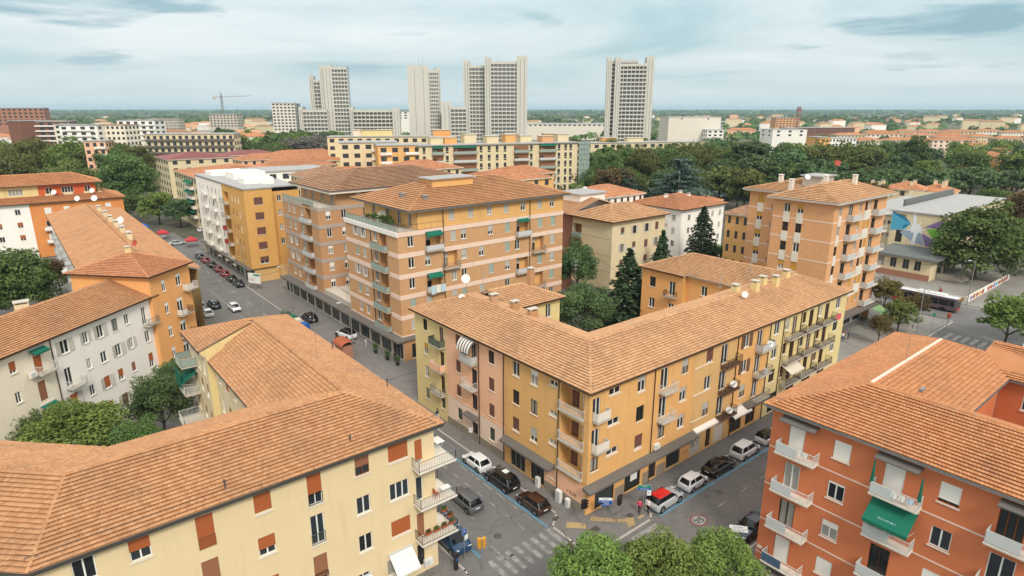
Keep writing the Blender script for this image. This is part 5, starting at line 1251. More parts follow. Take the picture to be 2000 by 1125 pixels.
# ===== K: tall orange brick block =============================================================
K_ = root('apartment_building', (117, 55, 0), 'tall orange brick apartment block with white balconies on the right', 'building')
kz = (1.9, 5.3, 8.75, 12.2, 15.6, 19.1, 22.5)
ky = pick(dict(fr='wood_dark', sill=None), dict(sh='shutter_yellow', k=1, sill=None), dict(sh='shutter_yellow', k=.5, sill=None), dict(sill=None))
facade(K_, (106.8, 57.2), (106.8, 46.4), 0, 24.8, 'brick_orange', [(y, z, 1.1, 1.6) for y in (54.6, 52.2) for z in kz[1:]], pal=ky)
facade(K_, (113.8, 66), (113.8, 57.2), 0, 24.8, 'brick_orange', [(63.6, z, 1.2, 1.6) for z in kz[1:]] + [(59.6, z - .8, 1.3, 2.4) for z in kz[1:]], pal=ky)
facade(K_, (106.8, 46.4), (128, 46.4), 3.7, 24.8, 'brick_orange', [(x, z, 1.0, 1.6) for x in (109.1, 116.8, 119.2, 120.7) for z in kz[1:]] + [(x, z - .9, 1.6, 2.5, dict(sill=None, fr='wood_dark')) for x in (112.9, 123.1) for z in kz[1:]], pal=ky)
facade(K_, (128, 46.4), (128, 66), 0, 24.8, 'brick_orange'); facade(K_, (128, 66), (113.8, 66), 0, 24.8, 'brick_orange'); facade(K_, (113.8, 57.2), (106.8, 57.2), 0, 24.8, 'brick_orange')
facade(K_, (107.2, 47.6), (128, 47.6), 0, 3.7, 'concrete', [(109 + k * 4.1, .2, 3.2, 2.8, dict(gl='shop_glass', fr='iron_dark', sill=None)) for k in range(5)])
for z in kz[2:]:
    zb = z - 1.0
    for p0, p1 in (((106.8, 57.2), (106.8, 46.4)), ((113.8, 66), (113.8, 57.2))): band(K_, p0, p1, zb - .11, zb + .11, 'band_pink', .04)
    band(K_, (106.8, 46.4), (128, 46.4), zb - .11, zb + .11, 'band_pink', .04)
    for y in (54.6, 52.2): band(K_, (106.8, y + .58), (106.8, y - .58), zb - .75, z - .02, 'concrete_pale', .07, 'spandrel')
    band(K_, (113.8, 64.2), (113.8, 63.0), zb - .75, z - .02, 'concrete_pale', .07, 'spandrel')
    for x in (109.1, 119.95): band(K_, (x - (.5 if x < 110 else 1.3), 46.4), (x + (.5 if x < 110 else 1.3), 46.4), zb - .75, z - .02, 'concrete_pale', .07, 'spandrel')
    balcony(K_, (106.8, 46.4), (1, 0), 114.1 - 106.8, zb + .02, 5.0, 1.2, 'rail_white', 'panel_grey', .6, 'concrete_pale', step=.2); balcony(K_, (106.8, 46.4), (1, 0), 124.4 - 106.8, zb + .02, 5.0, 1.2, 'rail_white', 'panel_grey', .6, 'concrete_pale', step=.2)
    balcony(K_, (113.8, 66), (0, -1), 6.4, zb + .02, 2.6, .9, 'rail_grey', None, step=.2)
balcony(K_, (106.8, 46.4), (1, 0), 124.4 - 106.8, 4.3, 5.0, 1.2, 'rail_white', 'panel_grey', .6, 'concrete_pale', step=.2)
b = MB(); b.box(106.5 - 117, 44.6 - 55, 3.6, 128.6 - 117, 47.6 - 55, 3.95); b.build('arcade_roof', 'concrete_dark', K_)
awning(K_, (126.3, 45.0, 3.5), 0, 3.4, 2.2, .9, 'cloth_green_pale')
pl, cp, ev = hip(105.9, 129, 45.4, 58, 25.0, 2.3, 'hh'); pl2, cp2, ev2 = hip(112.8, 129, 57.4, 67, 25.0, 2.2, 'gh', 'y')
roof(K_, pl + pl2, 'tile_pale', cp + cp2, ev + ev2, tw=.4, th=.6, arch=.03, lift=.16, gut='white_paint', fascia=('band_white', .3), soffit='concrete_pale')
for (x, y, h_) in ((115.5, 52.5, 2.0), (121.5, 50.0, 1.9), (117.5, 62, 1.3), (112, 57, 1.2)): chimney(K_, (x, y, 26.2), .7, .7, h_, 'concrete_pale', cap='render_white')
b = MB(); b.box(0, -1, 26, 5, 2.5, 27.9); o = b.build('stair_head', 'concrete', K_); b = MB(); b.box(-.4, -1.4, 27.9, 5.4, 2.9, 28.1); b.build('flat_roof', 'roof_membrane', o)
# ===== school with the mural ==================================================================
SC = root('school_building', (190, 68, 0), 'pale flat-roofed school with a coloured mural, behind the bus', 'building')
facade(SC, (182, 64.2), (182, 52.0), 0, 14.0, 'render_cream', [(61.6, 10.0, 1.7, 3.4, dict(fr='wood_dark', sill=None)), (61.8, 6.0, 1.6, 3.2, dict(fr='wood_dark', sill=None))])
facade(SC, (182, 52.0), (232, 52.0), 0, 14.0, 'render_cream', [(x, z, 1.5, 2.2) for x in range(184, 231, 3) for z in (10.6, 6.8, 2.6)], pal=pick(dict(fr='steel_grey'), dict(fr='steel_grey', sh='shutter_white', k=.4)))
facade(SC, (232, 52), (232, 78), 0, 14, 'render_cream'); facade(SC, (232, 78), (186, 78), 0, 12, 'render_cream')
facade(SC, (186, 78), (186, 64.2), 0, 12.0, 'render_cream', [(y, z, .8, .9) for y in (66, 67.4, 68.8) for z in (9.8, 6.4)] + [(72, z, 2.4, 1.8) for z in (9.2, 5.8)], pal=pick(dict(fr='steel_grey')))
b = MB(); b.box(-8.3, -16.3, 14.0, 42.3, -3.5, 14.35); b.box(-4.3, -3.5, 12.0, 42.3, 10.3, 12.3); b.build('roof', 'roof_membrane', SC)
b = MB(); b.box(2, -3.2, 12.3, 40, -2.6, 16.0); b.build('parapet', 'roof_felt', SC)
# entrance block
facade(SC, (168, 62.0), (168, 49.0), 1.6, 5.2, 'render_cream', [(y, 2.3, 1.4, 2.4) for y in (60, 57.2, 54.4, 51.8)], pal=pick(dict(fr='steel_grey', sill=None))); facade(SC, (168, 62), (168, 49), 0, 1.6, 'brick_red')
facade(SC, (168, 49.0), (172.5, 49.0), 0, 5.2, 'render_cream'); facade(SC, (172.5, 50.8), (182, 50.8), 0, 5.2, 'render_cream', [(177, 1.8, 5.5, 2.9, dict(fr='wood_dark', sill=None, mull=3))]); facade(SC, (182, 62), (168, 62), 0, 5.2, 'render_cream')
b = MB(); b.box(-23.2, -20.4, 5.2, -7.9, -5.5, 5.6); o = b.build('entrance_roof', 'roof_felt', SC)
obj('roof_railing', rail_mesh([(-22.8, -5.8), (-22.8, -20.0), (-12, -20.0)], .9, 'iron_dark', .8), SC, (0, 0, 5.6))
for k in range(7):
    b = MB(); b.box(-17 + .0, -22.2 - k * .36, 0, -8, -21.8 - k * .36 + .0, 1.5 - k * .2); b.build('step', 'concrete', SC)
b = MB(); b.box(-17.2, -21.8, 0, -7.8, -17.2, 1.55); b.build('landing', 'concrete', SC)
for x in (-17.0, -13.0, -8.8):
    b = MB(); b.box(x - .2, -20.2, 1.5, x + .2, -19.8, 5.2); b.build('pillar', 'steel_grey', SC)
# mural: flat painted shapes on the gable wall (u across from left, v up, in metres)
simple('mural_cyan', (84, 168, 200), 0.8); simple('mural_cyan_dark', (40, 120, 164), 0.8); simple('mural_purple', (140, 116, 172), 0.8); simple('mural_green', (118, 184, 72), 0.8); simple('mural_white', (232, 234, 238), 0.8); simple('mural_blue_pale', (150, 170, 190), 0.8)
MUR = []
def mural(pts, mt, k=1):
    b = MB(); P_ = [(182 - .012 * k - 190, 64.2 - u - 68, 5.7 + v) for u, v in pts]
    b.face(P_); o = b.build('mural_shape', mt, SC)
mural([(.1, 8.2), (.1, 3.2), (3.6, 3.8), (4.8, 5.6), (3.4, 7.0)], 'mural_cyan', 1); mural([(.1, 8.2), (3.4, 7.0), (4.6, 5.7), (1.2, 7.2)], 'mural_cyan_dark', 2); mural([(3.0, 3.9), (4.6, 5.4), (3.1, 5.0)], 'mural_cyan_dark', 2)
mural([(8.0, 5.0), (12.1, 7.6), (12.1, 5.0)], 'mural_purple', 1); mural([(8.4, 4.7), (12.1, 4.9), (12.1, 1.4), (10.6, 2.0)], 'mural_green', 2); mural([(7.4, 3.6), (11.4, 1.6), (9.8, .1), (8.9, .2)], 'mural_purple', 3)
mural([(2.4, 3.0), (5.5, 1.0), (8.6, .3), (7.2, 3.6), (5, 4.2)], 'mural_blue_pale', 1)
star = []
for i in range(22):
    a = 2 * math.pi * i / 22; r_ = (2.6, 1.0, 1.7, .9)[i % 4] * (1 + .25 * math.sin(3.1 * i)); star.append((6.2 + r_ * math.cos(a) * 1.1, 4.3 + r_ * math.sin(a)))
b = MB(); c_ = (182 - .05 - 190, 64.2 - 6.2 - 68, 5.7 + 4.3)
for p, q in zip(star, star[1:] + star[:1]): b.face([c_, (182 - .05 - 190, 64.2 - p[0] - 68, 5.7 + p[1]), (182 - .05 - 190, 64.2 - q[0] - 68, 5.7 + q[1])])
b.build('mural_shape', 'mural_white', SC)
mural([(5.3, 5.0), (5.0, 8.3), (5.7, 8.3), (6.3, 5.2)], 'mural_white', 3); mural([(5.9, 3.4), (5.5, .2), (6.4, .2), (6.7, 3.4)], 'mural_white', 3)

# ---------------------------------------------------------------- farther houses and blocks: placed by bearing (tangent) and distance from the drone
FW = Vector((math.cos(R(CAM_YAW)), math.sin(R(CAM_YAW)))); RT = Vector((math.sin(R(CAM_YAW)), -math.cos(R(CAM_YAW))))
def pol(t, d): return FW * d + RT * (t * d)
VIEW = R(CAM_YAW - 90)                     # heading of a facade that looks back at the drone
simple('far_glass', (58, 62, 68), 0.2, 0, 0.4)
def window_rows(rt, w, dep, z0, z1, rows, cols, face, wf=.55, hf=.5, mt='far_glass', skip=None):
    """one strip of recessed panes per storey on a face (0 front, 1 right side, 2 left side) of a w x dep box centred on the root"""
    for r_ in range(rows):
        b = MB(); zb = z0 + (z1 - z0) * r_ / rows; hh = (z1 - z0) / rows * hf; zb += (z1 - z0) / rows * .3
        L = w if face == 0 else dep
        for c_ in range(cols):
            u = -L / 2 + L * (c_ + .5) / cols; ww = L / cols * wf
            if face == 0: b.box(u - ww / 2, -dep / 2 - .05, zb, u + ww / 2, -dep / 2 + .1, zb + hh)
            elif face == 1: b.box(w / 2 - .1, u - ww / 2, zb, w / 2 + .05, u + ww / 2, zb + hh)
            else: b.box(-w / 2 - .05, u - ww / 2, zb, -w / 2 + .1, u + ww / 2, zb + hh)
        stuff(b.build('window_row', mt, rt))
def farblock(label, t, d, w, dep, h, mt, rows, cols, yaw=0.0, roofmt='roof_membrane', group=None, name='apartment_block', side=True, balc=None, glass='far_glass', wf=.5, over=.3):
    c = pol(t, d); rt = root(name, (c.x, c.y, 0), label, 'building', group, VIEW + yaw)
    b = MB(); b.box(-w / 2, -dep / 2, 0, w / 2, dep / 2, h); b.build('wall', mt, rt)
    b = MB(); b.box(-w / 2 - over, -dep / 2 - over, h, w / 2 + over, dep / 2 + over, h + .4); b.build('roof', roofmt, rt)
    z0 = max(0, h - rows * 3.3)
    window_rows(rt, w, dep, z0, h, rows, cols, 0, wf, mt=glass)
    if side: window_rows(rt, w, dep, z0, h, rows, max(2, int(cols * dep / w)), 1 if t < 0 else 2, wf, mt=glass)
    if balc:
        for r_ in range(rows):
            for (ua, ub) in balc[1]:
                b = MB(); z = z0 + (h - z0) * r_ / rows; b.box(w * ua - w / 2, -dep / 2 - 1.1, z, w * ub - w / 2, -dep / 2 - .01, z + .9); b.build('balcony', balc[0], rt)
    return rt
def house(label, c, w, dep, h, yaw, mt, tile, rise=2.2, rows=3, cols=6, group=None, name='house', axis=None, tw=1.2, th=.7, ends='hh', windows=True):
    rt = root(name, (c[0], c[1], 0), label, 'house' if h < 9 else 'building', group, yaw)
    b = MB(); b.box(-w / 2, -dep / 2, 0, w / 2, dep / 2, h); b.build('wall', mt, rt)
    pl, cp, ev = hip(-w / 2 - .6, w / 2 + .6, -dep / 2 - .6, dep / 2 + .6, h, rise, ends, axis)
    b = MB()
    for p in pl: b.face(p, 0); b.face([(x, y, h - .25 if z <= h + .01 else z - .3) for x, y, z in reversed(p)], 1)
    for p, q in ev: b.face([(p[0], p[1], h - .25), (q[0], q[1], h - .25), q, p], 1)
    rf = b.build('roof', [tile, 'concrete_pale'], rt)
    lay_tiles(rf, pl, tile, tw, th, lift=.1, arch=0)
    if windows:
        z0 = max(0, h - rows * 3.3)
        window_rows(rt, w, dep, z0, h, rows, cols, 0, .35, .5); window_rows(rt, w, dep, z0, h, rows, max(2, int(cols * dep / w)), 2, .35, .5)
    return rt
# long cream complex in front of the towers
Na, Nb = pol(-.146, 241), pol(.1028, 266)
NN = root('apartment_complex', (*((Na + Nb) / 2), 0), 'long cream flat-roofed apartment complex with stacked balconies below the towers', 'building', None, math.atan2(Nb.y - Na.y, Nb.x - Na.x))
NL = (Nb - Na).length
b = MB(); b.box(-NL / 2, 0, 0, NL / 2, 12, 26.4); b.build('wall', 'render_cream', NN)
b = MB(); b.box(-NL / 2 - .6, -.7, 26.4, NL / 2 + .6, 12.5, 26.75); b.build('roof', 'roof_membrane', NN)
for r_ in range(8):
    z = r_ * 3.3
    for (u0, u1, kind) in ((.02, .05, 'w'), (.075, .14, 'b'), (.155, .19, 'w'), (.20, .34, 'b'), (.36, .39, 'w'), (.41, .44, 'w'), (.46, .49, 'w'), (.51, .56, 'w'), (.575, .67, 'b'), (.68, .71, 'w'), (.74, .85, 'b'), (.865, .89, 'w'), (.91, .93, 'w'), (.945, .965, 'w')):
        xa, xb = -NL / 2 + NL * u0, -NL / 2 + NL * u1
        if kind == 'w':
            b = MB(); b.box(xa, -.04, z + 1.2, xa + 1.1, .1, z + 2.8); b.box(xa + .0, -.05, z + .45, xa + 1.1, .1, z + 1.0); b.build('window', 'far_glass', NN)
        else:
            b = MB(); b.box(xa, -.02, z + .25, xb, .1, z + 2.7); b.build('recess', 'shutter_dull', NN)
            b = MB(); b.box(xa - .2, -1.3, z + .0, xb + .2, .0, z + .2); b.build('balcony', 'band_grey', NN)
            b = MB(); b.box(xa - .15, -1.28, z + .2, xb + .15, -1.2, z + 1.05); b.build('balcony_front', 'panel_green_glass' if r_ % 3 else 'panel_grey', NN)
            b = MB(); b.box(xa + .4, -1.0, z + .25, xa + 1.6, -.02, z + 1.8); b.build('balcony_clutter', random.choice(['shutter_dull', 'wood_dark', 'louvre_green', 'panel_grey', 'render_ochre']), NN)
for u0, u1 in ((.20, .34), (.74, .85), (.075, .14)):
    b = MB(); xa, xb = -NL / 2 + NL * u0, -NL / 2 + NL * u1; b.hexa([(xa, -1.5, 25.5), (xb, -1.5, 25.5), (xb, 0, 26.2), (xa, 0, 26.2), (xa, -1.5, 25.6), (xb, -1.5, 25.6), (xb, 0, 26.3), (xa, 0, 26.3)]); b.build('awning', 'cloth_green', NN)
for k, (u, wd, h_, mt) in enumerate(((.08, 5, 2.6, 'render_cream'), (.17, 5, 2.4, 'render_orange'), (.30, 5, 3.4, 'render_cream'), (.42, 5, 2.8, 'render_cream'), (.55, 4, 3.2, 'render_ochre'), (.66, 5, 2.6, 'render_cream'), (.78, 5, 2.4, 'brick_orange'), (.9, 5, 3.0, 'render_cream'))):
    b = MB(); x = -NL / 2 + NL * u; b.box(x, 3 + (k % 3) * 2, 26.7, x + wd, 8 + (k % 3) * 2, 26.7 + h_); o = b.build('stair_head', mt, NN); b = MB(); b.box(x - .3, 2.7 + (k % 3) * 2, 26.7 + h_, x + wd + .3, 8.3 + (k % 3) * 2, 26.9 + h_); b.build('flat_roof', 'concrete', o)
b = MB()
for k in range(5): b.box(NL / 2 + .3 + k * 1.2, -1.0, 8, NL / 2 + .42 + k * 1.2, -.9, 27)
for k in range(9): b.box(NL / 2 + .2, -1.02, 9 + k * 2.1, NL / 2 + 5.4, -.88, 9.12 + k * 2.1)
sc_ = b.build('scaffold', 'steel_grey', NN); stuff(sc_)
b = MB(); b.box(NL / 2 + .2, -.85, 6, NL / 2 + 5.4, -.8, 27); b.build('scaffold_net', 'panel_green_glass', NN)
farblock('yellow and white block at the left end of the cream complex', -.226, 255, 22, 12, 27.2, 'render_cream', 6, 5, .25, balc=('band_white', ((.55, .8),)))
farblock('cream block with ochre end panel left of the cream complex', -.178, 246, 17, 12, 26.6, 'render_ochre', 6, 4, .3, balc=('band_white', ((.6, 1.0), (.05, .3))))
farblock('low cream block with roof huts behind the cream complex', -.20, 300, 50, 12, 27.5, 'render_cream', 5, 12, .1)
farblock('pale block with orange roof huts right of the scaffold', .17, 345, 46, 12, 22.5, 'render_cream', 6, 10, .25)
farblock('cream block half hidden by trees right of the cream complex', .25, 400, 44, 12, 20.0, 'render_cream', 6, 9, .25)
for k, (t, d, z, w_, mt) in enumerate(((-.23, 300, 27.9, 10, 'render_pink_pale'), (-.21, 300, 27.9, 14, 'render_yellow'), (-.11, 300, 27.9, 8, 'render_orange'), (.15, 348, 22.3, 8, 'render_orange'), (.19, 348, 22.3, 9, 'render_cream'), (.06, 292, 26.5, 7, 'render_orange'), (.0, 290, 26.5, 6, 'render_orange'))):
    c = pol(t, d); b = MB(); b.box(-w_ / 2, -3, 0, w_ / 2, 3, z + 2.6); o = b.build('stair_tower', mt, None, (c.x, c.y, 0), VIEW + .15); tag(o, 'small plain %s stair tower on the roofs behind the cream complex, %s from the left' % (('pink', 'yellow', 'orange', 'orange', 'cream', 'orange', 'orange')[k], ('first', 'second', 'third', 'sixth', 'last', 'fifth', 'fourth')[k]), 'stair tower', 'roof stair towers behind the cream complex')
    b = MB(); b.box(-w_ / 2 - .3, -3.3, z + 2.6, w_ / 2 + .3, 3.3, z + 2.9); b.build('flat_roof', 'concrete', o)

# ===== office towers ==========================================================================
def tower(label, parts):
    """parts: (t0, t1, top, base, d, kind, yaw, floors); each part a slab with end piers and a grid of deep-set windows"""
    t0, t1, top, d = parts[0][0], parts[0][1], parts[0][2], parts[0][3]
    c = pol((t0 + t1) / 2, d); rt = root('office_tower', (c.x, c.y, 0), label, 'tower')
    for (ta, tb, z1, dd, kind, yaw, dep) in parts:
        w_ = (tb - ta) * dd; cc = pol((ta + tb) / 2, dd); M = VIEW + yaw; off = (cc.x - c.x, cc.y - c.y, 0)
        if kind == 'pier':
            b = MB(); b.box(-w_ / 2, -dep / 2, 0, w_ / 2, dep / 2, z1); o = b.build('pier', 'tower_concrete', rt, off, M)
            for sx in (-.18, .22):
                b = MB(); b.box(w_ * sx - .16, -dep / 2 - .03, 0, w_ * sx + .16, -dep / 2 + .2, z1 - 3); b.build('slot_window', 'tower_glass', o)
        else:
            b = MB(); b.box(-w_ / 2, -dep / 2 + .9, 0, w_ / 2, dep / 2, z1); o = b.build('floor_stack', 'tower_glass', rt, off, M)
            fl = 3.65; n = int((z1 - 2.5) / fl); top_ = z1 - 1.2
            nf = kind
            for k in range(n + 1):
                z = top_ - k * fl
                b = MB(); b.box(-w_ / 2, -dep / 2, z - 1.25, w_ / 2, dep / 2 + .02, z + (.0 if k else 1.2)); b.box(w_ / 2 - .0, -dep / 2, z - 1.25, w_ / 2 + .02, dep / 2, z); b.build('spandrel', 'tower_concrete', o)
            for k in range(nf + 1):
                x = -w_ / 2 + w_ * k / nf; b = MB(); b.box(x - .28, -dep / 2 + .06, 0, x + .28, -dep / 2 + 1.0, top_); b.build('fin', 'tower_concrete', o)
    return rt
TD = 640
def tt(px): return (px - 1000) / 1265.0
def th_(y, d=TD): return 40 + (212.5 - y) * d / 1265.0
T1 = tower('slim concrete office tower with stepped low wings, leftmost of the towers', [
    (tt(640), tt(656), th_(133), TD, 'pier', .1, 16), (tt(632), tt(641), th_(135), TD + 2, 'pier', .1, 16), (tt(655), tt(684), th_(136), TD, 5, .1, 14),
    (tt(610), tt(619), th_(150), TD + 14, 'pier', .1, 12), (tt(619), tt(636), th_(158), TD + 16, 3, .1, 12), (tt(586), tt(594), th_(209), TD - 8, 'pier', .1, 14), (tt(594), tt(640), th_(214), TD - 8, 7, .1, 14),
    (tt(684), tt(692), th_(209), TD - 8, 'pier', .1, 14), (tt(692), tt(768), th_(214), TD - 8, 10, .1, 14), (tt(767), tt(781), th_(211), TD - 8, 'pier', .1, 15)])
T2 = tower('concrete office tower with blank slotted wall and two roof masts, second of the towers', [
    (tt(799), tt(840), th_(131), TD + 20, 'pier', .15, 20), (tt(840), tt(857), th_(140), TD + 20, 5, .15, 18), (tt(852), tt(861), th_(135), TD + 26, 'pier', .15, 18), (tt(862), tt(882), th_(200), TD, 'pier', .1, 14), (tt(880), tt(910), th_(209), TD, 4, .1, 14)])
T3 = tower('broad double concrete office tower, the tallest in the middle', [
    (tt(917), tt(950), th_(133), TD + 4, 5, .0, 14), (tt(907), tt(919), th_(124), TD + 4, 'pier', .0, 16), (tt(958), tt(1012), th_(127), TD - 4, 7, .0, 16), (tt(948), tt(960), th_(119), TD - 4, 'pier', .0, 18), (tt(1009), tt(1029), th_(117), TD - 4, 'pier', 0, 20)])
T4 = tower('free-standing concrete office tower with corner piers, rightmost of the towers', [
    (tt(1206), tt(1258), th_(133), TD - 20, 7, -.1, 18), (tt(1182), tt(1191), th_(122), TD - 20, 'pier', -.1, 18), (tt(1190), tt(1198), th_(128), TD - 18, 1, -.1, 14), (tt(1197), tt(1208), th_(122), TD - 20, 'pier', -.1, 20), (tt(1256), tt(1271), th_(121), TD - 20, 'pier', -.1, 20), (tt(1208), tt(1240), th_(125), TD - 14, 6, -.1, 8)])
for rt_, t, y, h_ in ((T1, tt(648), 133, 10), (T1, tt(655), 134, 8), (T1, tt(664), 135, 5), (T2, tt(822), 131, 9), (T2, tt(829), 131, 10), (T1, tt(614), 150, 6), (T4, tt(1222), 124, 3), (T3, tt(975), 124, 3)):
    c = pol(t, TD); b = MB(); z = th_(y) - 3; b.tube((0, 0, z), (0, 0, z + h_ + 3), .14, .07, n=5); b.build('mast', 'steel_grey', rt_, (c.x - rt_.location.x, c.y - rt_.location.y, 0))
farblock('striped office block with dark glass and red base left of the towers', tt(555), 720, 24, 12, 46, 'concrete_pale', 9, 6, .2, wf=.6, name='office_block')
farblock('blue-grey glass office slab behind the striped office block', tt(575), 740, 12, 14, 45.5, 'zinc', 9, 5, .2, name='office_block')
farblock('low white industrial hall behind the leftmost tower wings', tt(790), 900, 60, 30, 36, 'band_white', 3, 8, 0, name='hall')
farblock('long low white exhibition hall seen between the two right towers', tt(1105), 880, 130, 60, 20.5, 'concrete_pale', 1, 20, 0, name='hall')
farblock('big windowless white hall right of the towers', tt(1348), 660, 52, 40, 32, 'concrete_pale', 1, 2, 0, name='hall', wf=.05)
farblock('lower white annex beside the big white hall', tt(1392), 640, 16, 30, 20, 'band_white', 2, 3, 0, name='hall')
farblock('white cubic building with dark slots beyond the park', tt(1535), 600, 34, 22, 21.5, 'band_white', 2, 3, .15, name='office_block', wf=.25)
farblock('ochre gable end of a white block beyond the park', tt(1606), 470, 9, 14, 20, 'render_orange', 1, 1, .2, side=False, wf=.05)
farblock('white block with small windows beside the ochre gable', tt(1640), 480, 26, 12, 19, 'render_white', 3, 9, .2)
farblock('brown and cream block with balconies below the horizon mast', tt(1535), 960, 34, 20, 27, 'brick_orange', 4, 7, 0)
farblock('long dark brick works building beyond the white cubic block', tt(1600), 820, 90, 20, 17, 'brick_brown', 2, 24, .1)
# left background blocks
farblock('pink and red brick slab block on the horizon at the far left', tt(44), 640, 40, 14, 40.5, 'brick_red', 5, 9, .3)
farblock('dark red brick end wall of a tall block at the far left', tt(54), 442, 12, 22, 32, 'brick_brown', 1, 1, -.3, wf=.02, side=False)
farblock('brown brick block with white balcony bands, far left', tt(100), 448, 24, 14, 31.5, 'brick_brown', 7, 5, .25, balc=('band_white', ((.0, .98),)))
farblock('grey block with dark glazing next to the brown banded block', tt(122), 430, 9, 12, 30, 'concrete_pale', 6, 2, .2)
farblock('white stepped apartment building in the left background', tt(158), 405, 22, 14, 30, 'render_white', 5, 4, .1, balc=('band_white', ((.1, .9),)))
farblock('white and brown roofed apartment building behind the plane trees', tt(215), 415, 26, 14, 30, 'render_white_warm', 5, 8, -.1, roofmt='tile_brown')
farblock('white flat block with wide terraces in the left background', tt(272), 460, 26, 14, 32, 'render_white', 4, 5, 0, balc=('band_white', ((.3, 1.0),)))
farblock('long low block with green awnings and roof huts behind the red roof', tt(372), 345, 44, 14, 27, 'render_cream', 4, 14, .15, balc=('concrete_dark', ((.0, 1.0),)))
farblock('small orange and white stacked house with green trim behind the plane trees', tt(182), 300, 9, 10, 25.5, 'render_pink', 5, 3, .2, balc=('band_white', ((.5, 1.0),)))
farblock('dark glass office block far left on the horizon', tt(320), 800, 40, 14, 28, 'concrete', 4, 12, 0)
farblock('grey concrete frame under construction below the crane', tt(440), 860, 36, 20, 33, 'concrete', 5, 8, 0)
# cream building with the rose coloured roof
house('cream apartment building with a rose coloured hip roof left of the avenue end', (74, 338), 28, 28, 17.6, 0, 'render_cream', 'tile_rose', 2.6, 5, 5)
house('pale wing with rose roof behind the rose roofed building', (102, 345), 26, 16, 17.4, 0, 'render_cream', 'tile_rose', 2, 4, 5)
house('cream building with green awnings at the end of the avenue', (66, 242), 32, 40, 18, 0, 'render_cream', 'tile_bright', 2.6, 5, 9)
HG = [r for r in COL.objects if r.get('label', '').startswith('cream building with green awnings')][0]
for z in (13.4, 10.1, 6.8, 3.5):
    b = MB(); b.box(-17.1, -8, z, -15.9, 2, z + 1.0); b.build('balcony', 'concrete_pale', HG)
    b = MB(); b.hexa([(-17.6, -8, z + 2.1), (-16, -8, z + 2.7), (-16, 2, z + 2.7), (-17.6, 2, z + 2.1), (-17.6, -8, z + 2.2), (-16, -8, z + 2.8), (-16, 2, z + 2.8), (-17.6, 2, z + 2.2)]); b.build('awning', 'cloth_green', HG)
# tiled roofs between the avenue blocks and the cream complex
for lab, x, y, w_, d_, h_, tl, wl_ in (
    ('orange tiled roof house behind the white and ochre block', 92, 216, 34, 16, 17.5, 'tile_bright', 'render_orange'), ('long terracotta roof in front of the grey poplars', 118, 282, 50, 15, 17.5, 'tile_bright', 'render_yellow'),
    ('low terracotta roofed house with many dishes behind the white roof', 96, 262, 30, 15, 17.5, 'tile_bright', 'render_cream'), ('cream house with hip roof right behind the brown tiled brick block', 104, 176, 22, 16, 22.0, 'tile_bright', 'render_cream'),
    ('cream house with brown hip roof left of the brown tiled brick block', 74, 178, 16, 14, 21.5, 'tile_brown', 'render_cream'), ('yellow house with terracotta roof between the cream complex and brick block', 118, 152, 30, 15, 19.6, 'tile_bright', 'render_ochre'),
    ('small orange roofed house at the corner behind the brick terrace block', 140, 170, 22, 14, 18.6, 'tile_bright', 'render_ochre'), ('terracotta roofed house below the scaffold', 130, 120, 18, 14, 17.4, 'tile_bright', 'render_white'),
    ('long terracotta roof left of the grey poplars', 122, 322, 36, 15, 17.6, 'tile_bright', 'render_cream'), ('terracotta roof between the long roof and the cream complex', 152, 266, 30, 15, 17.8, 'tile_bright', 'render_yellow'), ('terracotta roof in front of the grey poplars, farthest one', 164, 304, 34, 15, 18.0, 'tile_red', 'render_cream'), ('small terracotta roof beside the rose roofed wing', 98, 306, 26, 14, 17.6, 'tile_bright', 'render_pink'), ('broad terracotta roof at the foot of the yellow and white block', 138, 236, 34, 16, 18.6, 'tile_bright', 'render_cream')):
    house(lab, (x, y), w_, d_, h_, 0, wl_, tl, 2.4, 4, 7)
farblock('white flat roofed block with sheds behind the ochre end wall', tt(545), 212, 24, 16, 20.5, 'render_white', 2, 6, .6)
# small houses beside the park and school
for k, (x, y, w_, d_, h_) in enumerate(((165, 118, 14, 10, 7.5), (196, 132, 13, 10, 8))): house(('small red brick house with tiled roof under the cedar', 'little orange house with tiled roof left of the tall brick block')[k], (x, y), w_, d_, h_, .3 * k, ('brick_red', 'render_orange')[k], 'tile_bright', 1.8, 2, 3)
house('low yellow house with brown roof left of the tall orange brick block', (140, 74), 12, 18, 9, 0, 'render_ochre', 'tile_brown', 1.6, 2, 3); house('yellow house with tiled roof close behind the tall orange brick block', (131.5, 76), 6, 8, 17.0, 0, 'render_ochre', 'tile_brown', 1.8, 4, 3)
for k in range(5):
    h0 = house('clustered tiled house with many chimneys behind the school, %s' % ('nearest the orange block', 'second from the orange block', 'middle one', 'fourth from the orange block', 'farthest from the orange block')[k], (236 + k * 9, 112 - k * 7.5), 12, 12, 10.5 + (k % 2), R(10), 'render_cream', 'tile_bright', 2.6, 3, 3, 'chimneyed houses behind the school')
    for q in range(3): chimney(h0, (h0.location.x - 3 + q * 3, h0.location.y - 2 + (q % 2) * 3, 12.4), 1.1, 1.1, 1.6, 'render_cream')
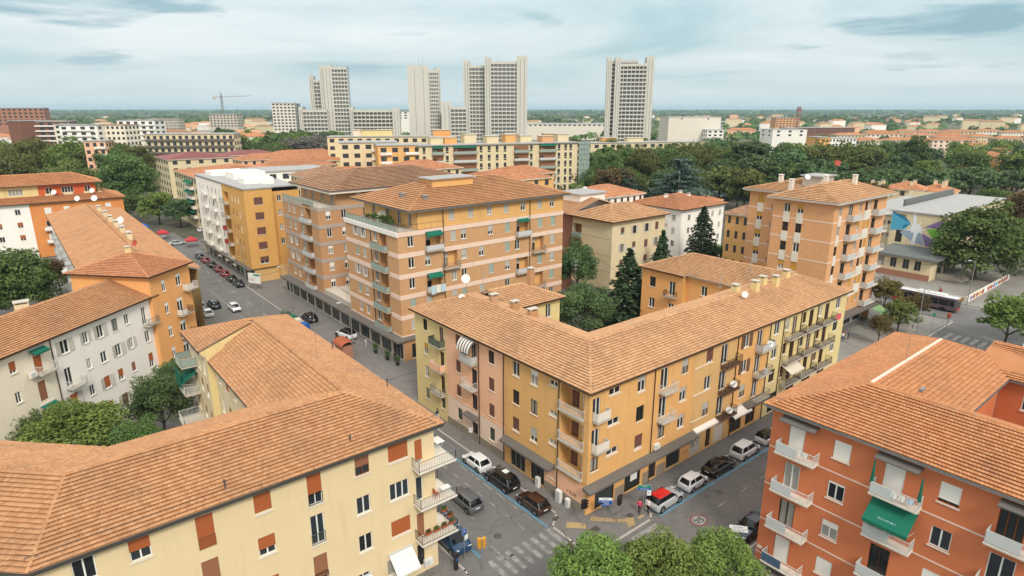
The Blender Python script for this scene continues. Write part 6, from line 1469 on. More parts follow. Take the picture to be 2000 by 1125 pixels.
# terraces beyond the park on the right: rows of terracotta roofs
rr = random.Random(5)
n_t = 0
for (t0, t1, d, h_) in ((.425, .52, 500, 10.5), (.53, .60, 560, 14.5), (.61, .70, 590, 13), (.70, .86, 520, 11.5), (.50, .66, 700, 13), (.66, .88, 640, 12.5), (.55, .8, 780, 13), (.74, .9, 430, 11)):
    t = t0
    while t < t1:
        w_ = rr.uniform(24, 38); dd = d + rr.uniform(-14, 14); c = pol(t + w_ / 2 / dd, dd)
        wm_ = rr.choice(('render_cream', 'render_pink', 'render_white_warm', 'render_pink_pale', 'render_cream'))
        house('distant terracotta roofed %s walled terrace in the rows beyond the park trees' % wm_[7:].replace('_', ' '), c, w_, 13, h_ + rr.uniform(-.8, .8), VIEW + rr.choice((.12, .12, -.2, .3)), wm_, rr.choice(('tile_bright', 'tile_red')), 2.3, 3, 8, 'terraces beyond the park', 'terrace_house', tw=2.5, th=1.1)
        t += (w_ + rr.uniform(1, 5)) / dd
        n_t += 1
house('long terracotta roofed row house in front of the white cubic building', pol(.46, 430), 42, 12, 11, VIEW + .1, 'render_pink', 'tile_bright', 2.2, 3, 9)
house('orange apartment house with striped end wall at the right edge of the park', pol(.735, 375), 26, 14, 14, VIEW - .5, 'render_orange', 'tile_red', 2.2, 4, 7)
farblock('orange block with white balconies at the right picture edge beyond the trees', .80, 330, 22, 12, 15.5, 'render_orange', 4, 5, -.3, roofmt='tile_red', balc=('band_white', ((.3, .9),)))
# scattered far houses
FH = []
for k in range(6):
    b = MB(); w_, d_, h_ = rr.uniform(14, 34), rr.uniform(10, 14), rr.uniform(8, 16)
    b.box(-w_ / 2, -d_ / 2, 0, w_ / 2, d_ / 2, h_, 0)
    pl, _, _ = hip(-w_ / 2 - .4, w_ / 2 + .4, -d_ / 2 - .4, d_ / 2 + .4, h_, 2.4 if k < 4 else .3)
    for p in pl: b.face(p, 1)
    FH.append(b.mesh('far_house', [('render_cream', 'render_white', 'render_pink', 'render_cream', 'band_white', 'concrete')[k], ('tile_bright', 'tile_red', 'tile_bright', 'tile_brown', 'roof_membrane', 'roof_membrane')[k]]))
for k in range(285):
    t = rr.uniform(-.95, .98) if k < 200 else rr.uniform(-.82, -.26); d = 560 + (2600 if k < 200 else 900) * rr.random() ** 1.7
    if t > .05 and d < 900: d += 500
    if -.36 < t < .24 and d < 760: continue
    c = pol(t, d); fh_ = rr.randrange(6); o = obj('far_house', FH[fh_], None, (c.x, c.y, 0), VIEW + rr.uniform(-.6, .6)); s_ = rr.uniform(.8, 1.3); o.scale = (s_, s_, s_)
    tag(o, 'tiny far-off %s house half hidden in the green plain below the horizon' % ('cream', 'white', 'pink', 'brown roofed', 'white flat', 'grey flat')[fh_], 'house', 'far-off houses on the plain')
# crane, lattice mast, lamp columns
def lattice(name, t, d, h, w_, label, cat, reds=True):
    c = pol(t, d); rt = root(name, (c.x, c.y, 0), label, cat)
    n = int(h / (w_ * 1.3)); 
    for k in range(n):
        z0, z1 = h * k / n, h * (k + 1) / n; b = MB(); q = [(-w_, -w_), (w_, -w_), (w_, w_), (-w_, w_)]
        for i in range(4):
            a, e = q[i], q[(i + 1) % 4]; b.tube((*a, z0), (*a, z1), .2, n=4); b.tube((*a, z0), (*e, z1), .12, n=3); b.tube((*a, z1), (*e, z1), .12, n=3)
        b.build('mast_section', 'dish_red' if (k % 2 and reds) else 'steel_grey', rt)
    return rt
CRN = lattice('tower_crane', tt(435), 860, 58, 1.0, 'tower crane over the construction site in the left background', 'crane', False)
b = MB(); b.tube((0, 0, 55), (RT.x * 40, RT.y * 40, 56.5), .5, .3, n=4); b.tube((0, 0, 55), (-RT.x * 10, -RT.y * 10, 55), .6, n=4); b.build('jib', 'steel_grey', CRN)
b = MB(); b.tube((0, 0, 58), (0, 0, 62), .6, .2, n=4); b.tube((0, 0, 62), (RT.x * 26, RT.y * 26, 56), .1, n=3); b.tube((0, 0, 62), (-RT.x * 10, -RT.y * 10, 55), .1, n=3); b.build('tie', 'steel_grey', CRN)
b = MB(); b.box(-RT.x * 9 - 2, -RT.y * 9 - 2, 52, -RT.x * 9 + 2, -RT.y * 9 + 2, 55); b.build('counterweight', 'concrete', CRN)
LM = lattice('lattice_mast', tt(1561), 720, 42, 1.6, 'red and white lattice telecom mast on the right horizon', 'mast')
for k in range(3):
    b = MB(); b.tube((0, 0, 36 + k * 2.2), (0, 0, 37.6 + k * 2.2), 2.4, n=8); b.build('antenna_ring', 'dish_red' if k == 1 else 'steel_grey', LM)
for k, (px, d, h_) in enumerate(((1801, 640, 24), (1863, 660, 22), (1943, 660, 24))):
    c = pol(tt(px), d); o = root('light_column', (c.x, c.y, 0), 'tall thin light column above the far terraces', 'lamp post', 'tall light columns beyond the park'); b = MB(); b.tube((0, 0, 0), (0, 0, h_), .35, .15, n=6); b.build('column', 'steel_grey', o); b = MB(); b.tube((0, 0, h_), (0, 0, h_ + .8), 1.0, .6, n=8); b.build('lamp_head', 'steel_grey', o)

# ---------------------------------------------------------------- trees
leafmat('leaf_mid', (0.058, 0.099, 0.031), (0.167, 0.245, 0.075))
leafmat('leaf_light', (0.101, 0.160, 0.037), (0.252, 0.362, 0.093))
leafmat('leaf_dark', (0.054, 0.096, 0.043), (0.151, 0.234, 0.090))
leafmat('leaf_rust', (0.090, 0.072, 0.030), (0.217, 0.158, 0.063))
leafmat('leaf_olive', (0.085, 0.109, 0.031), (0.209, 0.232, 0.070))
leafmat('leaf_blue', (0.053, 0.091, 0.068), (0.152, 0.218, 0.171))
leafmat('leaf_grey', (0.132, 0.120, 0.102), (0.252, 0.234, 0.204))
leafmat('leaf_fir', (0.027, 0.051, 0.027), (0.082, 0.129, 0.061))
def leaves(cen, nrm, size, tone, seed, stretch=1.0):
    r = np.random.default_rng(seed); n = len(cen)
    nrm = nrm + r.normal(0, .55, (n, 3)); nrm /= np.linalg.norm(nrm, axis=1)[:, None] + 1e-9
    ref = r.normal(0, 1, (n, 3)); a = np.cross(nrm, ref); a /= np.linalg.norm(a, axis=1)[:, None] + 1e-9
    b = np.cross(nrm, a); s = (size * r.uniform(.6, 1.35, n))[:, None]
    V = np.stack([cen - a * s * stretch, cen - b * s * .62 + nrm * s * .18, cen + a * s * stretch, cen + b * s * .62 + nrm * s * .18], 1).reshape(-1, 3)
    F = np.arange(4 * n).reshape(-1, 4)
    return V, F, tone
def np_mesh(name, V, F, T, mt):
    me = bpy.data.meshes.new(name); n = len(F)
    me.vertices.add(len(V)); me.vertices.foreach_set('co', np.ascontiguousarray(V, dtype=np.float32).ravel())
    me.loops.add(n * 4); me.loops.foreach_set('vertex_index', F.ravel().astype(np.int32))
    me.polygons.add(n); me.polygons.foreach_set('loop_start', np.arange(0, n * 4, 4, dtype=np.int32)); me.polygons.foreach_set('loop_total', np.full(n, 4, dtype=np.int32))
    at = me.attributes.new('tone', 'FLOAT', 'FACE'); at.data.foreach_set('value', np.ascontiguousarray(T, dtype=np.float32))
    me.materials.append(MATS[mt]); me.update(calc_edges=True); me.validate()
    return me
def crown_round(seed, Rr=5.0, hz=4.2, clumps=60, per=120, leaf=.22, flat=1.0, irregular=.25):
    """broadleaf crown centred on z=0: leaf clumps at the ends of branches, gaps between them"""
    r = np.random.default_rng(seed); C_, N_, T_ = [], [], []
    for k in range(clumps):
        d = r.normal(0, 1, 3); d /= np.linalg.norm(d)
        if d[2] < -.7: d[2] *= -.4; d /= np.linalg.norm(d)
        q = r.uniform(.45, 1.0) ** .6 * (1 + irregular * (r.random() - .5) * 2)
        c = d * np.array([Rr, Rr, hz]) * q * .82
        cr = Rr * r.uniform(.17, .32)
        v = r.normal(0, 1, (per, 3)); v /= np.linalg.norm(v, axis=1)[:, None]
        rad = r.uniform(.35, 1.0, per) ** .5
        p = c + v * (cr * rad)[:, None] * np.array([1, 1, .72 * flat])
        C_.append(p); N_.append(v * .6 + np.array([0, 0, .7])); T_.append(np.clip(r.normal(r.uniform(.2, .85), .16, per), 0, 1))
    return leaves(np.concatenate(C_), np.concatenate(N_), leaf, np.concatenate(T_), seed + 1)
def crown_fir(seed, h=14., Rr=4.0, leaf=.22, droop=.28, levels=26, per=26, top=.12):
    r = np.random.default_rng(seed); C_, N_, T_ = [], [], []
    for k in range(levels):
        f = k / (levels - 1); z = h * (.12 + .88 * f); rad = Rr * (1 - f) ** .8 * r.uniform(.8, 1.15) + top
        nb = max(4, int(11 * (1 - f) + 4)); a0 = r.uniform(0, 6.28)
        for i in range(nb):
            a = a0 + 6.283 * i / nb + r.normal(0, .15); L = rad * r.uniform(.65, 1.1); tone = r.uniform(.1, .9)
            s = r.uniform(.12, 1, per) ** .7; sd = r.normal(0, .16, per) * L * (1.15 - s) + r.normal(0, .12, per)
            x = np.cos(a) * L * s - np.sin(a) * sd; y = np.sin(a) * L * s + np.cos(a) * sd
            zz_ = z - droop * L * s ** 1.5 + r.normal(0, .10, per) - np.abs(sd) * .2
            C_.append(np.stack([x, y, zz_], 1)); N_.append(np.tile([.2 * math.cos(a), .2 * math.sin(a), 1.0], (per, 1))); T_.append(np.clip(r.normal(tone, .15, per), 0, 1))
    return leaves(np.concatenate(C_), np.concatenate(N_), leaf, np.concatenate(T_), seed + 3, 1.25)
def crown_cedar(seed, h=18., Rr=10., leaf=.34):
    """flat tiers of blue-green needles"""
    r = np.random.default_rng(seed); C_, N_, T_ = [], [], []
    for k in range(15):
        f = k / 14; z = h * (.18 + .8 * f); rad = Rr * (1 - .8 * f ** 1.3) * r.uniform(.75, 1.1)
        for i in range(int(8 - 4 * f)):
            a = r.uniform(0, 6.283); L = rad * r.uniform(.6, 1.0); c = np.array([math.cos(a) * L * .6, math.sin(a) * L * .6, z + r.normal(0, .3)])
            n = 170; e = r.normal(0, 1, (n, 2)) * np.array([L * .34, L * .17]); tone = r.uniform(.2, .9)
            x = c[0] + math.cos(a) * e[:, 0] - math.sin(a) * e[:, 1]; y = c[1] + math.sin(a) * e[:, 0] + math.cos(a) * e[:, 1]
            C_.append(np.stack([x, y, c[2] - .04 * np.hypot(e[:, 0], e[:, 1]) + r.normal(0, .16, n)], 1)); N_.append(np.tile([0, 0, 1.6], (n, 1))); T_.append(np.clip(r.normal(tone, .15, n), 0, 1))
    return leaves(np.concatenate(C_), np.concatenate(N_), leaf, np.concatenate(T_), seed + 3, 1.2)
def trunk_mesh(seed, h, r0, spread, mt='bark', limbs=6):
    r = random.Random(seed); b = MB(); p = Vector((0, 0, -.2)); seg = 4; pts = [p]
    for k in range(seg):
        p = p + Vector((r.uniform(-.12, .12), r.uniform(-.12, .12), h / seg)); pts.append(p)
    for k in range(seg): b.tube(pts[k], pts[k + 1], r0 * (1 - .55 * k / seg), r0 * (1 - .55 * (k + 1) / seg), n=7, cap=False)
    for i in range(limbs):
        a = 6.283 * i / limbs + r.uniform(-.3, .3); q = pts[2 + i % 3]; L = spread * r.uniform(.5, .85)
        m = q + Vector((math.cos(a) * L * .5, math.sin(a) * L * .5, L * .35)); e = q + Vector((math.cos(a) * L, math.sin(a) * L, L * .85))
        b.tube(q, m, r0 * .38, r0 * .26, n=5, cap=False); b.tube(m, e, r0 * .26, r0 * .08, n=5, cap=False)
    return b.mesh('trunk', mt)
TREE = {}
def crown(key):
    """crown meshes, made once: (kind, variant, material)"""
    if key in TREE: return TREE[key]
    kind, var, mt = key
    if kind == 'near': g_ = crown_round(100 + var, 4.6, 3.2, 95, 240, .135)
    elif kind == 'court': g_ = crown_round(150 + var, 5.0, 4.2, 85, 190, .165)
    elif kind == 'mid': g_ = crown_round(200 + var, 5.0, 4.3, 62, 95, .27)
    elif kind == 'tall': g_ = crown_round(300 + var, 5.0, 7.0, 80, 90, .33)
    elif kind == 'full': g_ = crown_round(350 + var, 5.0, 4.8, 150, 105, .20, .9, .18)
    elif kind == 'far': g_ = crown_round(400 + var, 5.0, 4.4, 60, 50, .40)
    elif kind == 'fir': g_ = crown_fir(500 + var)
    elif kind == 'pine': g_ = crown_round(600 + var, 5.0, 2.4, 50, 70, .36, .7)
    else: g_ = crown_cedar(700 + var)
    TREE[key] = np_mesh('crown', *g_, mt)
    return TREE[key]
TRK = {}
def tree(kind, var, mt, x, y, z_mid, Rr, label, group=None, vs_=1.0, name=None, bark='bark', rz=None):
    nm = name or {'fir': 'fir_tree', 'cedar': 'cedar_tree', 'pine': 'pine_tree'}.get(kind, 'broadleaf_tree')
    o = root(nm, (x, y, 0), label, 'tree', group, random.uniform(0, 6.28) if rz is None else rz)
    key = (kind, var, mt)
    if kind in ('fir', 'cedar'):
        s_ = Rr / (4.0 if kind == 'fir' else 10.0); c = obj('crown', crown(key), o); c.scale = (s_, s_, z_mid / (14.0 if kind == 'fir' else 18.0)); ht = z_mid * .9; rr_ = .28 * z_mid / 14
        tk = ('c', kind)
        if tk not in TRK: b = MB(); b.tube((0, 0, -.2), (0, 0, 1), 1, .15, n=7); TRK[tk] = b.mesh('trunk', bark)
        t = obj('trunk', TRK[tk], o); t.scale = (rr_, rr_, ht)
        return o
    base = {'near': 4.6}.get(kind, 5.0); s_ = Rr / base
    c = obj('crown', crown(key), o, (0, 0, z_mid)); c.scale = (s_, s_, s_ * vs_)
    tk = (kind, var, bark)
    if tk not in TRK: TRK[tk] = trunk_mesh(var + 9, 5.0, .26, 4.0, bark, 3 if kind == 'far' else 7)
    t = obj('trunk', TRK[tk], o); t.scale = (s_, s_, z_mid / 5.0 * .93)
    return o
# three bright green crowns at the bottom of the picture
for k, (x, y, zz_, r_, lb) in enumerate(((28.8, 25.8, 7.2, 3.7, 'bright green street tree at the bottom edge, nearest the zebra crossing'), (32.6, 22.6, 6.9, 3.7, 'bright green street tree at the bottom edge, middle of the three'), (36.4, 20.4, 7.1, 3.6, 'bright green street tree at the bottom edge, nearest the red orange building'))):
    tree('near', k % 2, 'leaf_light', x, y, zz_, r_, lb, 'street trees at the bottom edge')
# courtyards on the left
tree('court', 0, 'leaf_light', 1.5, 80, 5.0, 5.6, 'light green tree in the court before the white house', vs_=.8); tree('court', 1, 'leaf_mid', -4, 85, 4.2, 3.6, 'small green tree by the left edge before the white house'); tree('court', 2, 'leaf_dark', 10.2, 81.5, 5.6, 3.8, 'dark green tree between the white house and the beige wing', vs_=1.2); tree('court', 3, 'leaf_mid', 6, 76, 4.0, 3.4, 'green tree in the court behind the beige roof'); tree('court', 2, 'leaf_dark', 14.0, 92, 4.4, 2.8, 'small dark tree at the foot of the orange stair block')
tree('full', 0, 'leaf_mid', -1.5, 148, 8.0, 7.5, 'big dark green tree at the left edge behind the white house', vs_=1.0); tree('full', 1, 'leaf_mid', -12, 140, 7.5, 7.5, 'dark tree cut by the left edge behind the white house'); tree('court', 3, 'leaf_rust', 5.5, 163, 6.5, 3.8, 'rusty tinted tree beside the long white fronted range'); tree('court', 0, 'leaf_mid', -8, 170, 7.5, 6, 'green tree before the orange block at the far left')
# plane trees at the far left
for k, (x, y, zz_, r_, mt, lb) in enumerate(((38, 282, 13.5, 11, 'leaf_mid', 'huge dark plane tree above the avenue end'), (20, 300, 12, 10, 'leaf_olive', 'large plane tree behind the orange block'), (2, 340, 13, 12, 'leaf_olive', 'broad olive plane tree in the left background'), (30, 372, 13, 12, 'leaf_olive', 'plane tree behind the huge dark one'), (-14, 312, 12, 10, 'leaf_olive', 'plane tree at the left edge behind the orange block'), (-25, 350, 14, 11, 'leaf_mid', 'green plane tree at the left picture edge'), (52, 398, 13, 11, 'leaf_mid', 'plane tree left of the rose roofed building'), (14, 420, 14, 12, 'leaf_olive', 'farther plane tree below the brown banded block'))):
    tree('full', k % 3, mt, x, y, zz_, r_, lb, 'plane trees in the left background', bark='bark_pale')
tree('mid', 1, 'leaf_light', 41, 252, 7, 6.2, 'light green tree in the square at the avenue end'); tree('mid', 2, 'leaf_dark', 45.5, 240, 6.2, 5.4, 'darker green tree in the square at the avenue end'); tree('mid', 3, 'leaf_mid', 33, 262, 7, 5.5, 'green tree left in the square at the avenue end')
for k, (px, d, r_, mt) in enumerate(((20, 300, 12, 'leaf_olive'), (75, 322, 12, 'leaf_olive'), (120, 305, 12, 'leaf_light'), (165, 318, 11, 'leaf_olive'), (205, 300, 10, 'leaf_mid'), (-20, 318, 12, 'leaf_light'), (250, 318, 9, 'leaf_olive'))):
    c = pol(tt(px), d); tree('full', k % 3, mt, c.x, c.y, 13.5, r_, 'great plane tree before the far left blocks, %s from the left' % ('second', 'third', 'fourth', 'fifth', 'sixth', 'first', 'last')[k], 'great plane trees before the far left blocks', 1.15, bark='bark_pale')
for k, (px, d, zm, r_, mt) in enumerate(((1185, 285, 13, 8.5, 'leaf_mid'), (1225, 300, 13.5, 9, 'leaf_mid'), (1262, 292, 14, 9, 'leaf_olive'), (1300, 310, 13, 9, 'leaf_mid'), (1340, 300, 12.5, 9, 'leaf_mid'), (1385, 320, 13, 10, 'leaf_olive'), (1425, 330, 12, 9, 'leaf_mid'), (1165, 262, 9, 7, 'leaf_mid'), (1240, 262, 9, 7, 'leaf_mid'), (1300, 268, 8, 7, 'leaf_dark'), (1365, 275, 8, 7.5, 'leaf_mid'), (1420, 290, 9, 8, 'leaf_dark'))):
    c = pol(tt(px), d); tree('full', k % 3, mt, c.x, c.y, zm, r_, 'tall park tree right of the scaffold, %s' % ('nearest the scaffold', 'second in the tall row', 'third in the tall row', 'fourth in the tall row', 'fifth in the tall row', 'sixth in the tall row', 'last in the tall row', 'low one under the scaffold', 'low second one', 'low third one', 'low fourth one', 'low last one')[k], 'park trees right of the scaffold', 1.15)
# court of the yellow building
tree('court', 0, 'leaf_dark', 87.0, 86.5, 9.6, 4.6, 'dense dark tree against the cream house by the brick block', vs_=1.35); tree('court', 3, 'leaf_dark', 75.5, 73.0, 6.6, 5.8, 'spreading dark green tree in the court of the yellow building', vs_=.95); tree('court', 1, 'leaf_mid', 81, 82, 3.5, 2.8, 'low green tree between the two court trees')
tree('fir', 0, 'leaf_fir', 84.0, 70.5, 16, 6.4, 'broad fir tree in the court before the orange rear wing'); tree('fir', 1, 'leaf_fir', 105, 79.5, 15.5, 4.6, 'slim fir tree against the corner of the cream house'); tree('fir', 2, 'leaf_fir', 131, 87.5, 17, 6.2, 'pointed fir tree before the white house'); tree('fir', 1, 'leaf_fir', 137, 78, 14, 4.0, 'narrow fir tree beside the tall orange brick block'); tree('court', 2, 'leaf_mid', 139, 88, 4.5, 3.2, 'small green tree between fir and orange brick block')
# park behind
PK = [('cedar', 0, 'leaf_blue', 196, 142, 22, 15, 'great blue-green cedar with flat tiers in the park'), ('cedar', 1, 'leaf_blue', 184, 160, 18, 9, 'smaller blue-green cedar left of the great cedar'), ('cedar', 1, 'leaf_blue', 224, 160, 20, 10, 'blue-green cedar right behind the great cedar'),
      ('mid', 0, 'leaf_olive', 189, 196, 10, 8.5, 'olive green tree below the scaffold'), ('mid', 1, 'leaf_rust', 183, 164, 11.5, 8.5, 'brownish tree left of the great cedar'), ('tall', 1, 'leaf_mid', 222, 208, 14, 9.5, 'tall green tree right of the scaffold'), ('mid', 2, 'leaf_light', 176, 176, 8, 5, 'light green tree behind the white penthouse'),
      ('tall', 2, 'leaf_mid', 258, 232, 13, 11, 'tall tree in the park behind the brownish tree'), ('mid', 3, 'leaf_olive', 250, 214, 12, 10, 'olive tree in the park behind the cedar'), ('mid', 1, 'leaf_mid', 282, 232, 13, 11, 'green park tree left of the olive crown'), ('mid', 0, 'leaf_olive', 300, 214, 14, 12, 'big olive crowned tree in the park'),
      ('mid', 2, 'leaf_olive', 231, 136, 10.5, 8.8, 'round olive tree alone left of the orange brick block'), ('pine', 0, 'leaf_dark', 262, 150, 15, 11, 'dark stone pine behind the orange brick block'), ('pine', 1, 'leaf_dark', 286, 152, 16, 12, 'dark stone pine in the middle of the park'), ('pine', 0, 'leaf_dark', 300, 176, 20, 10, 'high dark stone pine standing above the park'),
      ('pine', 1, 'leaf_dark', 270, 124, 14, 11, 'dark spreading pine over the orange brick block roof'), ('mid', 3, 'leaf_olive', 318, 146, 14, 12, 'olive park tree right of the high pine'), ('mid', 1, 'leaf_olive', 340, 136, 14, 10, 'olive park tree with yellow crown'), ('mid', 0, 'leaf_mid', 372, 146, 14, 12, 'green park tree in the right middle distance'),
      ('tall', 0, 'leaf_mid', 420, 142, 15, 10, 'tall green tree in front of the terraces'), ('mid', 2, 'leaf_light', 352, 112, 10, 8, 'yellow-green round tree in the right park'), ('mid', 3, 'leaf_light', 394, 108, 13, 11, 'light green tree in the right park'), ('mid', 1, 'leaf_mid', 372, 100, 12, 10, 'green tree right of the yellow-green one'), ('mid', 0, 'leaf_rust', 352, 96, 9, 7, 'rust coloured tree in the right park'),
      ('tall', 1, 'leaf_light', 392, 84, 12, 11, 'large light green tree at the right edge of the park'), ('pine', 0, 'leaf_dark', 318, 84, 11, 11, 'dark pine row in the right park, right end'), ('pine', 1, 'leaf_dark', 300, 92, 11, 11, 'dark pine row in the right park, middle'), ('pine', 0, 'leaf_dark', 284, 104, 11, 10, 'dark pine row in the right park, left end'), ('pine', 1, 'leaf_dark', 336, 74, 11, 11, 'dark pine by the right picture edge'),
      ('mid', 2, 'leaf_rust', 252, 96, 10, 5.6, 'rust coloured tree behind the orange brick block'), ('mid', 3, 'leaf_rust', 262, 90, 8, 4.4, 'small rust tree beside the chimneyed houses'), ('mid', 1, 'leaf_rust', 232, 44, 11, 7.5, 'rust brown tree above the big school tree'), ('mid', 0, 'leaf_rust', 246, 50, 10, 6.5, 'brown tree at the right picture edge'), ('mid', 2, 'leaf_mid', 262, 62, 9, 6.5, 'green tree behind the school roof'),
      ('full', 2, 'leaf_mid', 179, 43.0, 9.6, 10.5, 'huge dark green tree beside the school steps'), ('mid', 1, 'leaf_mid', 196, 36, 8, 8, 'green tree right behind the huge school tree'), ('mid', 3, 'leaf_light', 128.5, 24.5, 6.6, 4.8, 'bright green tree at the right edge by the parked cars'), ('mid', 0, 'leaf_light', 136, 21.0, 7, 4.8, 'second bright green tree at the right edge'),
      ('mid', 1, 'leaf_rust', 114.5, 39.2, 3.9, 2.1, 'small reddish plaza tree next to the pedestrians'), ('mid', 2, 'leaf_olive', 123, 39.2, 4.2, 3.2, 'yellowish plaza tree over the scooters'), ('mid', 0, 'leaf_rust', 129.5, 44.4, 6.4, 3.0, 'dark reddish tree at the corner of the orange brick block'), ('mid', 3, 'leaf_rust', 128.5, 38.6, 5.0, 2.4, 'brownish plaza tree in front of the bus')]
for a in PK:
    if a[0] == 'cedar': tree(a[0], a[1], a[2], a[3], a[4], a[5], a[6], a[7])
    else: tree(a[0], a[1], a[2], a[3], a[4], a[5], a[6], a[7], vs_=random.uniform(.9, 1.15) if a[0] != 'tall' else .8)
# background trees between the far blocks, each a tree of its own
rr = random.Random(23); nb = 0
def back(t, d, zm, r_, mt, lb, grp, kind='far'):
    c = pol(t, d); tree(kind, rr.randrange(4), mt, c.x, c.y, zm, r_, lb.replace('green tree', {'leaf_mid': 'mid green', 'leaf_dark': 'dark green', 'leaf_olive': 'olive green', 'leaf_light': 'light green'}.get(mt, 'green') + ' tree'), grp, rr.uniform(.85, 1.2))
for k in range(26): back(rr.uniform(-.47, -.27), rr.uniform(455, 640), rr.uniform(8, 14), rr.uniform(8, 14), rr.choice(('leaf_mid', 'leaf_mid', 'leaf_dark', 'leaf_light')), 'green tree in the wood left of the towers', 'wood left of the towers')
for k in range(8): back(tt(555 + 11 * k), rr.uniform(440, 520), rr.uniform(11, 16), rr.uniform(6.5, 9), 'leaf_grey', 'pale grey-leaved poplar left of the leftmost tower', 'grey poplars left of the towers')
for k in range(30): back(rr.uniform(.14, .44), rr.uniform(270, 470), rr.uniform(8, 13), rr.uniform(7, 11), rr.choice(('leaf_mid', 'leaf_dark', 'leaf_olive', 'leaf_mid')), 'green tree in the belt between the towers and the park', 'tree belt behind the park')
for k in range(36): back(rr.uniform(.42, .9), rr.uniform(330, 480), rr.uniform(8, 12), rr.uniform(7, 11), rr.choice(('leaf_mid', 'leaf_dark', 'leaf_olive', 'leaf_light')), 'green tree between the park and the terraces', 'trees before the terraces')
for k in range(14): back(rr.uniform(.33, .62), rr.uniform(235, 330), rr.uniform(7, 10), rr.uniform(6, 9), rr.choice(('leaf_dark', 'leaf_dark', 'leaf_mid')), 'dark tree filling the park ground', 'dark trees inside the park')
for k in range(22): back(rr.uniform(-.80, -.30), rr.uniform(350, 560), rr.uniform(8, 12), rr.uniform(6, 10), rr.choice(('leaf_mid', 'leaf_olive', 'leaf_dark')), 'green tree between the left background blocks', 'trees among the left background blocks')
for k in range(14): back(rr.uniform(-.15, .25), rr.uniform(470, 610), rr.uniform(8, 12), rr.uniform(6, 10), rr.choice(('leaf_mid', 'leaf_olive')), 'green tree at the foot of the towers', 'trees at the foot of the towers')
# woodland of the plain out to the horizon: one mass nobody could count
def woodland(n, d0, d1, leaf_n, size, spread, seed, mt, pw=1.0, hmul=1.0):
    r = np.random.default_rng(seed); t = r.uniform(-1.25, 1.25, n); d = d0 + (d1 - d0) * r.random(n) ** pw
    # hedge-like clustering
    keep = (np.sin(t * 37 + d * .004) + np.sin(t * 11 - d * .0023) + r.normal(0, .9, n)) > -.35
    t, d = t[keep], d[keep]; n = len(t)
    x = FW.x * d + RT.x * t * d; y = FW.y * d + RT.y * t * d
    R0 = r.uniform(.6, 1.25, n) * spread; hh = r.uniform(.7, 1.3, n) * 10 * hmul
    v = r.normal(0, 1, (n, leaf_n, 3)); v /= np.linalg.norm(v, axis=2)[..., None]; v[..., 2] = np.abs(v[..., 2]) * 1.0
    cen = np.stack([x, y, hh * .42], 1)[:, None, :] + v * np.stack([R0, R0, hh * .58], 1)[:, None, :] * r.uniform(.8, 1, (n, leaf_n, 1))
    tone = np.clip(r.uniform(.1, .9, n)[:, None] + r.normal(0, .12, (n, leaf_n)), 0, 1)
    return np_mesh('woodland', *leaves(cen.reshape(-1, 3), (v + np.array([0, 0, .4])).reshape(-1, 3), size, tone.reshape(-1), seed + 1), mt)
stuff(obj('woodland', woodland(3000, 640, 2200, 34, 3.0, 8, 1, 'leaf_mid', .8)))
stuff(obj('woodland', woodland(5200, 1600, 6000, 16, 6.5, 16, 2, 'leaf_mid', .9, 1.25)))
stuff(obj('woodland', woodland(6000, 5000, 16000, 10, 20, 40, 3, 'leaf_dark', 1.0, 1.7)))

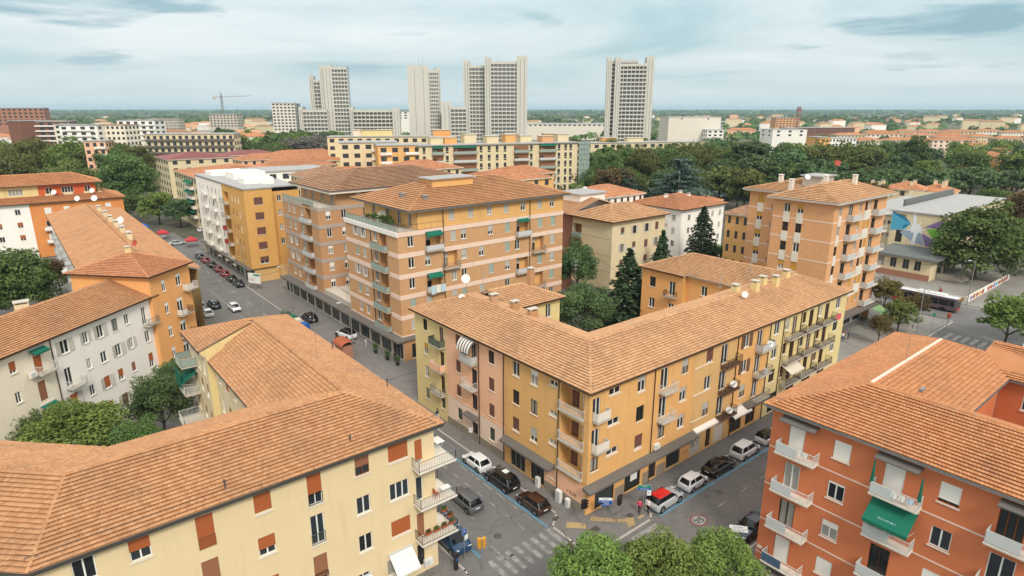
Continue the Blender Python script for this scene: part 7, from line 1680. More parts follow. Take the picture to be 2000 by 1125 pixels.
# ---------------------------------------------------------------- vehicles
def smooth_bevel(me, w_, seg=2, ang=0.5):
    bm = bmesh.new(); bm.from_mesh(me)
    bmesh.ops.remove_doubles(bm, verts=bm.verts, dist=1e-4); bmesh.ops.recalc_face_normals(bm, faces=bm.faces)
    es = [e for e in bm.edges if len(e.link_faces) == 2 and e.calc_face_angle(0) > ang]
    bmesh.ops.bevel(bm, geom=es, offset=w_, segments=seg, affect='EDGES', profile=.6, clamp_overlap=True)
    for f_ in bm.faces: f_.smooth = True
    bm.to_mesh(me); bm.free(); me.update()
    return me
CARS = {}
def car_parts(kind):
    """lofted body, glass house, roof with pillars, wheels; nose towards +x, origin on the ground at mid length"""
    if kind in CARS: return CARS[kind]
    spec = {  # L, half width, belt, roof height, hood height, [windscreen base, roof front, roof rear, rear base], wheel r
        'hatch': (3.9, .86, .92, 1.48, .88, (.95, .28, -1.42, -1.86), .31, .95),
        'city': (3.6, .82, .95, 1.50, .90, (1.0, .40, -1.35, -1.72), .30, .93),
        'wagon': (4.7, .91, .92, 1.47, .86, (.95, .2, -1.75, -2.22), .33, .92),
        'suv': (4.6, .93, 1.08, 1.68, 1.02, (1.0, .35, -1.70, -2.15), .37, 1.02),
        'coupe': (4.37, .95, 1.08, 1.60, 1.02, (.95, .25, -1.55, -2.05), .37, 1.02),
        'sedan': (4.7, .90, .93, 1.44, .88, (.95, .15, -1.05, -1.75), .32, .98),
        'mpv': (4.15, .89, 1.0, 1.66, .96, (1.25, .55, -1.60, -1.98), .32, .98)}[kind]
    L, hw, zb, zr, zh, (xw, xf, xrr, xb), wr, ztail = spec
    h2 = L / 2; b = MB()
    st = [(h2, .82, .36, .62), (h2 - .10, .93, .30, .72), (h2 - .55, .99, .22, zh * .93), (xw + .05, 1.0, .20, zh), (xw - .3, 1.0, .20, zb), (0, 1.0, .20, zb), (xb + .35, 1.0, .20, zb + .02), (xb - .02, .99, .22, ztail), (-h2 + .10, .95, .30, ztail - .06), (-h2, .86, .40, ztail - .16)]
    rings = []
    for x, k, z0, z1 in st:
        w_ = hw * k; zm = (z0 + z1) / 2 + .05
        rings.append([(x, -w_ * .90, z0), (x, -w_, z0 + .16), (x, -w_, zm), (x, -w_ * .965, z1 - .06), (x, -w_ * .86, z1), (x, w_ * .86, z1), (x, w_ * .965, z1 - .06), (x, w_, zm), (x, w_, z0 + .16), (x, w_ * .90, z0)])
    for A_, B_ in zip(rings, rings[1:]):
        for i in range(10):
            j = (i + 1) % 10; b.face([A_[i], A_[j], B_[j], B_[i]])
    b.face(rings[0][::-1]); b.face(rings[-1])
    body_ = smooth_bevel(b.mesh('body', 'paint_white'), .05, 2, .5)
    wb, wt = hw * .85, hw * .70
    g8 = [(xw, -wb, zb), (xw, wb, zb), (xb, wb, zb), (xb, -wb, zb), (xf, -wt, zr - .05), (xf, wt, zr - .05), (xrr, wt, zr - .05), (xrr, -wt, zr - .05)]
    b = MB(); b.hexa([g8[3], g8[0], g8[1], g8[2], g8[7], g8[4], g8[5], g8[6]]); glass = smooth_bevel(b.mesh('windows', 'car_glass'), .03, 1, .5)
    b = MB(); n = 6                                   # slightly domed roof skin
    for i in range(n):
        xa, xc = xf + .06 + (xrr - xf - .14) * i / n, xf + .06 + (xrr - xf - .14) * (i + 1) / n
        za = zr - .045 + .05 * math.sin(math.pi * (i + .3) / (n + .6)); zc = zr - .045 + .05 * math.sin(math.pi * (i + 1.3) / (n + .6))
        for (ya, yb, da, db) in ((-wt - .015, -wt * .5, -.03, 0), (-wt * .5, wt * .5, 0, 0), (wt * .5, wt + .015, 0, -.03)):
            b.face([(xa, ya, za + da), (xa, yb, za + db), (xc, yb, zc + db), (xc, ya, zc + da)])
    roof_ = b.mesh('roof', 'paint_white'); roof_.polygons.foreach_set('use_smooth', [True] * len(roof_.polygons))
    b = MB()
    for s_ in (-1, 1):
        xm = (xf + xrr) / 2 - .05
        for (p, q, r_) in (((xw, s_ * wb, zb), (xf, s_ * wt, zr - .04), .045), ((xm, s_ * (wb + .0), zb), (xm - .03, s_ * wt, zr - .04), .05), ((xb, s_ * wb, zb), (xrr, s_ * wt, zr - .04), .075)):
            b.tube(p, q, r_, n=5, cap=False)
        b.tube((xf, s_ * wt, zr - .03), (xrr, s_ * wt, zr - .03), .035, n=5, cap=False)
    pill = b.mesh('pillars', 'paint_white')
    def wheel():
        b = MB(); b.tube((0, -.11, 0), (0, .11, 0), wr, n=18); return b.mesh('tyre', 'rubber')
    b = MB(); b.tube((0, -.118, 0), (0, .118, 0), wr * .66, n=12); rim = b.mesh('rim', 'rim_metal')
    tyre = wheel()
    b = MB(); b.tube((0, -.03, 0), (0, .03, 0), wr + .07, n=18); arch_ = b.mesh('wheel_arch', 'black_plastic')
    b = MB(); b.box(-.02, -.19, -.07, .06, .19, .07); hl = smooth_bevel(b.mesh('headlight', 'light_clear'), .03, 1)
    b = MB(); b.box(-.05, -.15, -.13, .02, .15, .13); tl = smooth_bevel(b.mesh('tail_light', 'light_red'), .03, 1)
    b = MB(); b.box(-.012, -.26, -.055, .012, .26, .055); pl_ = b.mesh('number_plate', 'plate_white')
    b = MB(); b.box(-.06, -.09, -.06, .06, .09, .06); mi = smooth_bevel(b.mesh('mirror', 'black_plastic'), .03, 1)
    b = MB(); b.box(-.03, -hw * .7, -.10, .03, hw * .7, .10); gr = smooth_bevel(b.mesh('grille', 'black_plastic'), .02, 1)
    CARS[kind] = (spec, body_, glass, roof_, pill, tyre, rim, arch_, hl, tl, pl_, mi, gr)
    return CARS[kind]
PAINTED = {}
def painted(me, mt):
    k = (me.name, mt)
    if k not in PAINTED:
        c = me.copy(); c.materials.clear(); c.materials.append(MATS[mt]); PAINTED[k] = c
    return PAINTED[k]
def car(kind, x, y, heading, paint, label, roofpaint=None, group='parked cars', z=0.0, moving=False):
    spec, body_, glass, roof_, pill, tyre, rim, arch_, hl, tl, pl_, mi, gr = car_parts(kind)
    L, hw, zb, zr, zh, (xw, xf, xrr, xb), wr, zt_ = spec
    o = root('car', (x, y, z), label, 'car', group, R(heading))
    obj('body', painted(body_, 'paint_' + paint), o); obj('windows', glass, o); rp = 'paint_' + (roofpaint or paint)
    obj('roof', painted(roof_, rp), o); obj('pillars', painted(pill, 'paint_' + ('black' if roofpaint else paint)), o)
    for sx in (L / 2 - .78, -L / 2 + .74):
        for sy in (-1, 1):
            obj('wheel_arch', arch_, o, (sx, sy * (hw - .025), wr + .02)); wl_ = obj('wheel', tyre, o, (sx, sy * (hw - .10), wr)); obj('rim', rim, wl_)
    for sy in (-1, 1):
        h_ = obj('headlight', hl, o, (L / 2 - .10, sy * hw * .68, zh * .76), sy * .35); t_ = obj('tail_light', tl, o, (-L / 2 + .09, sy * hw * .76, zt_ - .24), -sy * .3)
        obj('mirror', mi, o, (xw - .25, sy * (hw + .06), zb + .08))
    obj('number_plate', pl_, o, (L / 2 + .0, 0, .48)); obj('number_plate', pl_, o, (-L / 2 - .01, 0, .70)); obj('grille', gr, o, (L / 2 - .01, 0, .5))
    return o
KB = 'cars parked along the kerb'
c_red = car('coupe', 48.2, 34.05, 0, 'silver', 'silver car with a bright red roof parked first at the corner', 'roofred', KB)
car('city', 53.3, 34.1, 0, 'white', 'small white hatchback parked behind the red-roofed car', None, KB); car('sedan', 58.2, 34.1, 0, 'black', 'black saloon parked between two white cars', None, KB)
car('mpv', 63.7, 34.1, 0, 'white', 'tall white family car parked beyond the black saloon', None, KB); car('hatch', 69.0, 34.1, 0, 'white', 'white car with black roof half hidden by the red orange building', 'black', KB)
car('sedan', 51.2, 25.9, 180, 'blue_dark', 'dark car parked beside the red orange building wall', None, KB)
car('hatch', 37.1, 52.4, 90, 'white', 'white hatchback parked at the pink house front', None, KB); bk = car('suv', 37.1, 47.6, 90, 'black', 'black estate parked behind the white hatchback', None, KB); car('hatch', 37.1, 42.3, 90, 'brown', 'dark brown hatchback parked nearest the crossing', None, KB)
car('wagon', 31.9, 47.3, 90, 'grey', 'grey estate car driving up the avenue', None, 'moving cars on the avenue'); car('suv', 29.7, 136, 90, 'blue_dark', 'dark blue car driving far up the avenue', None, 'moving cars on the avenue'); car('hatch', 32.5, 131, -90, 'white', 'white car driving down the avenue', None, 'moving cars on the avenue'); car('sedan', 38, 209.6, 0, 'silver', 'silver car turning at the avenue end', None, 'moving cars on the avenue')
car('hatch', 27.2, 131, 90, 'white', 'white car parked by the orange stair block, nearer one', None, KB); car('hatch', 27.2, 137, 90, 'silver', 'pale car parked by the orange stair block, farther one', None, KB); car('suv', 41.9, 114.8, 90, 'black', 'black car parked on the forecourt of the brick blocks', None, 'cars on the forecourt', .1); car('suv', 43.5, 101.6, 100, 'white', 'white car with black roof on the forecourt', 'black', 'cars on the forecourt', .1)
for k, (y, kd, p) in enumerate(((186, 'hatch', 'teal'), (180, 'hatch', 'red'), (173.6, 'sedan', 'black'), (167.6, 'hatch', 'maroon'), (161.6, 'hatch', 'red'), (155.6, 'sedan', 'black'), (150, 'sedan', 'blue_dark'))):
    car(kd, 38.7, y, 90, p, 'parked %s car, %s in the row before the ochre end wall' % ({'teal': 'teal', 'red': 'red', 'black': 'black', 'maroon': 'maroon', 'blue_dark': 'dark blue'}[p], ('last', 'sixth', 'fifth', 'fourth', 'third', 'second', 'first')[k]), None, 'cars parked along the far kerb')
car('hatch', 50, 228, 20, 'white', 'white car parked at the end of the avenue', None, KB); car('hatch', 126.5, 21.8, 0, 'silver', 'pale car under the bright green tree at the right edge', None, KB); car('suv', 121, 25.0, 0, 'maroon', 'maroon car seen over the red orange building roof', None, KB)
car('hatch', 133, 21.8, 0, 'white', 'white car by the second bright green tree', None, KB)
b = MB(); b.box(-.35, -.3, 0, .35, .3, .06); rb = b.build('roof_box', 'plate_white', bk, (-.4, -.2, 1.72))
# blue van with a ladder rack, lower left of the crossing
VN = root('van', (27.25, 43.0, 0), 'dark blue van parked under the corner balconies of the beige building', 'van', None, R(-90))
b = MB(); st = [(2.35, .84, .35, .75), (2.2, .95, .3, .95), (1.75, 1.0, .25, 1.15), (1.0, 1.0, .22, 1.95), (.4, 1.0, .22, 2.0), (-2.25, 1.0, .25, 2.0), (-2.35, .97, .3, 1.9)]
rings = []
for x, k, z0, z1 in st:
    w_ = .97 * k; zm = min(1.15, z1 - .12); rings.append([(x, -w_ * .9, z0), (x, -w_, z0 + .2), (x, -w_, zm), (x, -w_ * (.86 if z1 > 1.5 else .96), z1 - .08), (x, -w_ * .75, z1), (x, w_ * .75, z1), (x, w_ * (.86 if z1 > 1.5 else .96), z1 - .08), (x, w_, zm), (x, w_, z0 + .2), (x, w_ * .9, z0)])
for A_, B_ in zip(rings, rings[1:]):
    for i in range(10): j = (i + 1) % 10; b.face([A_[i], A_[j], B_[j], B_[i]])
b.face(rings[0][::-1]); b.face(rings[-1]); obj('body', smooth_bevel(b.mesh('body', 'paint_van_blue'), .05), VN)
b = MB(); b.hexa([(1.12, -.78, 1.88), (1.72, -.84, 1.2), (1.72, .84, 1.2), (1.12, .78, 1.88), (1.17, -.78, 1.92), (1.77, -.84, 1.22), (1.77, .84, 1.22), (1.17, .78, 1.92)]); b.build('windscreen', 'car_glass', VN)
for sy in (-1, 1):
    b = MB(); b.box(.1, sy * .90 - .02, 1.2, 1.2, sy * .90 + .03, 1.75); b.build('side_window', 'car_glass', VN)
    for x in (1.5, -1.5): o = obj('wheel', car_parts('suv')[5], VN, (x, sy * .9, .36)); obj('rim', car_parts('suv')[6], o)
    obj('headlight', car_parts('suv')[8], VN, (2.24, sy * .68, .82))
for k in range(5):
    b = MB(); b.tube((-1.6 + k * .55, -.7, 2.2), (-1.6 + k * .55, .7, 2.2), .03, n=4); b.tube((-1.6 + k * .55, -.6, 1.98), (-1.6 + k * .55, -.6, 2.2), .02, n=4); b.tube((-1.6 + k * .55, .6, 1.98), (-1.6 + k * .55, .6, 2.2), .02, n=4); b.build('rack_bar', 'rail_white', VN)
# city bus
simple('bus_side', (96, 84, 90), .4, 0, .5); simple('bus_red', (176, 32, 40), .35, 0, .5)
BU = root('bus', (146.6, 42.6, 0), 'long white roofed city bus with dark sides waiting in front of the school', 'bus', None, R(-90))
b = MB(); b.box(-6.0, -1.25, .35, 6.0, 1.25, 3.0); obj('body', smooth_bevel(b.mesh('body', 'bus_side'), .14), BU)
b = MB(); b.box(-5.9, -1.18, 3.0, 5.9, 1.18, 3.08); b.box(-1.5, -.8, 3.08, 3.6, .8, 3.42); obj('roof', smooth_bevel(b.mesh('roof', 'paint_white'), .04), BU)
for sy in (-1, 1):
    b = MB(); b.box(-5.7, sy * 1.255 - .015, 1.35, 5.5, sy * 1.255 + .015, 2.6); b.build('side_windows', 'car_glass', BU)
    b = MB(); b.box(-5.8, sy * 1.26 - .015, .45, -1.0, sy * 1.26 + .015, 1.2); b.build('side_panel', 'bus_red', BU)
    for k in range(6): b = MB(); b.box(-5.0 + k * 1.9, sy * 1.275 - .012, 1.3, -4.9 + k * 1.9, sy * 1.275 + .012, 2.65); b.build('window_post', 'bus_side', BU)
    for x in (3.6, -3.4): b = MB(); b.tube((x, sy * 1.02, .48), (x, sy * 1.27, .48), .48, n=18); b.build('wheel', 'rubber', BU)
b = MB(); b.box(5.99, -1.1, 1.1, 6.02, 1.1, 2.7); b.build('windscreen', 'car_glass', BU); b = MB(); b.box(6.0, -.8, 2.72, 6.03, .8, 2.95); b.build('destination_board', 'signal_yellow', BU); b = MB(); b.box(5.99, -1.15, .5, 6.03, 1.15, 1.0); b.build('bumper', 'bus_red', BU)

# ---------------------------------------------------------------- people
def person(x, y, rz, label, shirt, legs, hair='hair_dark', stride=.25, z=.12, bag=None):
    o = root('person', (x, y, z), label, 'person', 'people on the pavements', R(rz))
    key = ('person', round(stride, 2))
    if key not in WCACHE:
        j = {'pel': (0, 0, .95), 'ch': (0, 0, 1.32), 'nk': (0, 0, 1.46), 'hd': (.02, 0, 1.60), 'tp': (.02, 0, 1.72), 'lk': (stride * .55, .10, .52), 'la': (stride * .6, .11, .09), 'lt': (stride * .6 + .16, .11, .04), 'rk': (-stride * .25, -.10, .52), 'ra': (-stride * .85, -.11, .12), 'rt': (-stride * .85 + .16, -.11, .05),
             'lh': (0, .10, .90), 'rh': (0, -.10, .90), 'ls': (0, .18, 1.38), 'le': (-.06, .24, 1.12), 'lw': (.06 - stride * .2, .25, .90), 'lf': (.10 - stride * .2, .25, .80), 'rs': (0, -.18, 1.38), 're': (.0, -.24, 1.12), 'rw': (.10 + stride * .3, -.25, .92), 'rf': (.15 + stride * .3, -.25, .83)}
        rad = {'pel': .14, 'ch': .15, 'nk': .055, 'hd': .095, 'tp': .075, 'lk': .062, 'la': .045, 'lt': .04, 'rk': .062, 'ra': .045, 'rt': .04, 'lh': .095, 'rh': .095, 'ls': .07, 'le': .045, 'lw': .032, 'lf': .03, 'rs': .07, 're': .045, 'rw': .032, 'rf': .03}
        ed = [('pel', 'ch'), ('ch', 'nk'), ('nk', 'hd'), ('hd', 'tp'), ('pel', 'lh'), ('lh', 'lk'), ('lk', 'la'), ('la', 'lt'), ('pel', 'rh'), ('rh', 'rk'), ('rk', 'ra'), ('ra', 'rt'), ('ch', 'ls'), ('ls', 'le'), ('le', 'lw'), ('lw', 'lf'), ('ch', 'rs'), ('rs', 're'), ('re', 'rw'), ('rw', 'rf')]
        nm = list(j); me = bpy.data.meshes.new('body'); me.from_pydata([j[k] for k in nm], [(nm.index(a), nm.index(b_)) for a, b_ in ed], [])
        t = bpy.data.objects.new('body', me); COL.objects.link(t); t.modifiers.new('s', 'SKIN'); 
        for i, k in enumerate(nm): v = me.skin_vertices[0].data[i]; v.radius = (rad[k], rad[k]); v.use_root = (k == 'pel')
        t.modifiers.new('u', 'SUBSURF').levels = 1
        dg = bpy.context.evaluated_depsgraph_get(); m2 = bpy.data.meshes.new_from_object(t.evaluated_get(dg)); bpy.data.objects.remove(t)
        m2.materials.clear()
        for m_ in ('skin', 'cloth_white', 'wood_dark', 'black_plastic'): m2.materials.append(MATS[m_])
        for p in m2.polygons:
            c = p.center; p.use_smooth = True
            p.material_index = 0 if (c.z > 1.45 or (abs(c.y) > .2 and c.z < 1.0 and c.z > .7)) else (1 if c.z > .93 else (2 if c.z > .1 else 3))
        b = MB(); h_ = MB()
        WCACHE[key] = m2
    m3 = WCACHE[key].copy(); m3.materials[1] = MATS[shirt]; m3.materials[2] = MATS[legs]
    obj('body', m3, o)
    b = MB(); n = 10
    for i in range(3):
        r0, r1 = (.112, .10, .06)[i], (.10, .06, .0)[i]; z0, z1 = (1.62, 1.69, 1.75)[i], (1.69, 1.75, 1.775)[i]
        b.tube((0, 0, z0), (0, 0, z1), r0, max(r1, .004), n=n, cap=False)
    b.build('hair', hair, o, smooth=True)
    for s_ in (-1, 1):
        b = MB(); b.tube((.108, s_ * .035, 1.615), (.118, s_ * .035, 1.615), .012, n=6); b.build('eye', 'black_plastic', o)
    if bag: b = MB(); b.box(-.25, -.18, 1.0, -.12, .18, 1.4); b.build('backpack', bag, o)
    return o
person(44.7, 34.5, 20, 'pedestrian in pink top standing at the corner beside the red-roofed car', 'cloth_pink', 'wood_dark'); person(45.5, 34.0, 200, 'pedestrian in white shirt and black trousers at the kerb by the red-roofed car', 'cloth_white', 'black_plastic')
person(39.4, 64.4, 90, 'pedestrian in purple and white walking along the pink house pavement', 'paint_van_blue', 'cloth_white', stride=.4)
for k, (x, y, s_, l_, lb) in enumerate(((110.5, 44.4, 'black_plastic', 'wood_dark', 'person in black nearest the shop fronts of the orange brick block'), (111.4, 43.9, 'cloth_white', 'panel_blue', 'person in white with blue jeans in the plaza group'), (112.3, 44.1, 'cloth_red', 'black_plastic', 'person in red in the plaza group'), (113.1, 43.6, 'panel_blue', 'black_plastic', 'person in blue at the right of the plaza group'), (111.8, 44.8, 'signal_dark', 'cloth_stripe', 'person in dark grey behind the plaza group'))): person(x, y, 40 * k, lb, s_, l_)
person(41.5, 101.3, -90, 'person in dark clothes walking on the forecourt by the white car', 'signal_dark', 'black_plastic', stride=.4, z=.1); person(44.0, 94.7, 0, 'person in pale clothes before the brick block shops', 'panel_grey', 'louvre_grey', z=.1)
for k, (x, y) in enumerate(((45.0, 86.2), (44.6, 88.0))): person(x, y, 90 * k, ('person in black at the brick block corner', 'person in dark coat outside the corner shop of the brick block')[k], 'black_plastic', 'black_plastic', z=.1)
for k in range(3): person(157 + k * .8, 43 + .4 * k, 60 * k, ('student in red on the school forecourt', 'student in dark jacket on the school forecourt', 'student in beige on the school forecourt')[k], ('cloth_red', 'signal_dark', 'cloth_beige')[k], 'wood_dark')

# ---------------------------------------------------------------- street furniture
def signal(x, y, rz, label, mt='signal_dark', h=3.2, z=.12):
    o = root('traffic_light', (x, y, z), label, 'traffic light', 'traffic lights at the crossing', R(rz))
    b = MB(); b.tube((0, 0, 0), (0, 0, h), .055, n=8); b.build('pole', 'steel_grey', o)
    for k, (dx_, a) in enumerate(((.2, 0), (0, 90))):
        b = MB(); b.box(-.15, -.14, 0, .15, .14, .95); q = b.build('lamp_housing', mt, o, (.2 * math.cos(R(a)), .2 * math.sin(R(a)), h - 1.05), R(a))
        for i, c_ in enumerate(('light_red', 'signal_yellow', 'sign_green')):
            b = MB(); b.tube((.15, 0, .78 - .3 * i), (.17, 0, .78 - .3 * i), .1, n=10); b.build('lens', 'black_plastic' if i else c_, q)
            b = MB(); b.box(.15, -.12, .87 - .3 * i, .30, .12, .89 - .3 * i); b.build('visor', mt, q)
    return o
signal(38.8, 36.7, 200, 'dark traffic light on the corner pavement beside the avenue zebra'); signal(41.9, 35.0, 250, 'dark traffic light on the corner pavement beside the shop street zebra'); signal(27.5, 38.2, 20, 'yellow traffic light at the corner of the beige building', 'signal_yellow'); signal(133.5, 34.6, 180, 'orange traffic light at the far zebra', 'pot_clay')
def signpost(name, x, y, rz, boards, label, h=3.0, z=.12, group='road signs'):
    o = root(name, (x, y, z), label, 'road sign', group, R(rz)); b = MB(); b.tube((0, 0, 0), (0, 0, h), .035, n=7); b.build('post', 'steel_grey', o)
    for (u, zz_, w_, h_, mt, tx, tm, rot) in boards:
        b = MB(); b.box(-w_ / 2, -.05, -h_ / 2, w_ / 2, -.03, h_ / 2); q = b.build('board', mt, o, (u, 0, zz_), R(rot))
        if tx: me = text_mesh(tx, h_ * .62, tm); t = obj('lettering', me, q, (0, -.058, 0)); t.rotation_euler = (R(90), 0, 0); 
        b = MB(); b.box(-w_ / 2 - .015, -.032, -h_ / 2 - .015, w_ / 2 + .015, -.02, h_ / 2 + .015); b.build('backing', 'sign_white' if mt != 'sign_white' else 'steel_grey', q)
    return o
signpost('direction_sign', 40.7, 35.6, -40, [(0, 2.9, 1.3, .26, 'sign_white', 6, 'sign_blue', 0), (0, 2.6, 1.3, .26, 'sign_blue', 8, 'sign_white', 0), (.15, 2.3, 1.3, .26, 'sign_blue', 6, 'sign_white', 25)], 'blue and white direction boards on a post before the corner shop')
signpost('direction_sign', 44.9, 34.2, -40, [(0, 3.3, 1.3, .28, 'sign_green', 5, 'sign_white', 0), (0, 3.0, 1.3, .28, 'sign_blue', 8, 'sign_white', 0), (.5, 2.55, .4, .6, 'sign_white', 'P', 'sign_blue', 0)], 'green and blue direction boards beside the red-roofed car')
signpost('parking_sign', 27.0, 40.3, 10, [(0, 2.9, .45, .6, 'sign_blue', 'P', 'sign_white', 0), (.25, 2.2, .4, .5, 'sign_white', None, None, 0)], 'blue parking sign beside the dark blue van'); signpost('parking_sign', 38.6, 55.6, -60, [(0, 2.6, .45, .6, 'sign_white', 'P', 'sign_blue', 0)], 'small sign post on the pavement by the pink house')
signpost('direction_sign', 46.9, 24.9, -50, [(0, 3.0, 1.6, .3, 'sign_white', 8, 'iron_dark', 0), (.1, 2.65, 1.6, .3, 'sign_white', 9, 'iron_dark', 0)], 'white direction boards at the corner of the red orange building'); signpost('parking_sign', 45.9, 24.6, -50, [(0, 2.5, .45, .7, 'sign_white', 'P', 'sign_blue', 0)], 'small parking sign left of the white direction boards', z=0.0)
signpost('parking_sign', 132, 36.5, -60, [(0, 2.6, .5, .6, 'sign_green', None, None, 0)], 'green edged sign on the plaza by the far zebra')
# parking meter, cabinets
b = MB(); b.box(-.16, -.14, 0, .16, .14, 1.35); b.box(-.2, -.18, 1.35, .2, .18, 1.75); pm = b.build('parking_meter', 'signal_dark', None, (25.6, 39.6, .12)); tag(pm, 'dark parking meter on the pavement beside the parking sign', 'parking meter'); b = MB(); b.box(-.1, -.155, 1.0, .1, -.14, 1.25); b.build('screen', 'sign_blue', pm)
for k, (x, y, w_, h_, lb) in enumerate(((39.7, 41.2, .7, 1.35, 'tall white utility cabinet against the corner building'), (39.75, 39.9, .45, 1.0, 'low white utility cabinet against the corner building'), (39.75, 44.6, .5, 1.2, 'pale utility cabinet under the small window of the corner building'))):
    b = MB(); b.box(-.2, -w_ / 2, .0, .2, w_ / 2, h_); o = b.build('utility_cabinet', 'white_paint', None, (x, y, .12)); tag(o, lb, 'cabinet', 'utility cabinets'); b = MB(); b.box(-.215, -w_ / 2 + .05, .1, -.2, w_ / 2 - .05, h_ - .1); b.build('door', 'panel_grey', o)
def lamp(x, y, h, rz, label, arm=1.6, z=.1):
    o = root('street_lamp', (x, y, z), label, 'street lamp', 'street lamps', R(rz)); b = MB(); b.tube((0, 0, 0), (0, 0, h), .11, .06, n=8); b.build('pole', 'steel_grey', o)
    b = MB(); b.tube((0, 0, h), (arm, 0, h + .35), .05, .04, n=6); b.build('arm', 'steel_grey', o); b = MB(); b.box(arm - .1, -.14, h + .28, arm + .6, .14, h + .42); b.build('lamp_head', 'panel_grey', o)
    return o
lamp(41.2, 122.0, 9.5, 180, 'street lamp on the forecourt near the black car'); lamp(40.4, 92, 9.5, 180, 'street lamp on the forecourt before the banded brick block'); lamp(118, 34.7, 10.5, 220, 'tall street lamp on the plaza before the scooters', z=.12); lamp(153.5, 37.0, 9.5, 160, 'street lamp by the graffiti wall and the bus', z=.12); lamp(40.4, 150, 9.5, 180, 'street lamp at the ochre end wall'); lamp(26.0, 170, 9.5, 0, 'street lamp on the left side of the avenue', z=.12)
# bill board at the kerb before the ochre end wall
BB = root('billboard', (40.6, 143.5, .1), 'white billboard with green stripe on a post at the avenue kerb', 'billboard', None, R(-60)); b = MB(); b.tube((0, 0, 0), (0, 0, 1.6), .1, n=8); b.build('post', 'steel_grey', BB); b = MB(); b.box(-1.7, -.1, 1.6, 1.7, .1, 3.9); b.build('panel', 'sign_white', BB); b = MB(); b.box(-.1, -.115, 3.4, 1.6, -.1, 3.8); b.build('stripe', 'sign_green', BB); me = text_mesh(4, .6, 'bus_red'); t = obj('lettering', me, BB, (-.6, -.12, 2.4)); t.rotation_euler = (R(90), 0, 0)
# bins on the forecourt kerb
for k, (y, mt, lb) in enumerate(((119.5, 'louvre_green', 'grey green waste bin at the forecourt kerb'), (115.6, 'cloth_green', 'green waste bin at the forecourt kerb'), (112.8, 'cloth_beige', 'beige waste bin at the forecourt kerb'), (109.6, 'sign_blue', 'blue waste bin at the forecourt kerb'))):
    b = MB(); b.hexa([(-.6, -.8, .12), (.6, -.8, .12), (.6, .8, .12), (-.6, .8, .12), (-.7, -.9, 1.3), (.7, -.9, 1.3), (.7, .9, 1.3), (-.7, .9, 1.3)]); o = b.build('waste_bin', mt, None, (39.0, y, 0)); tag(o, lb, 'bin', 'waste bins at the kerb')
    b = MB(); b.hexa([(-.72, -.92, 1.3), (.72, -.92, 1.3), (.72, .92, 1.3), (-.72, .92, 1.3), (-.4, -.92, 1.62), (.4, -.92, 1.62), (.4, .92, 1.62), (-.4, .92, 1.62)]); b.build('lid', mt, o)
# red kiosk roof on the forecourt
KS = root('kiosk', (39.6, 93.5, .1), 'small kiosk with a red barrel roof on the forecourt', 'kiosk'); b = MB(); b.box(-1.0, -1.5, 0, 1.0, 1.5, 2.1); b.build('booth', 'brick_red', KS); b = MB()
for i in range(8):
    a0, a1 = math.pi * i / 8, math.pi * (i + 1) / 8; b.face([(-1.3 * math.cos(a0), -1.8, 2.1 + .8 * math.sin(a0)), (-1.3 * math.cos(a1), -1.8, 2.1 + .8 * math.sin(a1)), (-1.3 * math.cos(a1), 1.8, 2.1 + .8 * math.sin(a1)), (-1.3 * math.cos(a0), 1.8, 2.1 + .8 * math.sin(a0))])
b.build('roof', 'pot_clay', KS)
for k, (x, y) in enumerate(((44.4, 84.2), (44.2, 87.2), (44.1, 91.2))):
    o = root('planter_tree', (x, y, .1), ('clipped potted shrub at the brick block corner', 'clipped potted shrub left of the corner shop door', 'clipped potted shrub before the brick block shops')[k], 'plant', 'potted shrubs'); b = MB(); b.tube((0, 0, 0), (0, 0, .5), .25, .32, n=10); b.build('pot', 'signal_dark', o); c = obj('crown', crown(('far', 1, 'leaf_dark')), o, (0, 0, 1.2)); c.scale = (.1, .1, .17)
# square at the avenue end: market tents
for k, (x, y, mt, lb) in enumerate(((36.5, 222, 'bus_red', 'red market tent in the square'), (31.0, 224, 'bus_red', 'second red market tent in the square'), (33.8, 238, 'sign_blue', 'blue market tent under the square trees'), (29.5, 240, 'cloth_white', 'white market tent in the square'), (40.8, 204, 'bus_red', 'red sign stall at the street corner by the white block'))):
    o = root('market_tent', (x, y, 0), lb, 'tent', 'market tents'); b = MB(); q = [(-1.6, -1.6), (1.6, -1.6), (1.6, 1.6), (-1.6, 1.6)]
    for i in range(4): b.face([(*q[i], 2.2), (*q[(i + 1) % 4], 2.2), (0, 0, 3.3)]); b.face([(*q[i], 1.8), (*q[(i + 1) % 4], 1.8), (*q[(i + 1) % 4], 2.2), (*q[i], 2.2)])
    b.build('canopy', mt, o)
    for p in q: b = MB(); b.tube((*p, 0), (*p, 2.2), .04, n=5); b.build('leg', 'steel_grey', o)
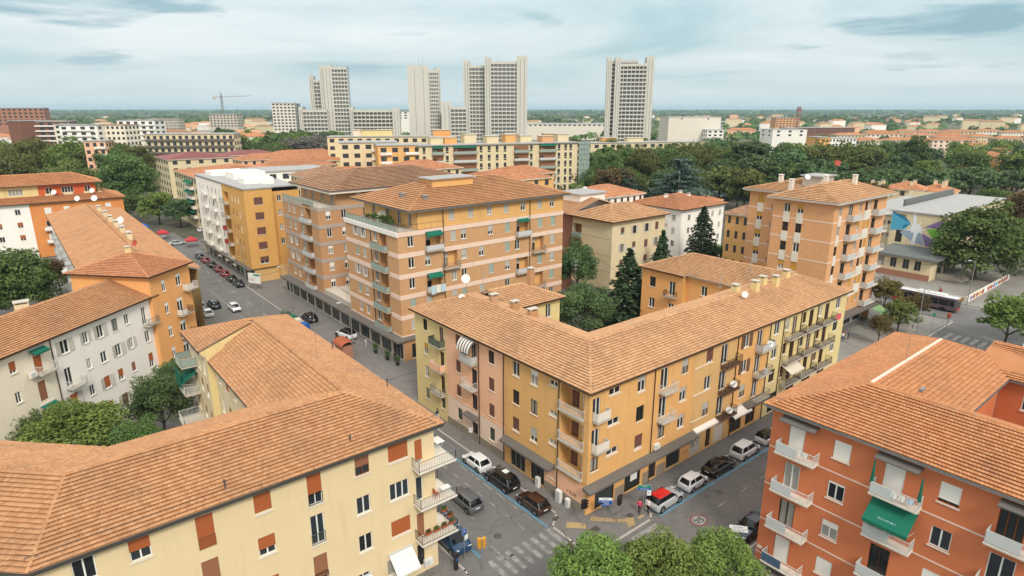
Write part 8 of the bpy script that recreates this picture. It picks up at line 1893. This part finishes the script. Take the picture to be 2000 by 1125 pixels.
# plaza: parasol, scooters, bicycles
o = root('parasol', (131.5, 42.0, .12), 'white parasol on the plaza behind the trees', 'parasol'); b = MB(); b.tube((0, 0, 0), (0, 0, 2.6), .04, n=6); b.build('pole', 'steel_grey', o); b = MB(); b.tube((0, 0, 2.1), (0, 0, 2.8), 1.7, .03, n=10, cap=False); b.build('canopy', 'cloth_white', o)
def scooter(x, y, rz, mt, label):
    o = root('scooter', (x, y, .12), label, 'scooter', 'scooters on the plaza', R(rz))
    for xx in (-.6, .62): b = MB(); b.tube((xx, -.06, .25), (xx, .06, .25), .25, n=14); b.build('wheel', 'rubber', o)
    b = MB(); b.hexa([(-.8, -.17, .35), (.0, -.17, .25), (.0, .17, .25), (-.8, .17, .35), (-.75, -.15, .75), (.05, -.15, .68), (.05, .15, .68), (-.75, .15, .75)]); b.hexa([(.0, -.2, .22), (.5, -.2, .25), (.5, .2, .25), (.0, .2, .22), (.0, -.2, .3), (.45, -.2, .32), (.45, .2, .32), (.0, .2, .3)]); b.hexa([(.38, -.2, .3), (.6, -.2, .45), (.6, .2, .45), (.38, .2, .3), (.32, -.22, .95), (.45, -.12, 1.0), (.45, .12, 1.0), (.32, .22, .95)]); obj('body', smooth_bevel(b.mesh('body', mt), .03), o)
    b = MB(); b.box(-.78, -.14, .75, -.05, .14, .84); b.build('saddle', 'black_plastic', o); b = MB(); b.tube((.36, -.32, 1.05), (.36, .32, 1.05), .025, n=5); b.tube((.6, 0, .3), (.36, 0, 1.05), .03, n=5); b.build('handlebar', 'iron_dark', o)
for k, (x, y, mt, lb) in enumerate(((117.6, 38.4, 'paint_black', 'black scooter on the plaza, nearest the reddish tree'), (118.8, 38.0, 'paint_teal', 'teal scooter between the two dark scooters'), (120.6, 37.6, 'paint_black', 'black scooter under the yellowish plaza tree'), (121.6, 37.2, 'paint_grey', 'grey scooter at the right end of the plaza row'))): scooter(x, y, 100 + 8 * k, mt, lb)
def bike(x, y, rz, label, grp='bicycles'):
    o = root('bicycle', (x, y, .12), label, 'bicycle', grp, R(rz))
    for xx in (-.52, .52):
        b = MB(); n = 16
        for i in range(n): a, c = 6.283 * i / n, 6.283 * (i + 1) / n; b.tube((xx + .33 * math.cos(a), 0, .34 + .33 * math.sin(a)), (xx + .33 * math.cos(c), 0, .34 + .33 * math.sin(c)), .02, n=4, cap=False)
        b.build('wheel', 'rubber', o)
    b = MB()
    for p, q in (((-.52, .34), (-.05, .30)), ((-.05, .30), (.36, .78)), ((-.18, .80), (.36, .78)), ((-.05, .30), (-.2, .88)), ((-.52, .34), (-.18, .80)), ((.52, .34), (.34, .98))): b.tube((p[0], 0, p[1]), (q[0], 0, q[1]), .018, n=5)
    b.build('frame', 'steel_grey', o); b = MB(); b.tube((.34, -.28, .98), (.34, .28, .98), .015, n=5); b.build('handlebar', 'iron_dark', o); b = MB(); b.box(-.32, -.07, .88, -.08, .07, .93); b.build('saddle', 'black_plastic', o)
for k in range(4): bike(98.8 + k * .9, 36.6 + (k % 2) * .3, 60 + 9 * k, ('bicycle at the left end of the rack beyond the yellow building', 'second bicycle in the rack beyond the yellow building', 'third bicycle in the rack beyond the yellow building', 'bicycle at the right end of the rack beyond the yellow building')[k])
# graffiti wall of the school yard
GW = root('graffiti_wall', (170, 37.6, .12), 'low school yard wall sprayed with colourful graffiti', 'wall', None, 0); b = MB(); b.box(-15, -.12, 0, 16, .12, 1.5); b.build('wall', 'concrete_pale', GW); b = MB(); b.box(-15.1, .12, 0, -14.86, 5.0, 1.3); b.build('return_wall', 'concrete', GW)
for k in range(15):
    b = MB(); n = 9; u = -14.3 + k * 2.0; P_ = [(u + .95 * math.cos(6.283 * i / n) * random.uniform(.7, 1.1), -.125 - .002 * (k % 2), .75 + .6 * math.sin(6.283 * i / n) * random.uniform(.7, 1.05)) for i in range(n)]; b.face(P_); b.build('graffiti', random.choice(('bus_red', 'mural_cyan', 'mural_purple', 'signal_yellow', 'mural_white', 'pot_clay')), GW)
for k in range(4): b = MB(); n = 8; v = 1.0 + k * 1.1; b.face([(-15.105, v + .5 * math.cos(6.283 * i / n), .7 + .5 * math.sin(6.283 * i / n)) for i in range(n)]); b.build('graffiti', ('pot_clay', 'mural_purple', 'signal_yellow', 'bus_red')[k], GW)

# ---------------------------------------------------------------- roof clutter
dish('satellite_dish', (46.0, 66.6, 15.7), R(215), .62, 'large white satellite dish on the far end of the yellow building roof', pole=2.4); dish('satellite_dish', (44.6, 65.6, 15.4), R(225), .42, 'tilted white dish below the large one on the yellow building roof', pole=.6); dish('satellite_dish', (73.0, 41.6, 15.6), R(225), .42, 'white dish among the chimneys of the yellow building', pole=1.0)
dish('satellite_dish', (64.4, 36.9, 7.2), R(225), .42, 'white dish on the second floor balcony of the yellow building', pole=.8); dish('satellite_dish', (64.0, 36.9, 3.85), R(225), .42, 'white dish on the lowest balcony of the yellow building', pole=.8); dish('satellite_dish', (71.9, 36.8, 10.6), R(225), .42, 'white dish on the top balcony of the yellow building', pole=.8)
dish('satellite_dish', (15.1, 118.0, 17.0), R(225), .5, 'red round dish above the orange stair block', 'dish_red', 1.6); dish('satellite_dish', (17.0, 188, 16.8), R(240), .75, 'white dish on the ridge of the long range, right one', pole=1.6); dish('satellite_dish', (13.6, 190, 16.8), R(240), .65, 'white dish on the ridge of the long range, left one', pole=1.6); dish('satellite_dish', (17.6, 152, 16.6), R(225), .8, 'broad white dish between the chimneys of the long range', pole=1.0)
dish('satellite_dish', (10.5, 218.2, 16.2), R(240), .7, 'white dish on the orange block parapet, left one', pole=1.2); dish('satellite_dish', (19.5, 217.8, 16.0), R(240), .7, 'white dish on the orange block parapet, right one', pole=1.2); dish('satellite_dish', (110.5, 108, 19.5), R(230), .6, 'white dish on the tiled roof behind the cream house', pole=1.6); dish('satellite_dish', (122.5, 54, 27.8), R(230), .6, 'red round dish on the roof of the tall orange brick block', 'dish_red', 2.4); dish('satellite_dish', (112.8, 54.6, 26.4), R(230), .5, 'white dish on the roof of the tall orange brick block', pole=1.8)
aerial((21.2, 57.0, 16.1), 5.2, 'tall slender mast on the beige building avenue wing', arms=0); aerial((68.0, 42.2, 16.0), 3.6, 'aerial mast in the middle of the yellow building ridge'); aerial((46.8, 63.8, 16.1), 3.8, 'aerial beside the large dish on the yellow building'); aerial((60.8, 60.8, 13.9), 5.5, 'tall aerial beside the rear block of the yellow building'); aerial((144, 105, 17.4), 6.0, 'tall aerial on the roof of the white house behind the firs'); aerial((78, 44, 16.2), 3.4, 'aerial among the chimneys at the far end of the yellow building'); aerial((2, 224, 21.9), 3.6, 'aerial on the set-back top floor of the orange block'); aerial((85, 43, 16.2), 4.4, 'aerial at the far corner of the yellow building roof'); aerial((49.5, 160, 22.5), 3.4, 'aerial on the flat roof of the white and ochre block'); aerial((66, 126, 27.3), 3.4, 'aerial on the brown tiled brick block'); aerial((104, 104, 20), 3.0, 'aerial on the roof behind the cream house')
# washing, balcony things
def cloth(name, pos, rz, w_, h_, mts, label, rt_=None):
    o = root(name, pos, label, 'laundry', 'washing hung out', R(rz)); n = len(mts); b = MB(); b.tube((-w_ / 2, 0, 0), (w_ / 2, 0, 0), .012, n=4); b.build('line', 'rail_white', o)
    for k, mt in enumerate(mts):
        b = MB(); x0, x1 = -w_ / 2 + w_ * k / n + .03, -w_ / 2 + w_ * (k + 1) / n - .03; q = 5; hh = h_ * random.uniform(.75, 1)
        for i in range(q):
            xa, xb = x0 + (x1 - x0) * i / q, x0 + (x1 - x0) * (i + 1) / q; ya, yb = .05 * math.sin(i * 1.9), .05 * math.sin((i + 1) * 1.9)
            b.face([(xa, ya - .02, -hh), (xb, yb - .02, -hh), (xb, -.02, .0), (xa, -.02, .0)])
        b.build('garment', mt, o)
cloth('laundry', (53.2, 85.1, 11.9), 0, 2.9, 1.7, ('cloth_blue_pale', 'cloth_white', 'cloth_blue_pale'), 'pale blue sheets hanging from a brick block balcony'); cloth('laundry', (90.3, 36.55, 11.6), 0, 1.4, .9, ('cloth_pink', 'cloth_pink'), 'pink cloth on the top balcony at the end of the yellow building'); cloth('laundry', (144, 95.9, 3.6), 0, 5, 1.3, ('cloth_blue_pale', 'cloth_red', 'cloth_white', 'cloth_red'), 'red and blue washing below the white house')
cloth('laundry', (46.9, 12.7, 12.9), -90, 1.6, .5, ('cloth_white', 'cloth_white', 'cloth_blue_pale'), 'white washing on the top balcony of the red orange building'); cloth('laundry', (46.9, 20.2, 13.0), -90, 1.0, .5, ('cloth_white', 'cloth_white'), 'white washing on the first top balcony of the red orange building'); cloth('laundry', (12.6, 53.7 + 23, 8.6), -90, 1.6, 1.0, ('cloth_white', 'cloth_stripe', 'cloth_white'), 'washing on the courtyard balcony of the beige wing')
o = root('garden_table', (25.4, 40.7, 7.45), 'small white table with chairs on the middle corner balcony of the beige building', 'table'); b = MB(); b.box(-.45, -.3, .68, .45, .3, .72); b.build('tabletop', 'white_paint', o)
for sx in (-.4, .4):
    for sy in (-.25, .25): b = MB(); b.tube((sx, sy, 0), (sx, sy, .68), .02, n=5); b.build('leg', 'white_paint', o)
o = root('garden_chair', (24.5, 40.7, 7.45), 'brown folding chair beside the small white balcony table', 'chair'); b = MB(); b.box(-.22, -.22, .42, .22, .22, .46); b.build('seat', 'pot_clay', o); b = MB(); b.box(-.24, -.22, .46, -.2, .22, .95); b.build('backrest', 'pot_clay', o)
for sx in (-.2, .2):
    for sy in (-.2, .2): b = MB(); b.tube((sx, sy, 0), (sx, sy, .42), .018, n=4); b.build('leg', 'pot_clay', o)
o = root('drying_rack', (25.7, 42.2, 11.0), 'white drying rack on the top corner balcony of the beige building', 'drying rack'); b = MB(); b.tube((-.3, -.5, 0), (.3, -.5, 1.0), .02, n=4); b.tube((.3, -.5, 0), (-.3, -.5, 1.0), .02, n=4); b.tube((-.3, .5, 0), (.3, .5, 1.0), .02, n=4); b.tube((.3, .5, 0), (-.3, .5, 1.0), .02, n=4); b.build('frame', 'rail_white', o); b = MB(); b.box(-.4, -.6, .98, .4, .6, 1.0); b.build('cloths', 'cloth_white', o)
for k, (x, y) in enumerate(((23.2, 40.1), (24.0, 40.05), (24.8, 40.05), (25.6, 40.1), (26.05, 41.0), (26.05, 42.0))):
    o = root('flower_box', (x, y, 4.75), 'flower box on the lowest corner balcony of the beige building, %s' % ('first from the wall', 'second', 'third', 'at the corner', 'on the street side', 'last on the street side')[k], 'plant', 'balcony flower boxes'); b = MB(); b.box(-.3, -.12, -.05, .3, .12, .15); b.build('trough', 'pot_clay', o); c = obj('foliage', crown(('far', k % 3, 'leaf_mid' if k % 2 else 'leaf_rust')), o, (0, 0, .28)); c.scale = (.06, .04, .05)
for k, (y, r_) in enumerate(((90.5, .6), (92.2, .9), (94.0, .7), (96.4, .8), (99.0, .5))):
    o = root('terrace_plant', (48.0, y, 21.3), 'leafy plant on the brick block terrace, %s' % ('nearest the corner', 'second from the corner', 'in the middle', 'fourth from the corner', 'farthest from the corner')[k], 'plant', 'plants on the brick block terrace'); b = MB(); b.tube((0, 0, 0), (0, 0, .45), .22, .3, n=9); b.build('pot', 'pot_clay', o); c = obj('crown', crown(('far', k % 4, 'leaf_mid')), o, (0, 0, .45 + r_ * .9)); c.scale = (r_ / 5,) * 3
b = MB(); b.bowl((0, 0, 0), (-1, -.4, .5), 1.1, .35, 14); o = b.build('terrace_umbrella', 'cloth_beige', None, (48.6, 95.2, 22.5)); tag(o, 'folded beige umbrella on the brick block terrace', 'umbrella')
# shop street lettering plates
for k, (x, wd, mt) in enumerate(((47.3, 2.4, 'signal_dark'), (54.4, 2.4, 'signal_dark'), (67.2, 2.6, 'pot_clay'))):
    b = MB(); b.box(-wd / 2, -.06, 0, wd / 2, -.01, .4); b.build('shop_sign', mt, C, rel(C, (x, 37.7, 2.98)))

# overhead cables
def cable(pts, label, sag=.6, r_=.022):
    a, c = Vector(pts[0]), Vector(pts[1]); o = root('overhead_cable', tuple(a), label, 'cable', 'overhead cables'); n = 10; b = MB(); prev = Vector((0, 0, 0))
    for i in range(1, n + 1):
        f = i / n; q = (c - a) * f - Vector((0, 0, sag * 4 * f * (1 - f))); b.tube(prev, q, r_, n=4, cap=False); prev = q
    b.build('wire', 'iron_dark', o)
cable(((153.5, 37, 9.6), (182, 30, 7.5)), 'cable running from the school yard lamp to the right', 1.0); cable(((153.5, 37, 9.6), (129, 46, 12)), 'cable between the school yard lamp and the orange brick block', .8); cable(((82.3, 87, 19.5), (95.2, 90, 16)), 'cable between the brick block and the cream house', .5); cable(((95.2, 88, 9.5), (83, 60, 9.8)), 'cable across the court to the orange rear wing', .9)
cable(((41.2, 122, 9.4), (25.9, 121, 9.0)), 'cable across the avenue from the forecourt lamp', .5); cable(((40.4, 92, 9.4), (25.4, 76, 12.5)), 'cable from the forecourt lamp to the beige wing', .7)

# ---------------------------------------------------------------- the air between: one even box of pale haze
m_ = bpy.data.materials.new('air_haze'); m_.use_nodes = True; t_ = m_.node_tree; t_.nodes.clear()
v_ = t_.nodes.new('ShaderNodeVolumePrincipled'); v_.inputs['Color'].default_value = (0.66, 0.88, 1.0, 1); v_.inputs['Density'].default_value = 0.000085; v_.inputs['Anisotropy'].default_value = 0.0
o_ = t_.nodes.new('ShaderNodeOutputMaterial'); t_.links.new(v_.outputs[0], o_.inputs['Volume']); MATS['air_haze'] = m_
b = MB(); b.box(-25000, -25000, -1.2, 25000, 25000, 112); stuff(b.build('haze', 'air_haze'))
